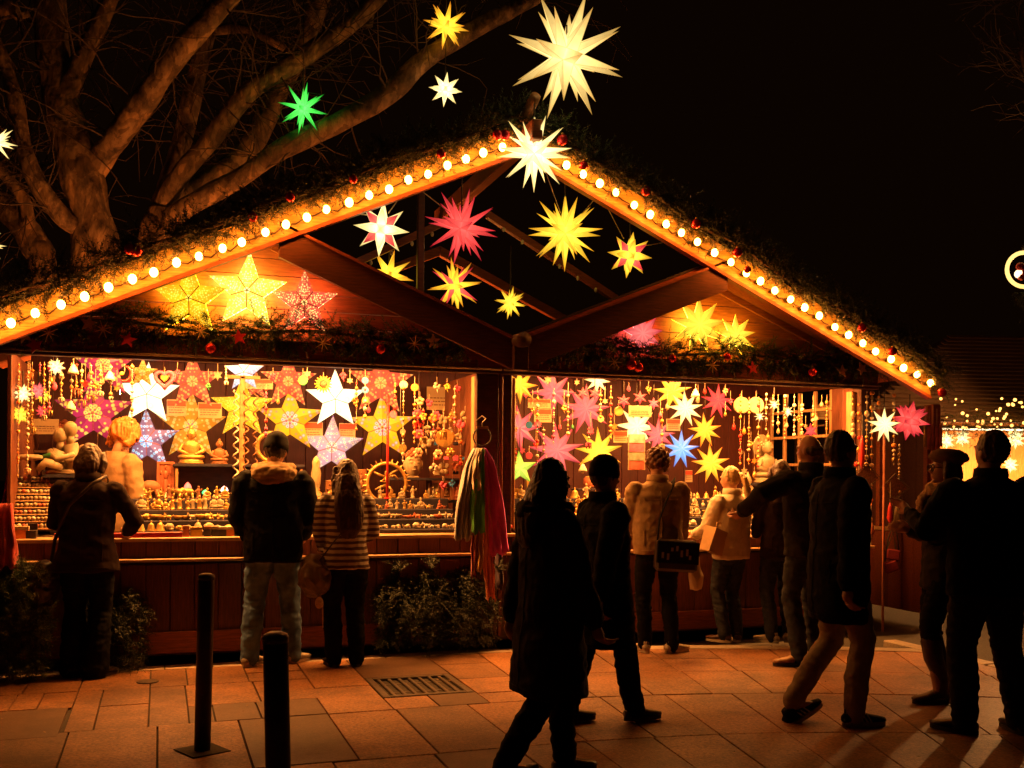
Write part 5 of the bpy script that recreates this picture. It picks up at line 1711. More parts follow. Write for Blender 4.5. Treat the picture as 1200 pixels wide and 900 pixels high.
# right hut: pictures, bowl, pumpkin lantern, statue with a halo
q = at_y(617, 595, 0.62)
for (x, w, h, mm, lab) in ((622, 0.10, 0.17, CREAM, "upright picture with an orange sun on the right counter"), (600, 0.15, 0.09, GOLD, "stack of gilt boxes near the scarves")):
    q = at_y(x, 598, 0.66)
    relief("small_picture", lab, "picture", (q.x, 0.66, 1.268), w, h, mm, GOLD, 6)
for (x, mm, lab) in ((690, TERRA, "round orange lantern pot above the dark walkers"), (706, WHITE, "white square lantern pot beside the orange one")):
    q = at_y(x, 565, 0.9)
    t = thing("lantern_pot", lab, "lantern", (q.x, 0.9, q.z - 0.06))
    part("pot", MB().add(lathe([(0.04, 0), (0.055, 0.02), (0.06, 0.06), (0.05, 0.10), (0.03, 0.115)], 14 if mm is TERRA else 4), smooth=mm is TERRA), mm, t)
    part("rim", MB().add(ringtube((0, 0, 0.112), 0.03, 0.008, 14, 5, 'Z'), smooth=True), GOLD, t)
q = at_y(698, 573, 0.92)
rs = thing("wall_shelf", "shelf under the two lantern pots in the right hut", "shelf", (q.x, 0.92, at_y(698, 565, 0.9).z - 0.061))
part("board", MB().add(box((0, 0.0, -0.012), (0.46, 0.18, 0.022), 0.003)), NAVY, rs)
part("post", MB().add(box((0, 0.05, -0.33), (0.05, 0.05, 0.6), 0.003)), NAVY, rs)
q = at_y(612, 617, 0.3)
t = thing("fruit_bowl", "wide bowl heaped with red and gold things by the scarves", "bowl", (at_y(607, 620, 0.06).x, 0.03, ctz))
part("bowl", MB().add(lathe([(0.05, 0), (0.09, 0.012), (0.14, 0.04), (0.135, 0.042), (0.08, 0.02), (0.02, 0.016)], 20, sy=0.5), smooth=True), BROWNST, t)
hp = MB()
for _ in range(26):
    hp.add(ball((random.uniform(-0.1, 0.1), random.uniform(-0.04, 0.04), 0.045 + random.uniform(0, 0.02)), random.uniform(0.014, 0.022), 7, 5), smooth=True, mat=random.choice((0, 0, 1)))
part("heap", hp, [REDP, GOLD], t, kind="stuff")
q = at_y(905, 566, 0.75)
hs = thing("pedestal_table", "cloth-covered stand under the haloed statue in the right hut", "table", (q.x, 0.85, 0.08))
part("top", MB().add(box((0, 0, q.z - 0.08 - 0.014), (0.44, 0.3, 0.026), 0.003)), NAVY, hs)
part("column", MB().add(box((0, 0, (q.z - 0.11) / 2), (0.3, 0.2, q.z - 0.12), 0.004)), NAVY, hs)
big_buddha("pale seated statue with a round halo near the bald man", (q.x, 0.85, q.z), 0.86, CREAM, 0.25, True)
q = at_y(874, 560, 0.7)
t = thing("pale_vase", "pale gourd vase left of the haloed statue", "vase", (q.x, 0.66, 1.268))
part("vase", MB().add(lathe([(0.04, 0), (0.07, 0.05), (0.055, 0.11), (0.025, 0.14), (0.045, 0.17), (0.03, 0.21), (0.012, 0.25), (0.003, 0.27)], 14), smooth=True), CREAM, t)
for i in range(12):
    q = at_y(848 + i * 5.5, 582, 0.5)
    t = thing("wood_flower", "pale carved flower sticks by the woman in white", "flower", (q.x, 0.5 + random.uniform(-0.1, 0.1), 1.178), random.random(), "pale carved flowers by the woman in white")
    fm = MB()
    for k in range(7):
        a = 2 * PI * k / 7
        fm.add(tube([(0, 0, 0.08), (math.cos(a) * 0.05, math.sin(a) * 0.05, 0.13 + random.uniform(-0.02, 0.03))], [0.012, 0.004], 5))
    part("petals", fm, CREAM, t)
    part("stick", MB().add(tube([(0, 0, 0), (0, 0, 0.085)], 0.008, 5)), BROWNST, t)


# ---------------------------------------------------------------- price cards
def card(label, x, y, w, h, Y, red=True, extra=None):
    p = at_y(x, y, Y)
    k = m_per_px(p)
    t = thing("price_card", label, "sign", p, -TURN * 0.4)
    W, H = w * k, h * k
    part("card", MB().add(box((0, 0, 0), (W, 0.012, H), 0.002)), CARD, t)
    if red:
        part("header", MB().add(box((0, -0.0075, H * 0.28), (W * 0.94, 0.003, H * 0.34))), CARDRED, t)
    ln = MB()
    for i in range(3):
        z = H * (0.02 - 0.15 * i)
        x0 = -W * 0.40
        while x0 < W * 0.3:
            l_ = random.uniform(0.06, 0.16) * W
            ln.add(box((x0 + l_ / 2, -0.0075, z), (l_, 0.003, H * 0.045)))
            x0 += l_ + 0.03 * W
    part("print", ln, INK, t, kind="stuff")
    return t


card("wooden sign with dark lettering behind the far left mobiles", 54, 500, 28, 18, 1.5, False)
card("price card left of the dull orange star", 207, 478, 22, 19, 1.3)
card("price card with red heading left of the ribboned pole", 246, 481, 27, 18, 1.3)
card("price card under the board right of the pole", 304, 450, 31, 12, 1.2)
card("price card right of the rose star", 366, 504, 24, 19, 1.3)
card("double price card under the right white star", 407, 505, 19, 18, 1.3)
card("large pale board behind the shells by the left hut's right wall", 515, 467, 30, 27, 1.4, False)
card("upper price card beside the top pink star", 632, 473, 28, 11, 0.9)
card("lower price card above the low pink star", 636, 487, 21, 16, 0.9)
card("price card above the bright yellow star", 727, 512, 17, 14, 0.7)
card("white price board at the top of the right hut", 750, 482, 28, 13, 0.55, False)
card("price card right of the small pink star", 789, 498, 17, 14, 0.9)
card("yellow price tag below the blue star", 807, 558, 9, 14, 1.0)
card("pale card hung on the lattice window", 965, 483, 18, 17, 0.9, False)
p = at_y(746, 530, 0.35)
t = thing("poster_strip", "tall strip of coloured pictures hung before the beige jacket", "poster", p, -0.1)
k = m_per_px(p)
part("backing", MB().add(box((0, 0, 0), (21 * k, 0.01, 42 * k), 0.002)), CARD, t)
for i, c in enumerate(((0.45, 0.42, 0.42), (0.52, 0.12, 0.22), (0.25, 0.26, 0.20), (0.55, 0.10, 0.08))):
    part("picture", MB().add(box((0, -0.0065, (15.5 - 10.3 * i) * k), (19 * k, 0.003, 9.2 * k))), mat("poster picture", c, 0.5, 0.5, 14, 0), t)
# ribboned pole in the left hut
p = at_y(284, 560, 0.75); p2 = at_y(284, 440, 0.75)
t = thing("ribboned_pole", "white pole wound with ribbon strings in the left hut", "pole", (p.x, 0.82, 0.98))
part("pole", MB().add(box((0, 0, (p2.z - 0.98) / 2), (0.045, 0.04, p2.z - 0.98), 0.004)), PALEWOOD, t)
cm = MB()
for (dx, r_) in ((-0.055, 0.022), (0.03, 0.022), (0.11, 0.02)):
    pts = [(dx + math.cos(i * 0.9) * r_, -0.05 + math.sin(i * 0.9) * r_, 0.42 + (p2.z - 0.98 - 0.55) * i / 60) for i in range(61)]
    cm.add(tube(pts, 0.007, 5), mat=0 if dx < 0 else 1, smooth=True)
part("ribbon", cm, [WHITE, BROWNST], t)
part("cross_arm", MB().add(box((0.0, 0, p2.z - 0.98 - 0.01), (0.30, 0.04, 0.03), 0.003)), PALEWOOD, t)
p = at_y(454, 552, 0.6); p2 = at_y(453, 462, 0.6)
t = thing("red_pole", "thin red stick rising from the brass dancer disc", "pole", (p.x, 0.6, 1.265))
part("stick", MB().add(tube([(0, 0, 0), (0, 0, p2.z - 1.265)], 0.012, 8), smooth=True), REDP, t)
part("foot", MB().add(lathe([(0.03, 0), (0.03, 0.008), (0.012, 0.014)], 12)), REDP, t)

# ---------------------------------------------------------------- hanging strings
SHELL = mat("shell bead", (0.70, 0.50, 0.30), 0.35, 0.3, 15, 0.05, rnd=0.2)
BEADM = [SHELL, GOLD, REDP, BLUEP, PINKP, ORANGEP, WHITE, GREENP]


def bead_string(label, x, y0, y1, Y, palette, rpx=1.7, tail=None, group=None, gap=1.3, wob=0.0):
    a, b = at_y(x, y0, Y), at_y(x, y1, Y)
    b.x = a.x
    t = thing("bead_string", label, "hanging ornament", b, random.uniform(-0.3, 0.3), group)
    H = a.z - b.z
    part("thread", MB().add(tube([(0, 0, 0), (0, 0, H)], 0.0028, 4)), THREAD, t)
    m = MB(); z = 0.015; k = m_per_px(a)
    while z < H - 0.01:
        r = rpx * k * random.choice((0.55, 0.7, 0.8, 1.0, 1.35))
        if random.random() < 0.82:
            m.add(ball((random.uniform(-1, 1) * wob, random.uniform(-1, 1) * wob, z), (r, r, r * random.uniform(0.8, 1.3)), 7, 5), mat=random.randrange(len(palette)), smooth=True)
        z += r * 2 * gap * random.uniform(0.8, 1.7)
    part("beads", m, palette, t, kind="stuff")
    if tail:
        n, rp, mm = tail
        tm_ = MB()
        for i in range(n):
            w = 2 * PI * i / n
            tm_.add(tube([(math.cos(w) * rp * k, math.sin(w) * rp * k * 0.6, -0.01), (math.cos(w) * rp * k, math.sin(w) * rp * k * 0.6, -rp * 2.6 * k)], [0.007, 0.004], 6), smooth=True)
        tm_.add(lathe([(0.001, 0.0), (rp * k * 1.1, -0.004), (rp * k * 1.1, -0.012), (0.001, -0.014)], 12))
        part("chimes", tm_, mm, t)
    return t


PA = [SHELL, GOLD, ORANGEP]; PB = [SHELL, WHITE, PINKP]; PC = [GOLD, REDP, ORANGEP]; PD = [BLUEP, YELLOWP, WHITE, REDP]; PE = [SHELL, WHITE, GOLD]
ST = [(12, 425, 580, 0.25, PA, None), (22, 425, 560, 0.2, PA, None), (33, 424, 548, 0.25, PE, (5, 3, SHELL)), (38, 424, 500, 0.3, PA, (6, 3.4, GOLD)), (47, 424, 440, 0.3, PB, None), (52, 424, 486, 0.25, PA, (5, 2.6, SHELL)), (58, 424, 480, 0.3, PB, (4, 3, GOLD)),
      (72, 425, 465, 0.3, PE, (5, 2.6, WHITE)), (84, 425, 470, 0.35, PA, (6, 4, GOLD)), (90, 426, 455, 0.3, PC, (6, 4, TERRA)), (96, 426, 468, 0.35, PA, (6, 4, GOLD)), (107, 427, 462, 0.35, PE, (6, 4, GOLD)), (118, 427, 458, 0.3, PE, (4, 3, SHELL)), (130, 427, 464, 0.3, PE, (3, 2, WHITE)),
      (155, 426, 500, 0.3, PE, None), (265, 428, 446, 0.3, PE, (3, 2, WHITE)), (312, 450, 514, 0.4, [REDP, PINKP], None), (418, 445, 505, 0.35, PC, None), (428, 444, 490, 0.3, PD, None), (463, 448, 486, 0.35, PC, None), (473, 446, 542, 0.3, PE, None), (486, 448, 520, 0.3, PA, None),
      (496, 478, 512, 0.35, PC, (5, 3.5, GOLD)), (508, 480, 505, 0.35, PB, (5, 3.5, SHELL)), (520, 478, 505, 0.35, PA, (6, 4, GOLD)), (533, 452, 500, 0.3, PB, None), (540, 500, 545, 0.5, PC, None)]
SR = [(590, 455, 480, 0.3, PE, (6, 4, CREAM)), (597, 455, 560, 0.35, PA, None), (605, 500, 545, 0.4, PC, None), (630, 455, 545, 0.35, PD, None), (637, 500, 530, 0.35, PE, None), (649, 455, 520, 0.3, PB, None), (666, 448, 510, 0.3, PE, None), (690, 500, 518, 0.3, PB, (5, 3, PINKP)), (704, 455, 490, 0.3, PE, None), (716, 452, 515, 0.3, PC, None),
      (776, 478, 520, 0.4, PC, (5, 3, CREAM)), (868, 462, 545, 0.3, PC, None), (878, 465, 545, 0.35, PA, None), (889, 465, 548, 0.3, PC, None), (898, 460, 505, 0.3, PE, None), (906, 462, 500, 0.3, PE, None), (912, 462, 498, 0.3, PE, None), (920, 462, 515, 0.3, PE, None), (931, 462, 515, 0.3, PE, None), (940, 462, 505, 0.3, PE, (3, 2, SHELL)),
      (953, 463, 500, 0.3, PE, None), (963, 463, 476, 0.3, PE, None), (969, 463, 510, 0.3, PA, None)]
SO = [(1000, 458, 560, -0.12, PA, None), (1007, 458, 600, -0.15, PC, None), (1016, 458, 590, -0.18, PA, None), (1022, 458, 640, -0.2, PA, None), (1030, 458, 480, -0.2, PC, None), (1048, 458, 545, -0.2, PA, None), (1054, 520, 590, -0.2, PE, None), (1012, 520, 590, -0.12, [REDP, ORANGEP], None), (1004, 540, 600, -0.1, [REDP, GOLD], None)]
for lst, grp in ((ST, "left hut"), (SR, "right hut"), (SO, "right end")):
    for (x, y0, y1, Y, pal, tail) in lst:
        pn = {id(PA): "shell and gold", id(PB): "shell and pink", id(PC): "gold and red", id(PD): "blue and many-coloured", id(PE): "white shell"}.get(id(pal), "red")
        kind = " with chimes" if tail else ""
        side = "far left" if x < 140 else "middle left hut" if x < 470 else "left hut jamb" if x < 560 else "left of the right hut" if x < 730 else "lattice window" if x < 990 else "outer right end"
        bead_string("%s bead string%s at the %s" % (pn, kind, side), x, y0, y1, Y, pal, 1.7 if x < 1000 or x > 1056 else 2.3, tail, "%s strings%s %s" % (pn, kind, side))
# discs, hearts, crescents, glass eyes and other hanging pieces
def pendant(name, label, cat, x, y, Y, mb, mats, cord=0.12, rz=0):
    p = at_y(x, y, Y)
    t = thing(name, label, cat, p, rz - TURN * 0.6)
    part("charm", mb, mats, t)
    part("cord", MB().add(tube([(0, 0, 0.01), (0, 0, cord)], 0.003, 4)), THREAD, t)
    return t


def disc(r, d=0.012, mid=None):
    m = MB().add(lathe([(0.001, -d), (r * 0.92, -d), (r, 0), (r * 0.92, d), (0.001, d)], 20), Matrix.Rotation(R(90), 4, 'X'))
    m.add(lathe([(0.001, -d - 0.004), (r * 0.55, -d - 0.004), (r * 0.6, -d), (0.001, -d)], 16), Matrix.Rotation(R(-90), 4, 'X') @ Matrix.Rotation(PI, 4, 'X'), mat=1)
    return m


HEARTM = MB()
hp_ = [(0.075 * math.sin(t) ** 3, 0.0047 * (13 * math.cos(t) - 5 * math.cos(2 * t) - 2 * math.cos(3 * t) - math.cos(4 * t))) for t in [2 * PI * i / 28 for i in range(28)]]
ht = [Vector((x, 0, z)) for x, z in hp_]
HEARTM.add(tube(ht + [ht[0]], 0.017, 6), smooth=True)
HEARTM.add(prism_y([(x * 0.42, z * 0.42 + 0.005) for x, z in hp_][::-1], -0.015, 0.015), mat=1)
pendant("heart_ornament", "pink open heart ornament by the left white star", "ornament", 193, 444, 0.5, HEARTM, [PINKP, GOLD], 0.1)
cr = MB(); crp = [Vector((0.06 * math.cos(a), 0, 0.06 * math.sin(a))) for a in np.linspace(-2.2, 1.6, 14)]
cr.add(tube(crp, [0.004 + 0.016 * math.sin(PI * i / 13) for i in range(14)], 6), smooth=True)
cr.add(ball((-0.02, 0, 0.0), 0.018, 8, 5), mat=1, smooth=True)
pendant("crescent_ornament", "red crescent moon ornament under the board at the left", "ornament", 146, 438, 0.35, cr, [REDP, YELLOWP], 0.08)
sun = MB().add(ball((0, 0, 0), (0.035, 0.02, 0.035), 12, 7), mat=1, smooth=True)
for i in range(16):
    a = 2 * PI * i / 16
    sun.add(tube([(math.cos(a) * 0.035, 0, math.sin(a) * 0.035), (math.cos(a) * 0.078, 0, math.sin(a) * 0.078)], [0.014, 0.003], 5))
pendant("sun_ornament", "yellow sunflower ornament beside the right white star", "ornament", 379, 450, 0.5, sun, [YELLOWP, TERRA], 0.1)
for (x, y, r, mm, m2, lab) in ((428, 446, 0.032, BLUEP, WHITE, "blue glass disc at the top of the bead string"), (428, 457, 0.032, BLUEP, WHITE, "blue glass disc second down the bead string"), (428, 469, 0.028, YELLOWP, GREENP, "yellow green glass disc third down"), (473, 451, 0.038, WHITE, NAVY, "large white-rimmed blue eye disc"),
                              (472, 525, 0.036, GOLD, NAVY, "low gilt-rimmed blue eye disc"), (472, 506, 0.026, CREAM, NAVY, "small cream eye disc in the middle"), (486, 454, 0.035, ORANGEP, YELLOWP, "orange glass disc by the large board"), (461, 486, 0.034, PINKP, REDP, "pink felt disc beside the patterned star"),
                              (521, 514, 0.085, GOLD, BROWNST, "large brass gong disc among the shells"), (630, 497, 0.034, PINKP, NAVY, "pink glass disc under the price cards"), (620, 498, 0.034, BLUEP, REDP, "blue glass disc under the price cards"), (589, 518, 0.06, CREAM, BROWNST, "cream drop disc beside the dark post"),
                              (620, 534, 0.034, PINKP, REDP, "pink disc above the lime star"), (704, 491, 0.034, CREAM, GOLD, "cream disc right of the nine-pointed star"), (725, 482, 0.045, GOLD, ORANGEP, "golden hoop disc near the price card"), (869, 475, 0.085, CREAM, PINKP, "left of two cream and pink plates"), (886, 475, 0.085, CREAM, PINKP, "right of two cream and pink plates"),
                              (355, 446, 0.042, GREENP, YELLOWP, "green and yellow owl disc by the sunflower"), (635, 552, 0.03, ORANGEP, REDP, "orange disc low by the walkers")):
    pendant("glass_disc", lab, "ornament", x, y, 0.45, disc(r), [mm, m2], 0.06 + r)
for (x, y, lab) in ((129, 440, "white bell ornament at the far left of the board"), (86, 432, "white flower bell under the board at left"), (815, 460, "white bell ornament left of the red star"), (683, 548, "pale bell ornament low in the right hut"), (83, 475, "white little bell below the pink star")):
    pendant("bell_ornament", lab, "ornament", x, y, 0.3, MB().add(lathe([(0.045, -0.04), (0.038, -0.02), (0.024, 0.01), (0.012, 0.03), (0.003, 0.036)], 12), smooth=True).add(ball((0, 0, -0.045), 0.012, 7, 5), smooth=True), WHITE, 0.08)
for i in range(9):
    x, y = 492 + (i % 3) * 19 + random.uniform(-3, 3), 488 + (i // 3) * 22 + random.uniform(-3, 3)
    m = MB()
    for k in range(6):
        a = 2 * PI * k / 6
        m.add(ball((math.cos(a) * 0.028, 0, math.sin(a) * 0.028), (0.02, 0.012, 0.02), 7, 5), smooth=True)
    m.add(ball((0, -0.01, 0), 0.018, 7, 5), mat=1, smooth=True)
    pendant("shell_rosette", "shell rosette hung among chimes on the left hut's side wall", "ornament", x, y, 0.6, m, [random.choice((SHELL, CREAM, GOLD, PINKP)), random.choice((REDP, GOLD, TERRA))], 0.08)["group"] = "shell rosettes on the side wall"
for i in range(12):
    x, y = 512 + (i % 4) * 11, 520 + (i // 4) * 17
    pendant("charm_box", "tiny dark and bright charms pinned by the scarves", "ornament", x, y, 0.7, MB().add(box((0, 0, 0), (0.05, 0.03, random.choice((0.03, 0.05))), 0.004)), random.choice((NAVY, TERRA, PINKP, BLUEP, CREAM, REDP)), 0.05)["group"] = "charms by the scarves"
# crowded side wall of the left hut: shells, masks, plates and cords
def shell_cluster(m, r):
    b = MB()
    for k in range(5):
        a = 2 * PI * k / 5 + random.random()
        b.add(ball((math.cos(a) * r * 0.7, random.uniform(-0.01, 0.01), math.sin(a) * r * 0.7), (r * 0.6, r * 0.4, r * 0.55), 7, 5), smooth=True)
    b.add(tube([(0, 0, -r), (0.01, 0, -r * 2.2)], [r * 0.22, r * 0.05], 6), smooth=True)
    return b


SIDE = [(492, 470, 0.035, CREAM, "cream shell bunch high by the bead strings"), (503, 472, 0.03, PINKP, "pink shell bunch under the rail"), (512, 452, 0.03, WHITE, "white shell bunch above the large board"), (524, 453, 0.026, YELLOWP, "yellow shell bunch above the large board"),
        (536, 455, 0.028, PINKP, "pink shell bunch by the jamb"), (545, 487, 0.04, CREAM, "cream shell bunch beside the jamb"), (540, 497, 0.035, PINKP, "rose shell bunch beside the jamb"), (531, 487, 0.035, GOLD, "golden shell bunch under the board"), (519, 492, 0.04, CREAM, "cream shell bunch under the board"),
        (507, 490, 0.035, ORANGEP, "orange shell bunch under the board"), (496, 488, 0.03, YELLOWP, "yellow shell bunch left of the board"), (489, 498, 0.034, REDP, "red shell bunch left of the board"), (501, 503, 0.03, CREAM, "small cream shell bunch over the gong"), (513, 505, 0.03, TERRA, "brown shell bunch over the gong"),
        (527, 505, 0.03, WHITE, "white shell bunch over the gong"), (537, 512, 0.032, CREAM, "cream shell bunch right of the gong"), (499, 519, 0.05, CREAM, "long cream shell bunch left of the gong"), (508, 548, 0.035, WHITE, "white shell bunch above the carved plates"), (520, 549, 0.05, CREAM, "large cream shell bunch under the gong"),
        (533, 546, 0.03, TERRA, "brown shell bunch under the charms"), (543, 541, 0.03, YELLOWP, "yellow shell bunch under the charms"), (546, 562, 0.03, PINKP, "pink shell bunch over the plates"), (530, 566, 0.028, BLUEP, "blue shell bunch over the plates"), (519, 568, 0.028, PINKP, "rose shell bunch over the plates")]
for (x, y, r, m, lab) in SIDE:
    pendant("shell_bunch", lab, "ornament", x, y, random.uniform(0.5, 0.8), shell_cluster(m, r), m, r + 0.05)
# small things hung close under the board in both huts
SMALL = [(105, 440, PINKP), (112, 452, GOLD), (120, 446, CREAM), (137, 455, GOLD), (100, 450, REDP), (72, 440, CREAM), (64, 452, PINKP), (60, 445, GOLD), (35, 440, ORANGEP), (18, 452, CREAM), (208, 436, PINKP), (255, 440, CREAM), (244, 452, GREENP), (320, 440, PINKP), (326, 470, GOLD), (360, 438, CREAM), (402, 440, PINKP), (410, 446, CREAM), (416, 470, GOLD), (432, 480, PINKP),
         (602, 470, CREAM), (616, 462, PINKP), (624, 480, GOLD), (642, 445, CREAM), (656, 500, PINKP), (661, 478, GOLD), (671, 500, GREENP), (676, 448, CREAM), (692, 505, PINKP), (709, 470, CREAM), (720, 500, GOLD), (737, 455, PINKP), (760, 456, GOLD), (774, 486, PINKP), (782, 476, CREAM), (794, 450, GOLD), (818, 468, CREAM), (826, 458, REDP), (850, 458, CREAM), (856, 470, PINKP), (850, 485, GOLD),
         (860, 500, REDP), (872, 505, ORANGEP), (880, 520, GOLD), (868, 530, CREAM), (884, 540, ORANGEP), (893, 520, CREAM), (900, 512, GOLD), (912, 505, CREAM), (922, 498, WHITE), (936, 490, GOLD), (944, 500, CREAM), (956, 490, WHITE), (872, 552, CREAM), (884, 556, GOLD), (595, 492, CREAM), (604, 484, CREAM), (598, 535, PINKP), (612, 528, PINKP), (640, 540, ORANGEP), (628, 520, REDP)]
CN = {id(PINKP): "pink", id(GOLD): "golden", id(CREAM): "cream", id(REDP): "red", id(ORANGEP): "orange", id(GREENP): "green", id(WHITE): "white"}
for (x, y, m) in SMALL:
    kd = random.randrange(3)
    r = random.uniform(0.022, 0.034)
    if kd == 0:
        b, nm = shell_cluster(m, r * 0.8), "shell bunch"
    elif kd == 1:
        b, nm = MB().add(prism_y([(r * 1.3 * (1 if q % 2 == 0 else 0.5) * math.sin(PI * q / 6), r * 1.3 * (1 if q % 2 == 0 else 0.5) * math.cos(PI * q / 6)) for q in range(12)], -0.006, 0.006)), "little star"
    else:
        b, nm = MB().add(lathe([(0.002, -r * 1.3), (r * 0.7, -r * 0.6), (r * 0.55, r * 0.3), (0.004, r)], 9), smooth=True), "drop"
    pendant("hanging_charm", "%s %s hung in the %s hut" % (CN[id(m)], nm, "left" if x < 570 else "right"), "ornament", x, y, random.uniform(0.35, 0.9), b, m, random.uniform(0.06, 0.2))["group"] = "%s %ss %s" % (CN[id(m)], nm, "left" if x < 570 else "right")
# hung bags at the right end
for (x, y, s, lab) in ((1046, 650, 1.0, "dark red cloth bag hung at the right end, upper of two"), (1044, 664, 1.0, "dark red cloth bag hung at the right end, lower of two")):
    p = at_y(x, y, -0.12)
    t = thing("cloth_bag", lab, "bag", p, -TURN, None)
    rb_ = MB().add(box((0, 0, 0), (0.14, 0.05, 0.11), 0.015))
    part("pouch", rb_, mat("dark red felt", (0.20, 0.015, 0.02), 0.9, 0.25, 20, 0.2) if s and y < 655 else bpy.data.materials["dark red felt"], t, (0, 0, 0), (0, 0.15 if y < 655 else -0.35, 0))
    part("strap", MB().add(tube([(-0.06, 0, 0.05), (-0.05, 0, 0.15), (0.02, 0, 0.34), (0.05, 0, 0.15), (0.06, 0, 0.05)], 0.007, 5), smooth=True), WIRE, t)
for (x, y, lab, m) in ((1049, 572, "wire diamond frame hung below the white star", WIRE), (1015, 560, "small wire diamond frame among the chains", WIRE)):
    p = at_y(x, y, -0.2)
    t = thing("wire_frame", lab, "ornament", p, -TURN)
    part("frame", MB().add(tube([(0, 0, 0.14), (0.14, 0, 0.0), (0, 0, -0.10), (-0.14, 0, 0.0), (0, 0, 0.14)], 0.006, 5)), TWIG, t)
    part("net", MB().add(prism_y([(0, 0.12), (0.12, 0), (0, -0.085), (-0.12, 0)][::-1], -0.003, 0.003)), mat("copper net", (0.16, 0.06, 0.03), 0.5, 0.5, 60, 0.4, metal=0.4), t)
for (x, y, h, mm, lab) in ((1043, 602, 26, REDP, "red felt teardrop at the right end"), (1051, 605, 30, CREAM, "pale feather tassel at the right end"), (1021, 620, 20, TERRA, "brown tassel on the long chain"), (1010, 530, 40, REDP, "hanging bundle of red paper flowers at the right end")):
    p = at_y(x, y, -0.2)
    t = thing("tassel", lab, "ornament", p)
    k = m_per_px(p)
    part("tuft", MB().add(lathe([(0.003, -h / 2 * k), (0.03, -h / 5 * k), (0.022, h / 4 * k), (0.004, h / 2 * k)], 8), smooth=True), mm, t)
    part("cord", MB().add(tube([(0, 0, h / 2 * k), (0, 0, h / 2 * k + 0.2)], 0.003, 4)), THREAD, t)
t = thing("star_pole", "thin dark red pole carrying the outside white star", "pole", (at_y(1036, 530, -0.28).x, -0.28, 0.0))
part("stick", MB().add(tube([(0, 0, 0.0), (0, 0, at_y(1036, 505, -0.28).z)], 0.012, 8), smooth=True), TERRA, t)
for i in range(5):
    p = at_y(1084 + i * 4.6, 510 + 3 * (i % 2), 0.15)
    t = thing("wind_tube", "wooden chime tube hung at the booth wall corner", "wind chime", p, 0, "chime tubes at the corner")
    part("tube", MB().add(tube([(0, 0, -0.12), (0, 0, 0.12)], 0.016, 8), smooth=True), random.choice((TERRA, BROWNST, GOLD)), t)
    part("cord", MB().add(tube([(0, 0, 0.12), (0, 0, 0.30)], 0.003, 4)), THREAD, t)

# ---------------------------------------------------------------- scarves on a ring
def cloth_mat(name, col, rough=0.75):
    return mat(name, col, rough, 0.25, 9, 0.3, (3, 3, 0.6), sheen=0.3, dist=0.006)


def scarf(label, pts, w0, w1, m, Y, folds=4, amp=0.035):
    """a gathered cloth hanging from its first point; pts are photograph points along its middle"""
    P = smooth_path([tuple(at_y(x, y, Y)) for x, y in pts], 5)
    base = Vector(P[-1])
    nu, nv = 26, len(P)
    V, Fc = [], []
    ph = random.uniform(0, 6)
    for side in (0, 1):
        for j in range(nv):
            t = j / (nv - 1)
            w = w0 + (w1 - w0) * min(1, t * 1.6) ** 0.8
            for i in range(nu):
                u = i / (nu - 1) - 0.5
                ripple = math.sin(u * folds * 2 * PI + ph + t * 1.5) * amp * (0.35 + 0.65 * t)
                nz = noise.noise(Vector((u * 3 + ph, t * 4, 0.3))) * 0.045 + (0.5 - abs(noise.noise(Vector((u * 5 + ph + t * 2.5, t * 3 - u, 4.3))))) * 0.04
                edge = noise.noise(Vector((ph, t * 6, u))) * 0.012
                V.append((P[j][0] - base.x + u * w + edge, P[j][1] - base.y + ripple + nz + side * 0.006, P[j][2] - base.z + (noise.noise(Vector((u * 4 + ph, 1, 1))) * 0.07 if j == nv - 1 else 0)))
    o = nu * nv
    for j in range(nv - 1):
        for i in range(nu - 1):
            a = j * nu + i
            Fc.append((a, a + 1, a + nu + 1, a + nu)); Fc.append((o + a, o + a + nu, o + a + nu + 1, o + a + 1))
    for j in range(nv - 1):
        for i in (0, nu - 1):
            a = j * nu + i
            Fc.append((a, a + nu, o + a + nu, o + a) if i == 0 else (a, o + a, o + a + nu, a + nu))
    for i in range(nu - 1):
        a = (nv - 1) * nu + i
        Fc.append((a, a + 1, o + a + 1, o + a)); Fc.append((i, o + i, o + i + 1, i + 1))
    return one("scarf", MB().add((V, Fc), smooth=True), m, label, "scarf", base, (0, 0, 0), 1.0)


SY = -0.36
hr = at_y(565, 512, SY)
t = thing("scarf_ring", "dark hanging ring on the middle post holding the scarves", "hook", hr, -TURN * 0.3)
part("ring", MB().add(ringtube((0, 0, 0), 0.075, 0.006, 26, 6), smooth=True), METAL, t)
part("clip", MB().add(box((0, 0, 0.078), (0.10, 0.025, 0.02), 0.003)), BROWNST, t)
part("hook", MB().add(tube([(0, 0, 0.088), (0, 0, 0.12), (0.03, 0, 0.15), (0.02, 0.10, 0.18), (0, 0.25, 0.15)], 0.005, 5), smooth=True), STEEL, t)
scarf("long grey-beige crinkled scarf, leftmost on the ring", [(560, 525), (552, 555), (547, 600), (543, 632)], 0.05, 0.17, cloth_mat("grey beige crinkled cloth", (0.46, 0.47, 0.50)), SY, 4, 0.03)
scarf("green and white scarf in the middle of the ring", [(564, 525), (562, 570), (561, 625)], 0.05, 0.13, cloth_mat("green cloth", (0.10, 0.45, 0.06)), SY - 0.035, 3, 0.02)
scarf("pink scarf, rightmost on the ring", [(567, 525), (574, 560), (580, 610), (585, 650)], 0.05, 0.19, cloth_mat("pink cloth", (0.90, 0.085, 0.85)), SY - 0.02, 3, 0.03)
scarf("white scarf end between the grey and green scarves", [(563, 525), (560, 545), (559, 575)], 0.04, 0.09, cloth_mat("white cloth", (0.6, 0.52, 0.42)), SY - 0.05, 3, 0.015)
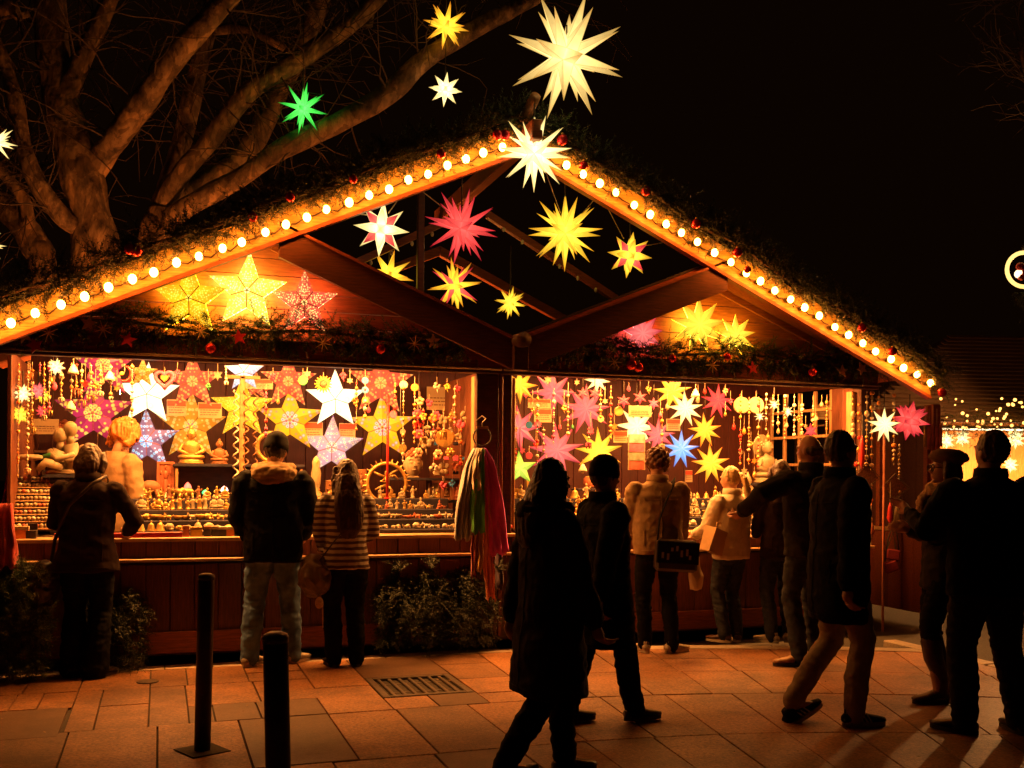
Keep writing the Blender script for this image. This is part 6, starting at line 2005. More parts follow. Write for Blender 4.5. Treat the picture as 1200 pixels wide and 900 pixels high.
scarf("yellow scarf hanging below the green one", [(562, 560), (562, 620), (561, 670)], 0.05, 0.09, cloth_mat("yellow cloth", (0.62, 0.36, 0.06)), SY + 0.01, 3, 0.02)
scarf("orange-pink scarf with a pointed end hanging lowest", [(570, 560), (573, 640), (576, 703)], 0.05, 0.09, cloth_mat("orange pink cloth", (0.75, 0.22, 0.10)), SY - 0.01, 3, 0.02)
scarf("dark red scarf between yellow and grey", [(557, 560), (556, 620), (555, 676)], 0.04, 0.05, cloth_mat("dark red cloth", (0.35, 0.015, 0.04)), SY + 0.02, 2, 0.015)
scarf("dark violet scarf at the right behind the pink one", [(578, 570), (585, 640), (587, 690)], 0.05, 0.07, cloth_mat("dark violet cloth", (0.05, 0.02, 0.06)), SY + 0.03, 2, 0.02)
scarf("orange scarf edge at the right of the pink one", [(574, 560), (589, 620), (591, 650)], 0.04, 0.05, cloth_mat("orange cloth", (0.7, 0.17, 0.07)), SY + 0.035, 2, 0.015)
scarf("bright red cloth hanging at the left edge of the stall", [(2, 590), (3, 640), (4, 668)], 0.14, 0.19, cloth_mat("bright red cloth", (0.50, 0.025, 0.02)), -0.35, 3, 0.03)
scarf("dark violet cloth under the red one at the left edge", [(3, 650), (4, 680), (4, 700)], 0.12, 0.15, bpy.data.materials["dark violet cloth"], -0.30, 3, 0.03)


# ---------------------------------------------------------------- fir boughs leaning on the stall front
def fir_bush(label, x0, x1, ytop, ybot, Y, n, mats, sp=0.2, dens=1.0):
    a, b = at_y(x0, ybot, Y), at_y(x1, ytop, Y)
    t = thing("fir_bough", label, "bush", ((a.x + b.x) / 2, Y, max(a.z, 0)), 0)
    st = MB(); cen, dr, ln = [], [], []
    W, H = b.x - a.x, b.z - a.z
    for i in range(n):
        u, w_ = random.uniform(-0.5, 0.5), random.random()
        root = Vector((u * W * 0.8, 0.10 + random.uniform(-0.05, 0.05), H * (0.35 + 0.6 * w_)))
        d = Vector((random.gauss(u * 0.6, 0.35), -random.uniform(0.2, 0.7), random.gauss(-0.45, 0.4))).normalized()
        L = random.uniform(0.25, 0.55)
        pts = [root + d * (L * k / 5) + Vector((0, 0, -0.10 * (k / 5) ** 2)) for k in range(6)]
        pts = [Vector((min(max(q.x, -W / 2), W / 2), q.y, min(max(q.z, 0.02), H))) for q in pts]
        st.add(tube(pts, [0.004 - 0.0006 * k for k in range(6)], 4))
        for k in range(0, 6):
            for s in range(6):
                cen.append(pts[k]); dr.append(d + Vector((random.gauss(0, 0.6), random.gauss(0, 0.5), random.gauss(-0.1, 0.5)))); ln.append(random.uniform(0.06, 0.13))
    part("fir_sprigs", needle_mesh("fir_sprigs", cen, dr, ln, mats, 13, 0.034, 0.006), None, t, kind="stuff")
    part("stems", st, FIRDARK, t)
    return t


fir_bush("pale fir boughs in the corner at the far left of the stall front", -25, 52, 660, 780, -0.35, 90, [FIRPALE, FIR])
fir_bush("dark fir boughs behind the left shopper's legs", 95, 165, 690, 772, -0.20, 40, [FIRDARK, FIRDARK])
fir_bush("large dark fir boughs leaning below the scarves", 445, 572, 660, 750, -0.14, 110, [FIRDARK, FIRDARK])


from mathutils.bvhtree import BVHTree

# ================================================================ PEOPLE
SKIN = mat("skin", (0.50, 0.26, 0.16), 0.5, 0.12, 12, 0.1)


def cloth(name, col, rough=0.85, **k):
    return mat(name, col, rough, k.get("var", 0.22), k.get("scale", 14), 0.35, bscale=k.get("bscale", 60), dist=0.004, spec=0.12)


def fuse(mb, voxel, smooth=3):
    """several overlapping forms grown into one skin"""
    me = mb.mesh("raw", [])
    o = bpy.data.objects.new("raw", me)
    C.objects.link(o)
    r = o.modifiers.new("r", 'REMESH'); r.mode = 'VOXEL'; r.voxel_size = voxel; r.use_smooth_shade = True
    s = o.modifiers.new("s", 'SMOOTH'); s.factor = 0.5; s.iterations = smooth
    dg = bpy.context.evaluated_depsgraph_get()
    dg.update()
    out = bpy.data.meshes.new_from_object(o.evaluated_get(dg))
    bpy.data.objects.remove(o)
    bpy.data.meshes.remove(me)
    return out


def wrinkle(me, amp, scale, stretch=(1, 1, 1), seed=0.0, amp2=0.0, scale2=30):
    n = len(me.vertices)
    co = np.empty(n * 3); me.vertices.foreach_get("co", co); co = co.reshape(-1, 3)
    no = np.empty(n * 3); me.vertex_normals.foreach_get("vector", no); no = no.reshape(-1, 3)
    S = np.array(stretch) * scale
    d = np.array([0.55 * noise.noise(Vector(c * S + seed)) + 0.42 - abs(1.15 * noise.noise(Vector(((c[0] + 0.5 * c[2] * stretch[2]) * stretch[0], c[1] - 0.4 * c[2] * stretch[2], c[2] * stretch[2])) * scale * 1.25 + Vector((seed, 3.1, 0)))) for c in co]) * amp
    if amp2:
        d += np.array([noise.noise(Vector(c * scale2 + seed)) for c in co]) * amp2
    co = co + no * d[:, None]
    me.vertices.foreach_set("co", co.ravel())
    me.polygons.foreach_set("use_smooth", np.ones(len(me.polygons), bool))
    me.update()
    return me


def rings(pts, n=20):
    """pts: (x, y, z, rx, ry)"""
    v, f = [], []
    for (x, y, z, rx, ry) in pts:
        for k in range(n):
            w = 2 * PI * k / n
            c, s = math.cos(w), math.sin(w)
            v.append((x + rx * math.copysign(abs(c) ** 0.85, c), y + ry * math.copysign(abs(s) ** 0.85, s), z))
    for i in range(len(pts) - 1):
        for k in range(n):
            k2 = (k + 1) % n
            f.append((i * n + k, i * n + k2, (i + 1) * n + k2, (i + 1) * n + k))
    f.append(tuple(range(n - 1, -1, -1))); f.append(tuple((len(pts) - 1) * n + k for k in range(n)))
    return v, f


def ik(a, b, l1, l2, pole):
    a, b = Vector(a), Vector(b)
    d = b - a
    L = min(d.length, (l1 + l2) * 0.999)
    u = d.normalized()
    b = a + u * L
    x = (l1 * l1 - l2 * l2 + L * L) / (2 * L)
    h = math.sqrt(max(0, l1 * l1 - x * x))
    p = Vector(pole); p = (p - u * p.dot(u)).normalized()
    return a + u * x + p * h, b


def person(label, px, py, top, heading, S):
    """a clothed figure 1.76 units tall in its own frame: +y is ahead, +x its right hand; scaled to reach the photograph's head height"""
    base = S.get("pos") or at_z(px, py, 0)
    base = Vector(base)
    d = ray(px, top); tt = (base.y + DIST) / d[1]
    s = S.get("height", EYE + d[2] * tt - base.z) / 1.755
    root = thing("person", label, "person", base, R(heading), S.get("group"), s)
    lean, side = S.get("lean", 0.0), S.get("side", 0.0)
    wid, fat = S.get("wide", 1.0), S.get("fat", 1.0)

    def bend(p):
        p = Vector(p); q = max(0.0, p.z - 0.92)
        return Vector((p.x + side * q, p.y + lean * q * (0.7 + 0.3 * q), p.z - 0.25 * lean * lean * q))
    HY, HP, HR = S.get("look", (0, 0, 0))            # turn, nod, tilt
    HM = Matrix.Translation((0, 0.0, 1.53)) @ Euler((R(HP), R(HR), R(HY)), 'ZXY').to_matrix().to_4x4() @ Matrix.Translation((0, 0, -1.53))

    def hb(vf, grow=0.0):
        v, f = vf
        return [bend(HM @ Vector(p)) for p in v], f

    def bb_(vf):
        v, f = vf
        return [bend(p) for p in v], f
    shz, shx = 1.415, 0.178 * wid
    hipz = 0.93
    # joints
    J = {}
    for k, sx in (("l", -1), ("r", 1)):
        fx, fy, fz, toe = S.get(k + "foot", (sx * 0.11, 0, 0, sx * -8))
        hip = Vector((sx * 0.088, 0, hipz)); ank = Vector((fx, fy, 0.085 + fz))
        knee, ank = ik(hip, ank, 0.44, 0.425, (sx * 0.1, 1, 0))
        J[k + "hip"], J[k + "knee"], J[k + "ank"], J[k + "toe"] = hip, knee, ank, toe
        sh = bend((sx * shx, -0.005, shz))
        hand = S.get(k + "hand", (sx * 0.25, 0.06, 0.80))
        hd = bend(hand) if hand[2] > 0.92 else Vector(hand) + (bend((0, 0, 1.2)) - Vector((0, 0, 1.2))) * 0.6
        el, hd = ik(sh, hd, 0.29, 0.265, S.get(k + "pole", (sx * 0.6, -1, -0.4)))
        J[k + "sh"], J[k + "el"], J[k + "hand"] = sh, el, hd
    # ---- the body
    m = MB()
    m.add(bb_(rings([(0, 0, 0.82, 0.13, 0.09), (0, 0, 0.94, 0.155 * fat, 0.105), (0, 0, 1.07, 0.13 * fat, 0.09), (0, 0.005, 1.24, 0.15 * fat, 0.10), (0, 0, 1.37, 0.165 * wid, 0.095), (0, -0.005, 1.435, 0.13 * wid, 0.075), (0, -0.005, 1.475, 0.065, 0.06)])))
    nk = [bend((0, -0.005, 1.45)), bend(HM @ Vector((0, 0.0, 1.60)))]
    m.add(limb(nk, [0.058, 0.054], 14))
    hv, hf = ball((0, 0.0, 1.64), (0.076, 0.093, 0.116), 24, 16)
    hv2 = []
    for p in hv:
        p = Vector(p); z = p.z - 1.64
        if z < 0:                                     # jaw: narrower, forward
            p.x *= 1 + z * 1.9; p.y += -z * 0.12
        hv2.append(p)
    m.add(hb((hv2, hf)))
    m.add(hb(tube([(0, 0.088, 1.655), (0, 0.108, 1.625), (0, 0.090, 1.612)], [0.009, 0.014, 0.012], 8)))
    m.add(hb(ball((0, 0.087, 1.588), (0.024, 0.012, 0.009), 10, 6)))
    m.add(hb(ball((0, 0.078, 1.545), (0.026, 0.02, 0.018), 10, 6)))
    for sx in (-1, 1):
        m.add(hb(ball((sx * 0.078, -0.008, 1.632), (0.010, 0.020, 0.032), 10, 7)))
        m.add(hb(tube([(sx * 0.015, 0.088, 1.668), (sx * 0.035, 0.088, 1.674), (sx * 0.056, 0.070, 1.667)], 0.007, 6)))
    for k, sx in (("l", -1), ("r", 1)):
        m.add(limb([J[k + "sh"], J[k + "el"], J[k + "hand"]], [0.047, 0.039, 0.026], 12))
        m.add(limb([J[k + "hip"], J[k + "knee"], J[k + "ank"]], [0.085, 0.052, 0.036], 12))
        fd = Vector((math.sin(R(J[k + "toe"]) * -1), math.cos(R(J[k + "toe"])), 0))
        m.add(limb([J[k + "ank"] + Vector((0, 0, -0.045)) - fd * 0.03, J[k + "ank"] + Vector((0, 0, -0.055)) + fd * 0.12], [0.036, 0.026], 10))
        # hand: palm, four fingers of different length curled, thumb from the side of the palm
        fo = (J[k + "hand"] - J[k + "el"]).normalized()
        a, b = frame_for(fo, Vector((0, 1, 0.2)))
        up_ = a if S.get(k + "palm", 0) else b
        ac = fo.cross(up_).normalized()
        W0 = J[k + "hand"]
        m.add(limb([W0, W0 + fo * 0.075], [0.026, 0.034], 10))
        for i, (off, ln_) in enumerate(((-0.030, 0.072), (-0.010, 0.082), (0.011, 0.076), (0.031, 0.060))):
            r0_ = W0 + fo * 0.078 + ac * off
            cu = 0.018 + 0.006 * i
            m.add(limb([r0_, r0_ + fo * ln_ * 0.45 + up_ * cu * 0.4, r0_ + fo * ln_ * 0.78 + up_ * cu * 1.6, r0_ + fo * ln_ * 0.85 + up_ * cu * 2.6], [0.0095, 0.009, 0.0085, 0.0075], 7))
        r0_ = W0 + fo * 0.03 - ac * 0.030
        m.add(limb([r0_, r0_ + fo * 0.035 - ac * 0.022 + up_ * 0.014, r0_ + fo * 0.066 - ac * 0.020 + up_ * 0.03], [0.013, 0.011, 0.009], 8))
    body = fuse(m, 0.0085, 2)
    body.materials.clear(); body.materials.append(S.get("skin") or SKIN)
    body.polygons.foreach_set("use_smooth", np.ones(len(body.polygons), bool))
    part("body", body, None, root)
    # ---- trousers
    tr = MB()
    fl = S.get("flare", 0.0); tw = S.get("legw", 1.0)
    tr.add(rings([(0, 0, 0.80, 0.15 * fat, 0.105), (0, 0, 0.94, 0.172 * fat, 0.122), (0, 0, 1.05, 0.155 * fat, 0.112)]))
    for k, sx in (("l", -1), ("r", 1)):
        h_, kn, an = J[k + "hip"], J[k + "knee"], J[k + "ank"]
        endz = S.get("cuff", 0.055)
        lowp = an + (an - kn).normalized() * 0.03 if endz < 0.1 else an + (kn - an).normalized() * (endz - 0.085)
        mid = h_.lerp(kn, 0.5); calf = kn.lerp(lowp, 0.45)
        tr.add(limb([h_ + Vector((sx * 0.0, 0, -0.02)), mid + Vector((0, 0.006, 0)), kn, calf + Vector((0, -0.012, 0)), lowp], [0.102 * tw, 0.090 * tw, 0.070 * tw, (0.068 + fl * 0.4) * tw, (0.058 + fl) * tw], 14))
    tm_ = fuse(tr, 0.0105, 3)
    wrinkle(tm_, S.get("legwr", 0.012), 7, (1, 1, 2.2), random.uniform(0, 50), 0.004, 34)
    tm_.materials.clear(); tm_.materials.append(S["trousers"])
    part(S.get("legname", "trousers"), tm_, None, root)
    # ---- coat
    ct = MB()
    hem = S.get("hem", 0.80); fc = S.get("coatflare", 0.0); pf = S.get("puff", 0.0)
    R_ = []
    if hem < 0.9:
        R_.append((0, 0, hem, 0.19 * fat + fc + pf * 0.3, 0.145 + fc * 0.8 + pf * 0.3))
        if hem < 0.7:
            R_.append((0, 0, (hem + 0.92) / 2, 0.19 * fat + fc * 0.6 + pf, 0.145 + fc * 0.5 + pf))
    R_ += [(0, 0, 0.95, 0.188 * fat + pf, 0.142 + pf), (0, 0, 1.08, (0.168 * fat if not S.get("boxy") else 0.185 * fat) + pf, 0.13 + pf), (0, 0.005, 1.24, 0.186 * fat + pf, 0.138 + pf), (0, 0, 1.36, 0.198 * wid + pf, 0.130 + pf * 0.7),
           (0, -0.008, 1.435, 0.165 * wid + pf * 0.5, 0.105), (0, -0.01, 1.48, 0.10, 0.085), (0, -0.01, 1.505, 0.082, 0.078)]
    ct.add(bb_(rings(R_, 28)))
    sw = S.get("sleeve", 1.0)
    for k in "lr":
        wr = J[k + "hand"] + (J[k + "el"] - J[k + "hand"]).normalized() * 0.01
        ct.add(limb([J[k + "sh"] + Vector((0, 0, -0.012)), J[k + "sh"].lerp(J[k + "el"], 0.5), J[k + "el"], J[k + "el"].lerp(wr, 0.55), wr], [0.078 * sw, 0.070 * sw, 0.062 * sw, 0.055 * sw, 0.046 * sw], 14))
    for spec in S.get("extra_coat", ()):
        ct.add(bb_(spec))
    cm_ = fuse(ct, 0.0105, 3)
    wrinkle(cm_, S.get("coatwr", 0.016), 5.5, (1, 1, 1.3), random.uniform(0, 50), 0.005, 26)
    cm_.materials.clear(); cm_.materials.append(S["coat"])
    part(S.get("coatname", "coat"), cm_, None, root)
    bvh = BVHTree.FromPolygons([v.co for v in cm_.vertices], [tuple(q.vertices) for q in cm_.polygons])

    def seam(name, pts, r=0.0036):
        out = []
        for (x, z, dy) in pts:
            c = bend((x, 0, z))
            h = bvh.ray_cast(Vector((c.x, c.y + dy * 0.6, c.z)), Vector((0, -dy, 0)))
            if h[0] is not None:
                out.append(h[0] + Vector((0, dy * 0.001, 0)))
        if len(out) > 3:
            part(name, MB().add(tube(out, r, 5), smooth=True), S["coat"], root)
    if S.get("coatname", "coat") == "coat":
        seam("back_seam", [(0.004 * math.sin(z * 30), z, -1) for z in np.linspace(hem + 0.01, 1.40, 26)])
        seam("yoke_seam", [(x, 1.33 + 0.25 * x * x, -1) for x in np.linspace(-0.15, 0.15, 20)])
        seam("hem_seam", [(x, hem + 0.035, -1) for x in np.linspace(-0.17, 0.17, 22)])
        for sx in (-1, 1):
            seam("pocket_seam", [(sx * 0.145 + 0.0 * z, z, -1) for z in np.linspace(max(hem + 0.08, 0.86), max(hem + 0.22, 1.0), 10)], 0.005)
    for k in "lr":
        wr_ = J[k + "hand"].lerp(J[k + "el"], 0.06)
        ax_ = (J[k + "el"] - J[k + "hand"]).normalized()
        part("cuff", MB().add(tube([wr_ - ax_ * 0.004, wr_ + ax_ * 0.012, wr_ + ax_ * 0.03], [0.047 * sw, 0.051 * sw, 0.050 * sw], 16), smooth=True), S["coat"], root)
    if S.get("collar", "stand") == "stand":
        cl = bb_(lathe([(0.088, 1.47), (0.098, 1.50), (0.092, 1.545), (0.080, 1.548), (0.078, 1.49)], 22, (0, -0.006, 0), 1.0, 1.0))
        part("collar", MB().add(cl, smooth=True), S["coat"], root)
    elif S["collar"] == "hood":
        hd_ = MB().add(bb_(ball((0, -0.085, 1.47), (0.165, 0.10, 0.085), 18, 10))).add(bb_(ball((-0.10, -0.01, 1.49), (0.075, 0.10, 0.06), 12, 8))).add(bb_(ball((0.10, -0.01, 1.49), (0.075, 0.10, 0.06), 12, 8)))
        h_m = fuse(hd_, 0.011, 3); wrinkle(h_m, 0.02, 9, (1, 1, 2.4), 3.3, 0.005, 40)
        h_m.materials.clear(); h_m.materials.append(S["collarmat"])
        part("hood", h_m, None, root)
    elif S["collar"] == "scarf":
        sc = MB()
        sc.add(bb_(ringtube((0, 0.0, 1.50), 0.085, 0.046, 22, 9, 'Z')))
        sc.add(bb_(tube([(0.05, 0.09, 1.50), (0.05, 0.15, 1.40), (0.03, 0.155, 1.28)], [0.05, 0.05, 0.045], 8, 0.5)))
        s_m = fuse(sc, 0.011, 2); wrinkle(s_m, 0.022, 14, (1, 1, 1.5), 1.1, 0.008, 50)
        s_m.materials.clear(); s_m.materials.append(S["collarmat"])
        part("neck_scarf", s_m, None, root)
    # ---- hair and hats
    style = S.get("hair", "short"); hm = S["hairmat"]
    hr_ = MB()
    cap_c = (0, -0.020, 1.668)
    if style != "bald":
        hr_.add(hb(ball(cap_c, (0.087, 0.090, 0.104), 22, 14)))
    else:
        hr_.add(hb(ball((0, -0.028, 1.632), (0.083, 0.078, 0.052), 22, 12)))
    if style == "bob":
        hr_.add(hb(ball((0, -0.055, 1.60), (0.098, 0.062, 0.115), 18, 12)))
        for sx in (-1, 1):
            hr_.add(hb(tube([(sx * 0.072, 0.015, 1.70), (sx * 0.092, 0.02, 1.62), (sx * 0.086, 0.015, 1.54)], [0.032, 0.036, 0.024], 9)))
    elif style == "long":
        hr_.add(hb(ball((0, -0.055, 1.60), (0.098, 0.062, 0.12), 18, 12)))
        lo = S.get("hairlen", 1.18)
        hr_.add(bb_(rings([(0, -0.14, lo, 0.05, 0.02), (0, -0.148, lo + 0.08, 0.10, 0.035), (0, -0.135, lo + 0.2, 0.125, 0.05), (0, -0.105, 1.46, 0.118, 0.06), (0, -0.07, 1.56, 0.103, 0.066), (0, -0.04, 1.64, 0.09, 0.07)])))
        for sx in (-1, 1):
            hr_.add(hb(tube([(sx * 0.072, 0.015, 1.70), (sx * 0.094, 0.015, 1.60), (sx * 0.105, -0.01, 1.46)], [0.032, 0.036, 0.034], 9)))
    elif style == "curly":
        for i in range(60):
            a = i * 2.4; z = -0.7 + 1.65 * i / 60
            rr = math.sqrt(max(0, 1 - z * z))
            if math.sin(a) * rr > 0.55 and z < 0.35:
                continue
            hr_.add(hb(ball((math.cos(a) * rr * 0.088, -0.022 + math.sin(a) * rr * 0.092, 1.668 + z * 0.104), random.uniform(0.020, 0.030), 7, 5)))
    elif style == "fluffy":
        hr_.add(hb(ball((0, -0.03, 1.675), (0.118, 0.112, 0.105), 18, 12)))
        for sx in (-1, 1):
            hr_.add(hb(tube([(sx * 0.085, 0.01, 1.70), (sx * 0.112, 0.0, 1.62), (sx * 0.10, -0.03, 1.55)], [0.04, 0.042, 0.03], 9)))
    elif style == "ponytail":
        hr_.add(bb_(tube([HM @ Vector(p) for p in ((0.0, -0.11, 1.68), (0.0, -0.155, 1.62), (0.01, -0.165, 1.52), (0.015, -0.155, 1.42), (0.0, -0.15, 1.33))], [0.022, 0.032, 0.034, 0.028, 0.012], 9)))
    hme = fuse(hr_, 0.0075, 2)
    wrinkle(hme, S.get("hairwr", 0.009), 34, (1, 1, 0.16), random.uniform(0, 50), 0.004, 70)
    hme.materials.clear(); hme.materials.append(hm)
    part("hair", hme, None, root)
    hat = S.get("hat")
    if hat == "beanie":
        b_ = MB().add(hb(lathe([(0.098, 1.645), (0.102, 1.66), (0.102, 1.69), (0.097, 1.70), (0.096, 1.73), (0.078, 1.77), (0.045, 1.795), (0.002, 1.803)], 24, (0, -0.008, 0), 0.94, 1.06)), smooth=True)
        part("beanie", b_, S["hatmat"], root)
    elif hat == "beret":
        b_ = MB().add(hb(lathe([(0.092, 1.685), (0.098, 1.70), (0.125, 1.715), (0.130, 1.735), (0.115, 1.765), (0.07, 1.79), (0.002, 1.797)], 24, (0, -0.02, 0), 0.96, 1.08)), smooth=True)
        part("beret", b_, S["hatmat"], root)
    if S.get("glasses"):
        g_ = MB()
        for sx in (-1, 1):
            g_.add(hb(ringtube((sx * 0.033, 0.104, 1.65), 0.024, 0.0035, 14, 5)))
            g_.add(hb(tube([(sx * 0.058, 0.10, 1.655), (sx * 0.082, 0.0, 1.652)], 0.003, 4)))
        g_.add(hb(tube([(-0.01, 0.105, 1.655), (0.01, 0.105, 1.655)], 0.003, 4)))
        part("glasses", g_, WIRE, root)
    # ---- shoes
    sty = S.get("shoe", "shoe")
    for k in "lr":
        an = J[k + "ank"]; fz = an.z - 0.085
        pitch_ = S.get(k + "pitch", 0)
        Ms = Matrix.Translation((an.x, an.y, fz)) @ Matrix.Rotation(R(J[k + "toe"]), 4, 'Z') @ Matrix.Translation((0, 0.14, 0)) @ Matrix.Rotation(R(-pitch_), 4, 'X') @ Matrix.Translation((0, -0.14, 0))
        up = MB()
        prof = [(-0.075, 0.026, 0.05), (-0.055, 0.037, 0.062), (0.0, 0.040, 0.072), (0.05, 0.043, 0.062), (0.11, 0.047, 0.045), (0.16, 0.042, 0.036), (0.195, 0.024, 0.028)]
        V, Fc = [], []
        for (y, rx, hz) in prof:
            for i in range(12):
                w = 2 * PI * i / 12
                V.append((rx * math.cos(w), y, 0.020 + hz / 2 + math.sin(w) * hz / 2))
        for i in range(len(prof) - 1):
            for j in range(12):
                j2 = (j + 1) % 12
                Fc.append((i * 12 + j, (i + 1) * 12 + j, (i + 1) * 12 + j2, i * 12 + j2))
        Fc.append(tuple(range(12))); Fc.append(tuple((len(prof) - 1) * 12 + j for j in range(11, -1, -1)))
        up.add((V, Fc), Ms, smooth=True)
        if sty == "boot":
            up.add(limb([Ms @ Vector((0, -0.02, 0.06)), Ms @ Vector((0, -0.025, 0.16)), J[k + "ank"].lerp(J[k + "knee"], 0.55), J[k + "ank"].lerp(J[k + "knee"], 0.84)], [0.047, 0.050, 0.068, 0.072], 16), smooth=True)
        else:
            up.add(tube([Ms @ Vector((0, -0.02, 0.06)), Ms @ Vector((0, -0.022, 0.105))], [0.044, 0.040], 12), smooth=True)
        sh_ = part("boot" if sty == "boot" else "shoe", up, S["shoemat"], root)
        sl = []
        for i in range(20):
            w = 2 * PI * i / 20
            y = 0.06 + math.sin(w) * 0.142; x = math.cos(w) * 0.046 * (1.0 + 0.10 * math.sin(w))
            sl.append((x, y))
        so = ([(x, y, 0.002) for x, y in sl] + [(x, y, 0.026) for x, y in sl], [tuple(range(19, -1, -1)), tuple(range(20, 40))] + [(i, (i + 1) % 20, 20 + (i + 1) % 20, 20 + i) for i in range(20)])
        part("sole", MB().add(so, Ms), S.get("solemat") or WIRE, sh_)
        if S.get("stripes"):
            for sx in (-1, 1):
                for q in range(3):
                    st_ = MB()
                    for z0, z1 in ((0.03, 0.05), (0.05, 0.07)):
                        y0 = 0.035 + q * 0.026 - (z0 - 0.03) * 0.6
                        st_.add(tube([(sx * 0.0445, y0, z0), (sx * (0.041 if z1 < 0.06 else 0.034), y0 - 0.012, z1)], 0.0052, 5), Ms)
                    part("stripe", st_, S["stripes"], sh_)
    root["s"] = s
    MAT = Matrix.Translation(base) @ Matrix.Rotation(R(heading), 4, 'Z') @ Matrix.Scale(s, 4)
    return root, MAT, J, s, heading


def carried(name, label, cat, who, c):
    """something a person holds: its own object, placed in the person's frame"""
    root, M_, J, s, hd = who
    return thing(name, label, cat, M_ @ Vector(c), R(hd), None, s)


BLACKC = cloth("black wool cloth", (0.006, 0.005, 0.005))
BLACKT = cloth("black trousers cloth", (0.005, 0.0045, 0.005))
DKBROWN = cloth("dark brown coat cloth", (0.026, 0.012, 0.007))
JEANS = mat("washed jeans", (0.085, 0.17, 0.40), 0.85, 0.5, 7, 0.3, bscale=60, dist=0.004, col2=(0.17, 0.30, 0.55))
DKJEANS = cloth("dark jeans cloth", (0.03, 0.032, 0.042), var=0.4)
BEIGE = cloth("beige cloth", (0.36, 0.25, 0.14))
TAN = cloth("tan jacket cloth", (0.33, 0.22, 0.115))
WHITEJ = cloth("cream white jacket cloth", (0.60, 0.50, 0.36), var=0.12)
CREAMS = cloth("cream knit", (0.30, 0.19, 0.10), var=0.12)
GREYJ = cloth("dark grey jacket cloth", (0.026, 0.023, 0.022))
BEIGET = cloth("beige trousers cloth", (0.36, 0.29, 0.20))
HBROWN = mat("brown hair", (0.055, 0.022, 0.010), 0.45, 0.4, 20, 0.5, (6, 6, 0.6), dist=0.004)
HDARK = mat("dark hair", (0.022, 0.010, 0.007), 0.45, 0.4, 20, 0.5, (6, 6, 0.6), dist=0.004)
HBLOND = mat("blonde hair", (0.55, 0.36, 0.15), 0.45, 0.3, 20, 0.5, (6, 6, 0.6), dist=0.004)
HORANGE = mat("orange hair", (0.55, 0.17, 0.03), 0.5, 0.3, 20, 0.5, (6, 6, 0.6), dist=0.004)
HREDB = mat("reddish curls", (0.15, 0.05, 0.018), 0.5, 0.4, 20, 0.5, dist=0.004)
HGREY = mat("cropped grey brown hair", (0.12, 0.075, 0.045), 0.7, 0.3, 40, 0.4)
LEATHER = mat("dark leather", (0.03, 0.018, 0.012), 0.35, 0.3, 25, 0.25)
BRLEATHER = mat("brown boot leather", (0.055, 0.020, 0.009), 0.38, 0.35, 25, 0.25)
TANLEATHER = mat("tan boot leather", (0.33, 0.17, 0.07), 0.5, 0.3, 25, 0.25)
SNEAK = mat("pale sneaker", (0.42, 0.36, 0.28), 0.6, 0.3, 25, 0.2)
SOLEW = mat("pale rubber sole", (0.50, 0.42, 0.32), 0.6, 0.15, 25, 0.1)
STRIPEW = mat("white stripe", (0.75, 0.68, 0.58), 0.5, 0.05, 25, 0)
FUR = mat("pale brown fur", (0.42, 0.27, 0.15), 0.9, 0.4, 40, 0.6)
# knitted bands
KNIT = bpy.data.materials.new("striped knit")
n_, l_, p_ = nodes_of(KNIT)
tc_ = n_.new("ShaderNodeTexCoord"); wv_ = n_.new("ShaderNodeTexWave")
wv_.bands_direction = 'Z'; wv_.inputs["Scale"].default_value = 6.2; wv_.inputs["Distortion"].default_value = 1.0; wv_.inputs["Detail Scale"].default_value = 2.0
l_.new(tc_.outputs["Object"], wv_.inputs[0])
rp_ = n_.new("ShaderNodeValToRGB"); rp_.color_ramp.elements[0].position = 0.40; rp_.color_ramp.elements[1].position = 0.55
rp_.color_ramp.elements[0].color = (0.10, 0.055, 0.035, 1); rp_.color_ramp.elements[1].color = (0.55, 0.52, 0.46, 1)
l_.new(wv_.outputs[0], rp_.inputs[0]); l_.new(rp_.outputs[0], p_.inputs["Base Color"]); p_.inputs["Roughness"].default_value = 0.9

# 1 woman at the left
w1 = person("woman in a dark brown coat with a shoulder bag at the left counter", 100, 793, 521, -12, dict(
    coat=DKBROWN, trousers=BLACKT, hairmat=HBROWN, hair="bob", shoemat=LEATHER, hem=0.80, fat=1.12, wide=1.08, flare=0.03, legw=1.12, lean=0.08, look=(-12, -18, 0), coatflare=0.03,
    lfoot=(-0.10, 0.03, 0, 8), rfoot=(0.08, -0.03, 0, -35), rhand=(0.22, 0.33, 1.08), lhand=(-0.12, 0.34, 1.10), rpole=(1, -0.6, -0.6), lpole=(-1, -0.6, -0.6)))
b = carried("shoulder_bag", "dark crumpled shoulder bag on the left woman's hip", "bag", w1, (-0.30, -0.02, 0.52))
bm = MB().add(ball((0, 0, 0.17), (0.10, 0.15, 0.17), 16, 10)); bm.add(ball((-0.01, 0.03, 0.28), (0.07, 0.13, 0.08), 12, 8))
me = fuse(bm, 0.012, 2); wrinkle(me, 0.025, 9, (1, 1, 1), 2.0); me.materials.clear(); me.materials.append(LEATHER)
part("pouch", me, None, b)
part("strap", MB().add(tube([(0.02, 0.1, 0.32), (0.08, 0.0, 0.52), (0.22, -0.145, 0.78), (0.38, -0.10, 0.945), (0.44, 0.03, 1.00), (0.42, 0.16, 0.96), (0.34, 0.25, 0.80)], [0.014] * 7, 6, 0.4), smooth=True), LEATHER, b)
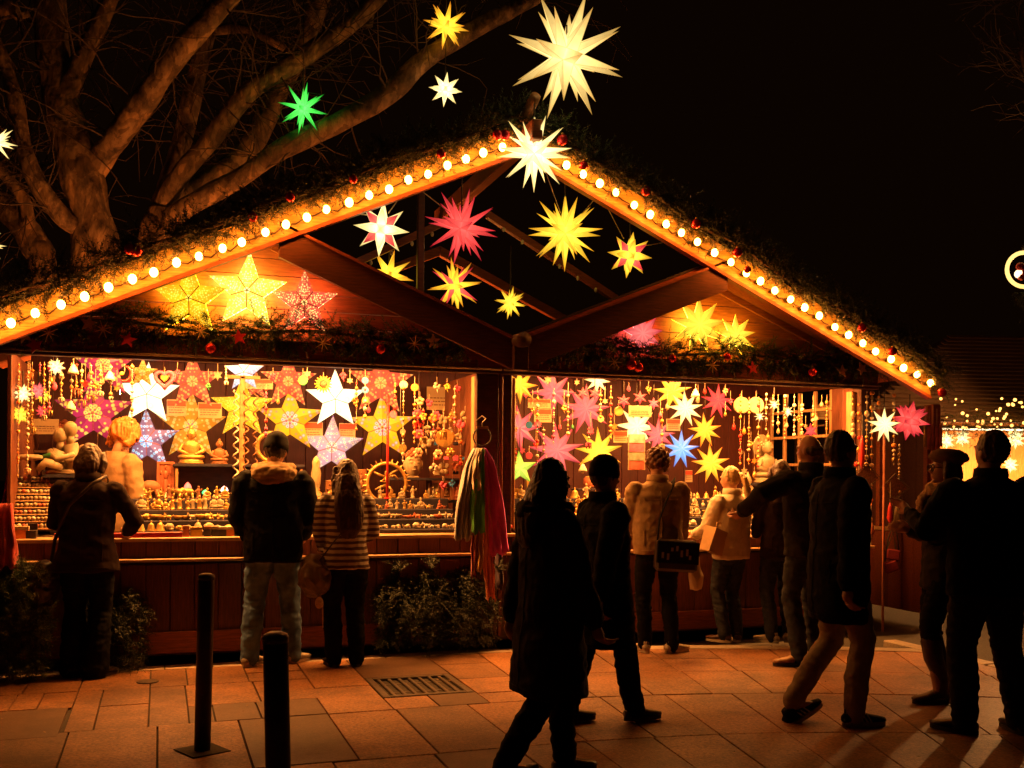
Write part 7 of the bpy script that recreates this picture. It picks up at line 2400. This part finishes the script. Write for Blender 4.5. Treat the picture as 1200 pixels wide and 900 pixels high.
# 2 vendor
person("orange-haired vendor in a cream sweater inside the left hut", 132, 600, 492, -50, dict(pos=(at_y(131, 560, 0.85).x, 0.85, 0.08), coatwr=0.009, coat=CREAMS, trousers=BLACKT, hairmat=HORANGE, hair="fluffy", shoemat=LEATHER, hem=0.86, fat=1.1,
    coatname="sweater", collar="none", look=(0, -25, 0), lean=0.12, lhand=(-0.15, 0.34, 1.0), rhand=(0.22, 0.22, 0.95), hairwr=0.03, sleeve=1.05))
# 3 man in jeans
m3 = person("man in a dark jacket with a beige hood, black beanie and washed jeans", 319, 781, 511, -8, dict(
    coat=BLACKC, trousers=JEANS, hairmat=HDARK, hat="beanie", hatmat=BLACKC, collar="hood", collarmat=BEIGE, shoemat=SNEAK, solemat=SOLEW, hem=0.80, fat=1.1, wide=1.18, puff=0.012, boxy=True, sleeve=1.15, legw=1.12, legwr=0.015,
    lfoot=(-0.17, 0.02, 0, -28), rfoot=(0.15, 0.12, 0, -40), lhand=(-0.20, 0.24, 0.98), rhand=(0.22, 0.24, 0.98), look=(-10, -15, 6), lean=0.05))
# 4 woman with long hair
w4 = person("woman with long brown hair in a striped sweater and black skirt trousers", 404, 781, 540, 2, dict(
    coat=KNIT, trousers=BLACKT, hairmat=HBROWN, hair="long", hairlen=1.10, shoemat=BLACKC, hem=0.84, fat=1.02, wide=0.98, coatname="sweater", collar="none", look=(16, -10, 0), legw=1.15, coatflare=0.01,
    lfoot=(-0.09, 0.02, 0, 10), rfoot=(0.10, 0.0, 0, -10), lhand=(-0.14, 0.26, 1.0), rhand=(0.16, 0.28, 1.05), coatwr=0.012))
b = carried("slouch_bag", "slouchy grey leather bag on the long-haired woman's left hip", "bag", w4, (-0.27, -0.05, 0.62))
bm = MB().add(ball((0, 0, 0.15), (0.13, 0.12, 0.16), 16, 10)); bm.add(ball((0.0, 0.02, 0.26), (0.10, 0.09, 0.08), 12, 8))
me = fuse(bm, 0.011, 2); wrinkle(me, 0.035, 10, (1, 1, 0.8), 5.0, 0.006, 30); me.materials.clear(); me.materials.append(mat("grey brown soft leather", (0.13, 0.085, 0.055), 0.4, 0.4, 14, 0.3))
part("pouch", me, None, b)
part("strap", MB().add(tube([(0.03, -0.06, 0.30), (0.14, -0.11, 0.46), (0.30, -0.09, 0.64), (0.40, -0.03, 0.79), (0.43, 0.08, 0.84), (0.41, 0.2, 0.78)], [0.012] * 6, 6, 0.5), smooth=True), LEATHER, b)
part("fur_pompom", MB().add(ball((0.02, -0.10, -0.05), (0.035, 0.035, 0.05), 10, 7), smooth=True), FUR, b)
part("tassel", MB().add(tube([(0.05, -0.09, -0.06), (0.055, -0.09, -0.26)], [0.007, 0.005], 5)), FUR, b)
# 7 tan jacket
p7 = person("person in a tan jacket with short reddish curls seen from behind", 770, 765, 528, -14, dict(
    coatwr=0.010, coat=TAN, trousers=BLACKT, hairmat=HREDB, hair="curly", shoemat=SNEAK, solemat=SOLEW, hem=0.86, fat=1.12, wide=1.12, boxy=True, puff=0.008, look=(8, -16, 0), lean=0.06, sleeve=1.12,
    lfoot=(-0.10, 0.04, 0, 5), rfoot=(0.13, 0.0, 0, -60), lhand=(-0.14, 0.30, 1.05), rhand=(0.26, 0.22, 0.86)))
b = carried("messenger_bag", "black messenger bag with a pale print on the tan jacket's hip", "bag", p7, (0.10, -0.20, 0.72))
part("body", MB().add(box((0, 0, 0.14), (0.36, 0.12, 0.27), 0.025), smooth=False), LEATHER, b, (0, 0, 0), (0, 0.06, 0))
part("flap", MB().add(box((0, -0.072, 0.17), (0.365, 0.018, 0.19), 0.007)), BLACKC, b, (0, 0, 0), (0, 0.06, 0))
pr = MB()
for i in range(7):
    pr.add(box((-0.13 + i * 0.04 + random.uniform(-0.01, 0.01), -0.083, 0.16 + random.uniform(-0.05, 0.05)), (0.02, 0.004, random.uniform(0.03, 0.07))))
part("print", pr, mat("grey print", (0.22, 0.17, 0.13), 0.7, 0.3, 20, 0), b, (0, 0, 0), (0, 0.06, 0), kind="stuff")
part("strap", MB().add(tube([(-0.15, 0.0, 0.27), (-0.13, 0.02, 0.45), (-0.06, 0.04, 0.62), (0.0, 0.07, 0.73), (0.03, 0.17, 0.785), (0.04, 0.30, 0.76), (0.06, 0.42, 0.60)], [0.024] * 7, 8, 0.3), smooth=True), BLACKC, b)
b = carried("plastic_bag", "thin white plastic bag hanging beside the messenger bag", "bag", p7, (0.31, -0.10, 0.56))
bm = MB().add(rings([(0, 0, 0.0, 0.05, 0.03), (0, 0, 0.12, 0.06, 0.035), (0, 0, 0.22, 0.04, 0.025), (0.0, 0.01, 0.32, 0.015, 0.012)], 16)); me = fuse(bm, 0.008, 1); wrinkle(me, 0.02, 12, (1, 1, 0.5), 4.0); me.materials.clear(); me.materials.append(mat("white plastic film", (0.62, 0.52, 0.38), 0.35, 0.1, 8, 0.1))
part("film", me, None, b)
# 8 woman in white
w8 = person("woman in a cream white jacket with a blonde ponytail", 856, 752, 548, 12, dict(
    coatwr=0.011, coat=WHITEJ, trousers=DKJEANS, hairmat=HBLOND, hair="ponytail", shoemat=BRLEATHER, solemat=SOLEW, hem=0.84, fat=1.05, wide=1.0, puff=0.008, look=(20, -12, 0), boxy=True, sleeve=1.1,
    lfoot=(-0.09, 0.0, 0, 20), rfoot=(0.07, -0.02, 0, -35), lhand=(-0.22, 0.30, 1.06), rhand=(0.14, 0.30, 1.06)))
b = carried("paper_bag", "brown paper bag held up by the woman in white", "bag", w8, (-0.27, -0.03, 0.90))
PAPER = mat("brown paper", (0.48, 0.30, 0.14), 0.75, 0.15, 6, 0.25)
v = [(-0.15, -0.06, 0), (0.15, -0.06, 0), (0.15, 0.06, 0), (-0.15, 0.06, 0), (-0.155, -0.07, 0.24), (0.155, -0.07, 0.24), (0.155, 0.07, 0.24), (-0.155, 0.07, 0.24)]
part("bag_body", MB().add((v, [(3, 2, 1, 0), (0, 1, 5, 4), (1, 2, 6, 5), (2, 3, 7, 6), (3, 0, 4, 7), (4, 5, 6, 7)])), PAPER, b, (0, 0, 0), (0.12, 0.30, 0.2))
part("handle", MB().add(tube([(-0.02, -0.05, 0.23), (0.02, -0.03, 0.31), (0.12, -0.03, 0.29), (0.13, -0.05, 0.19)], 0.007, 5), smooth=True), PAPER, b)
# 10 small person under the arm
person("short brown-haired person in a dark jacket under the bald man's arm", 914, 753, 541, -6, dict(
    coat=DKBROWN, trousers=DKJEANS, hairmat=HBROWN, hair="bob", shoemat=SNEAK, solemat=SOLEW, hem=0.82, fat=1.05, look=(0, -12, 0), lfoot=(-0.09, 0, 0, 30), rfoot=(0.10, 0.02, 0, -50), lhand=(-0.12, 0.28, 1.04), rhand=(0.14, 0.28, 1.04)))
# 9 balding man
person("balding man in a dark grey jacket with his arm round the person beside him", 948, 779, 510, 8, dict(
    coat=GREYJ, trousers=DKJEANS, hairmat=HGREY, hair="bald", shoemat=TANLEATHER, hem=0.84, fat=1.08, wide=1.12, puff=0.014, boxy=True, look=(15, -6, 0), sleeve=1.2, skin=mat("ruddy skin", (0.52, 0.24, 0.13), 0.45, 0.12, 12, 0.1),
    lfoot=(-0.10, 0.0, 0, 65), rfoot=(0.10, 0.03, 0, 10), lhand=(-0.46, 0.24, 1.17), lpole=(-0.7, -0.8, 0.2), rhand=(0.2, 0.22, 0.95)))
# 11 walking man
w11 = person("man in a long dark coat and pale trousers striding to the right", 980, 848, 507, -98, dict(
    coat=BLACKC, legwr=0.009, trousers=BEIGET, hairmat=HBROWN, hair="short", shoemat=BLACKT, solemat=SOLEW, stripes=STRIPEW, hem=0.63, fat=1.08, wide=1.1, puff=0.014, boxy=True, coatflare=0.0, look=(14, 0, 0), lean=0.03,
    rfoot=(0.07, 0.08, 0.0, 0), lfoot=(-0.10, -0.22, 0.06, 6), lpitch=-28, rhand=(0.26, -0.08, 0.84), lhand=(-0.26, 0.2, 0.9), sleeve=1.18, legw=1.05))
# 12 woman in boots and 13 man at the right
w12 = person("woman in a beret and glasses with a fur collar and tall brown boots", 1104, 820, 532, 62, dict(
    coat=GREYJ, trousers=BLACKT, hairmat=HBROWN, hair="bob", hat="beret", hatmat=FUR if False else cloth("brown felt", (0.16, 0.085, 0.045)), glasses=True, collar="scarf", collarmat=FUR, shoe="boot", shoemat=BRLEATHER, hem=0.80, fat=1.0, look=(10, 4, 0),
    lfoot=(-0.10, 0.05, 0, 20), rfoot=(0.10, -0.05, 0, 40), lhand=(-0.06, 0.25, 1.34), rhand=(0.12, 0.2, 1.2), cuff=0.40, lpole=(-1, 0.1, -1)))
p13 = person("big man in a black jacket and dark trousers at the right edge", 1158, 858, 507, -18, dict(
    coat=BLACKC, trousers=cloth("dark grey trousers cloth", (0.022, 0.020, 0.020)), hairmat=HBROWN, hair="short", shoemat=LEATHER, hem=0.80, fat=1.2, wide=1.25, puff=0.014, boxy=True, look=(18, 3, 0), sleeve=1.2, legw=1.2,
    lfoot=(-0.15, -0.02, 0, 45), rfoot=(0.17, -0.02, 0, 0), lhand=(-0.16, 0.34, 1.12), lpole=(-1, -0.3, -0.8), rhand=(0.28, 0.14, 0.90)))
# 5, 6 the two walkers in front
w6 = person("walker in a long black coat and thick-soled shoes behind the nearer one", 705, 846, 540, -88, dict(
    coat=BLACKC, trousers=BLACKT, hairmat=HDARK, hair="short", shoemat=LEATHER, solemat=cloth("grey sole", (0.10, 0.075, 0.055)), hem=0.52, fat=1.15, wide=1.15, boxy=True, puff=0.015, coatflare=0.05, look=(5, -5, 0), hat="beanie", hatmat=BLACKC,
    rfoot=(0.06, 0.22, 0.0, 0), lfoot=(-0.06, -0.22, 0.0, 0), rhand=(0.24, -0.14, 0.86), lhand=(-0.24, 0.22, 0.9), sleeve=1.2, legw=1.15))
w5 = person("nearest walker in a long dark brown coat with a hood", 642, 912, 540, -84, dict(
    coat=cloth("dark walker coat", (0.020, 0.013, 0.010)), trousers=BLACKT, hairmat=HDARK, hair="long", hairlen=1.28, shoemat=LEATHER, hem=0.48, fat=1.1, wide=1.05, boxy=True, puff=0.012, coatflare=0.05, collar="hood", collarmat=cloth("dark hood cloth", (0.02, 0.012, 0.010)), look=(0, -6, 0),
    lfoot=(-0.06, 0.14, 0.0, 0), rfoot=(0.06, -0.28, 0.05, 0), rpitch=-20, rhand=(0.24, 0.16, 0.86), lhand=(-0.24, -0.12, 0.86), sleeve=1.15, legw=1.1))

bpy.context.view_layer.update()

# things that look alike get their place in the row into the label
ORD = ["first", "second", "third", "fourth", "fifth", "sixth", "seventh", "eighth", "ninth", "tenth", "eleventh", "twelfth"]
same = {}
for o in scene.objects:
    if o.parent is None and o.get("label"):
        same.setdefault(o["label"], []).append(o)
for lab, lst in same.items():
    if 2 <= len(lst) <= 12:
        right = Vector((math.cos(TURN), -math.sin(TURN), 0))
        lst.sort(key=lambda o: (o.location.dot(right)) / max(0.1, depth(o.location)))
        for i, o in enumerate(lst):
            o["label"] = lab + ", " + ORD[i] + " from the left"
            o["group"] = o.get("group") or lab
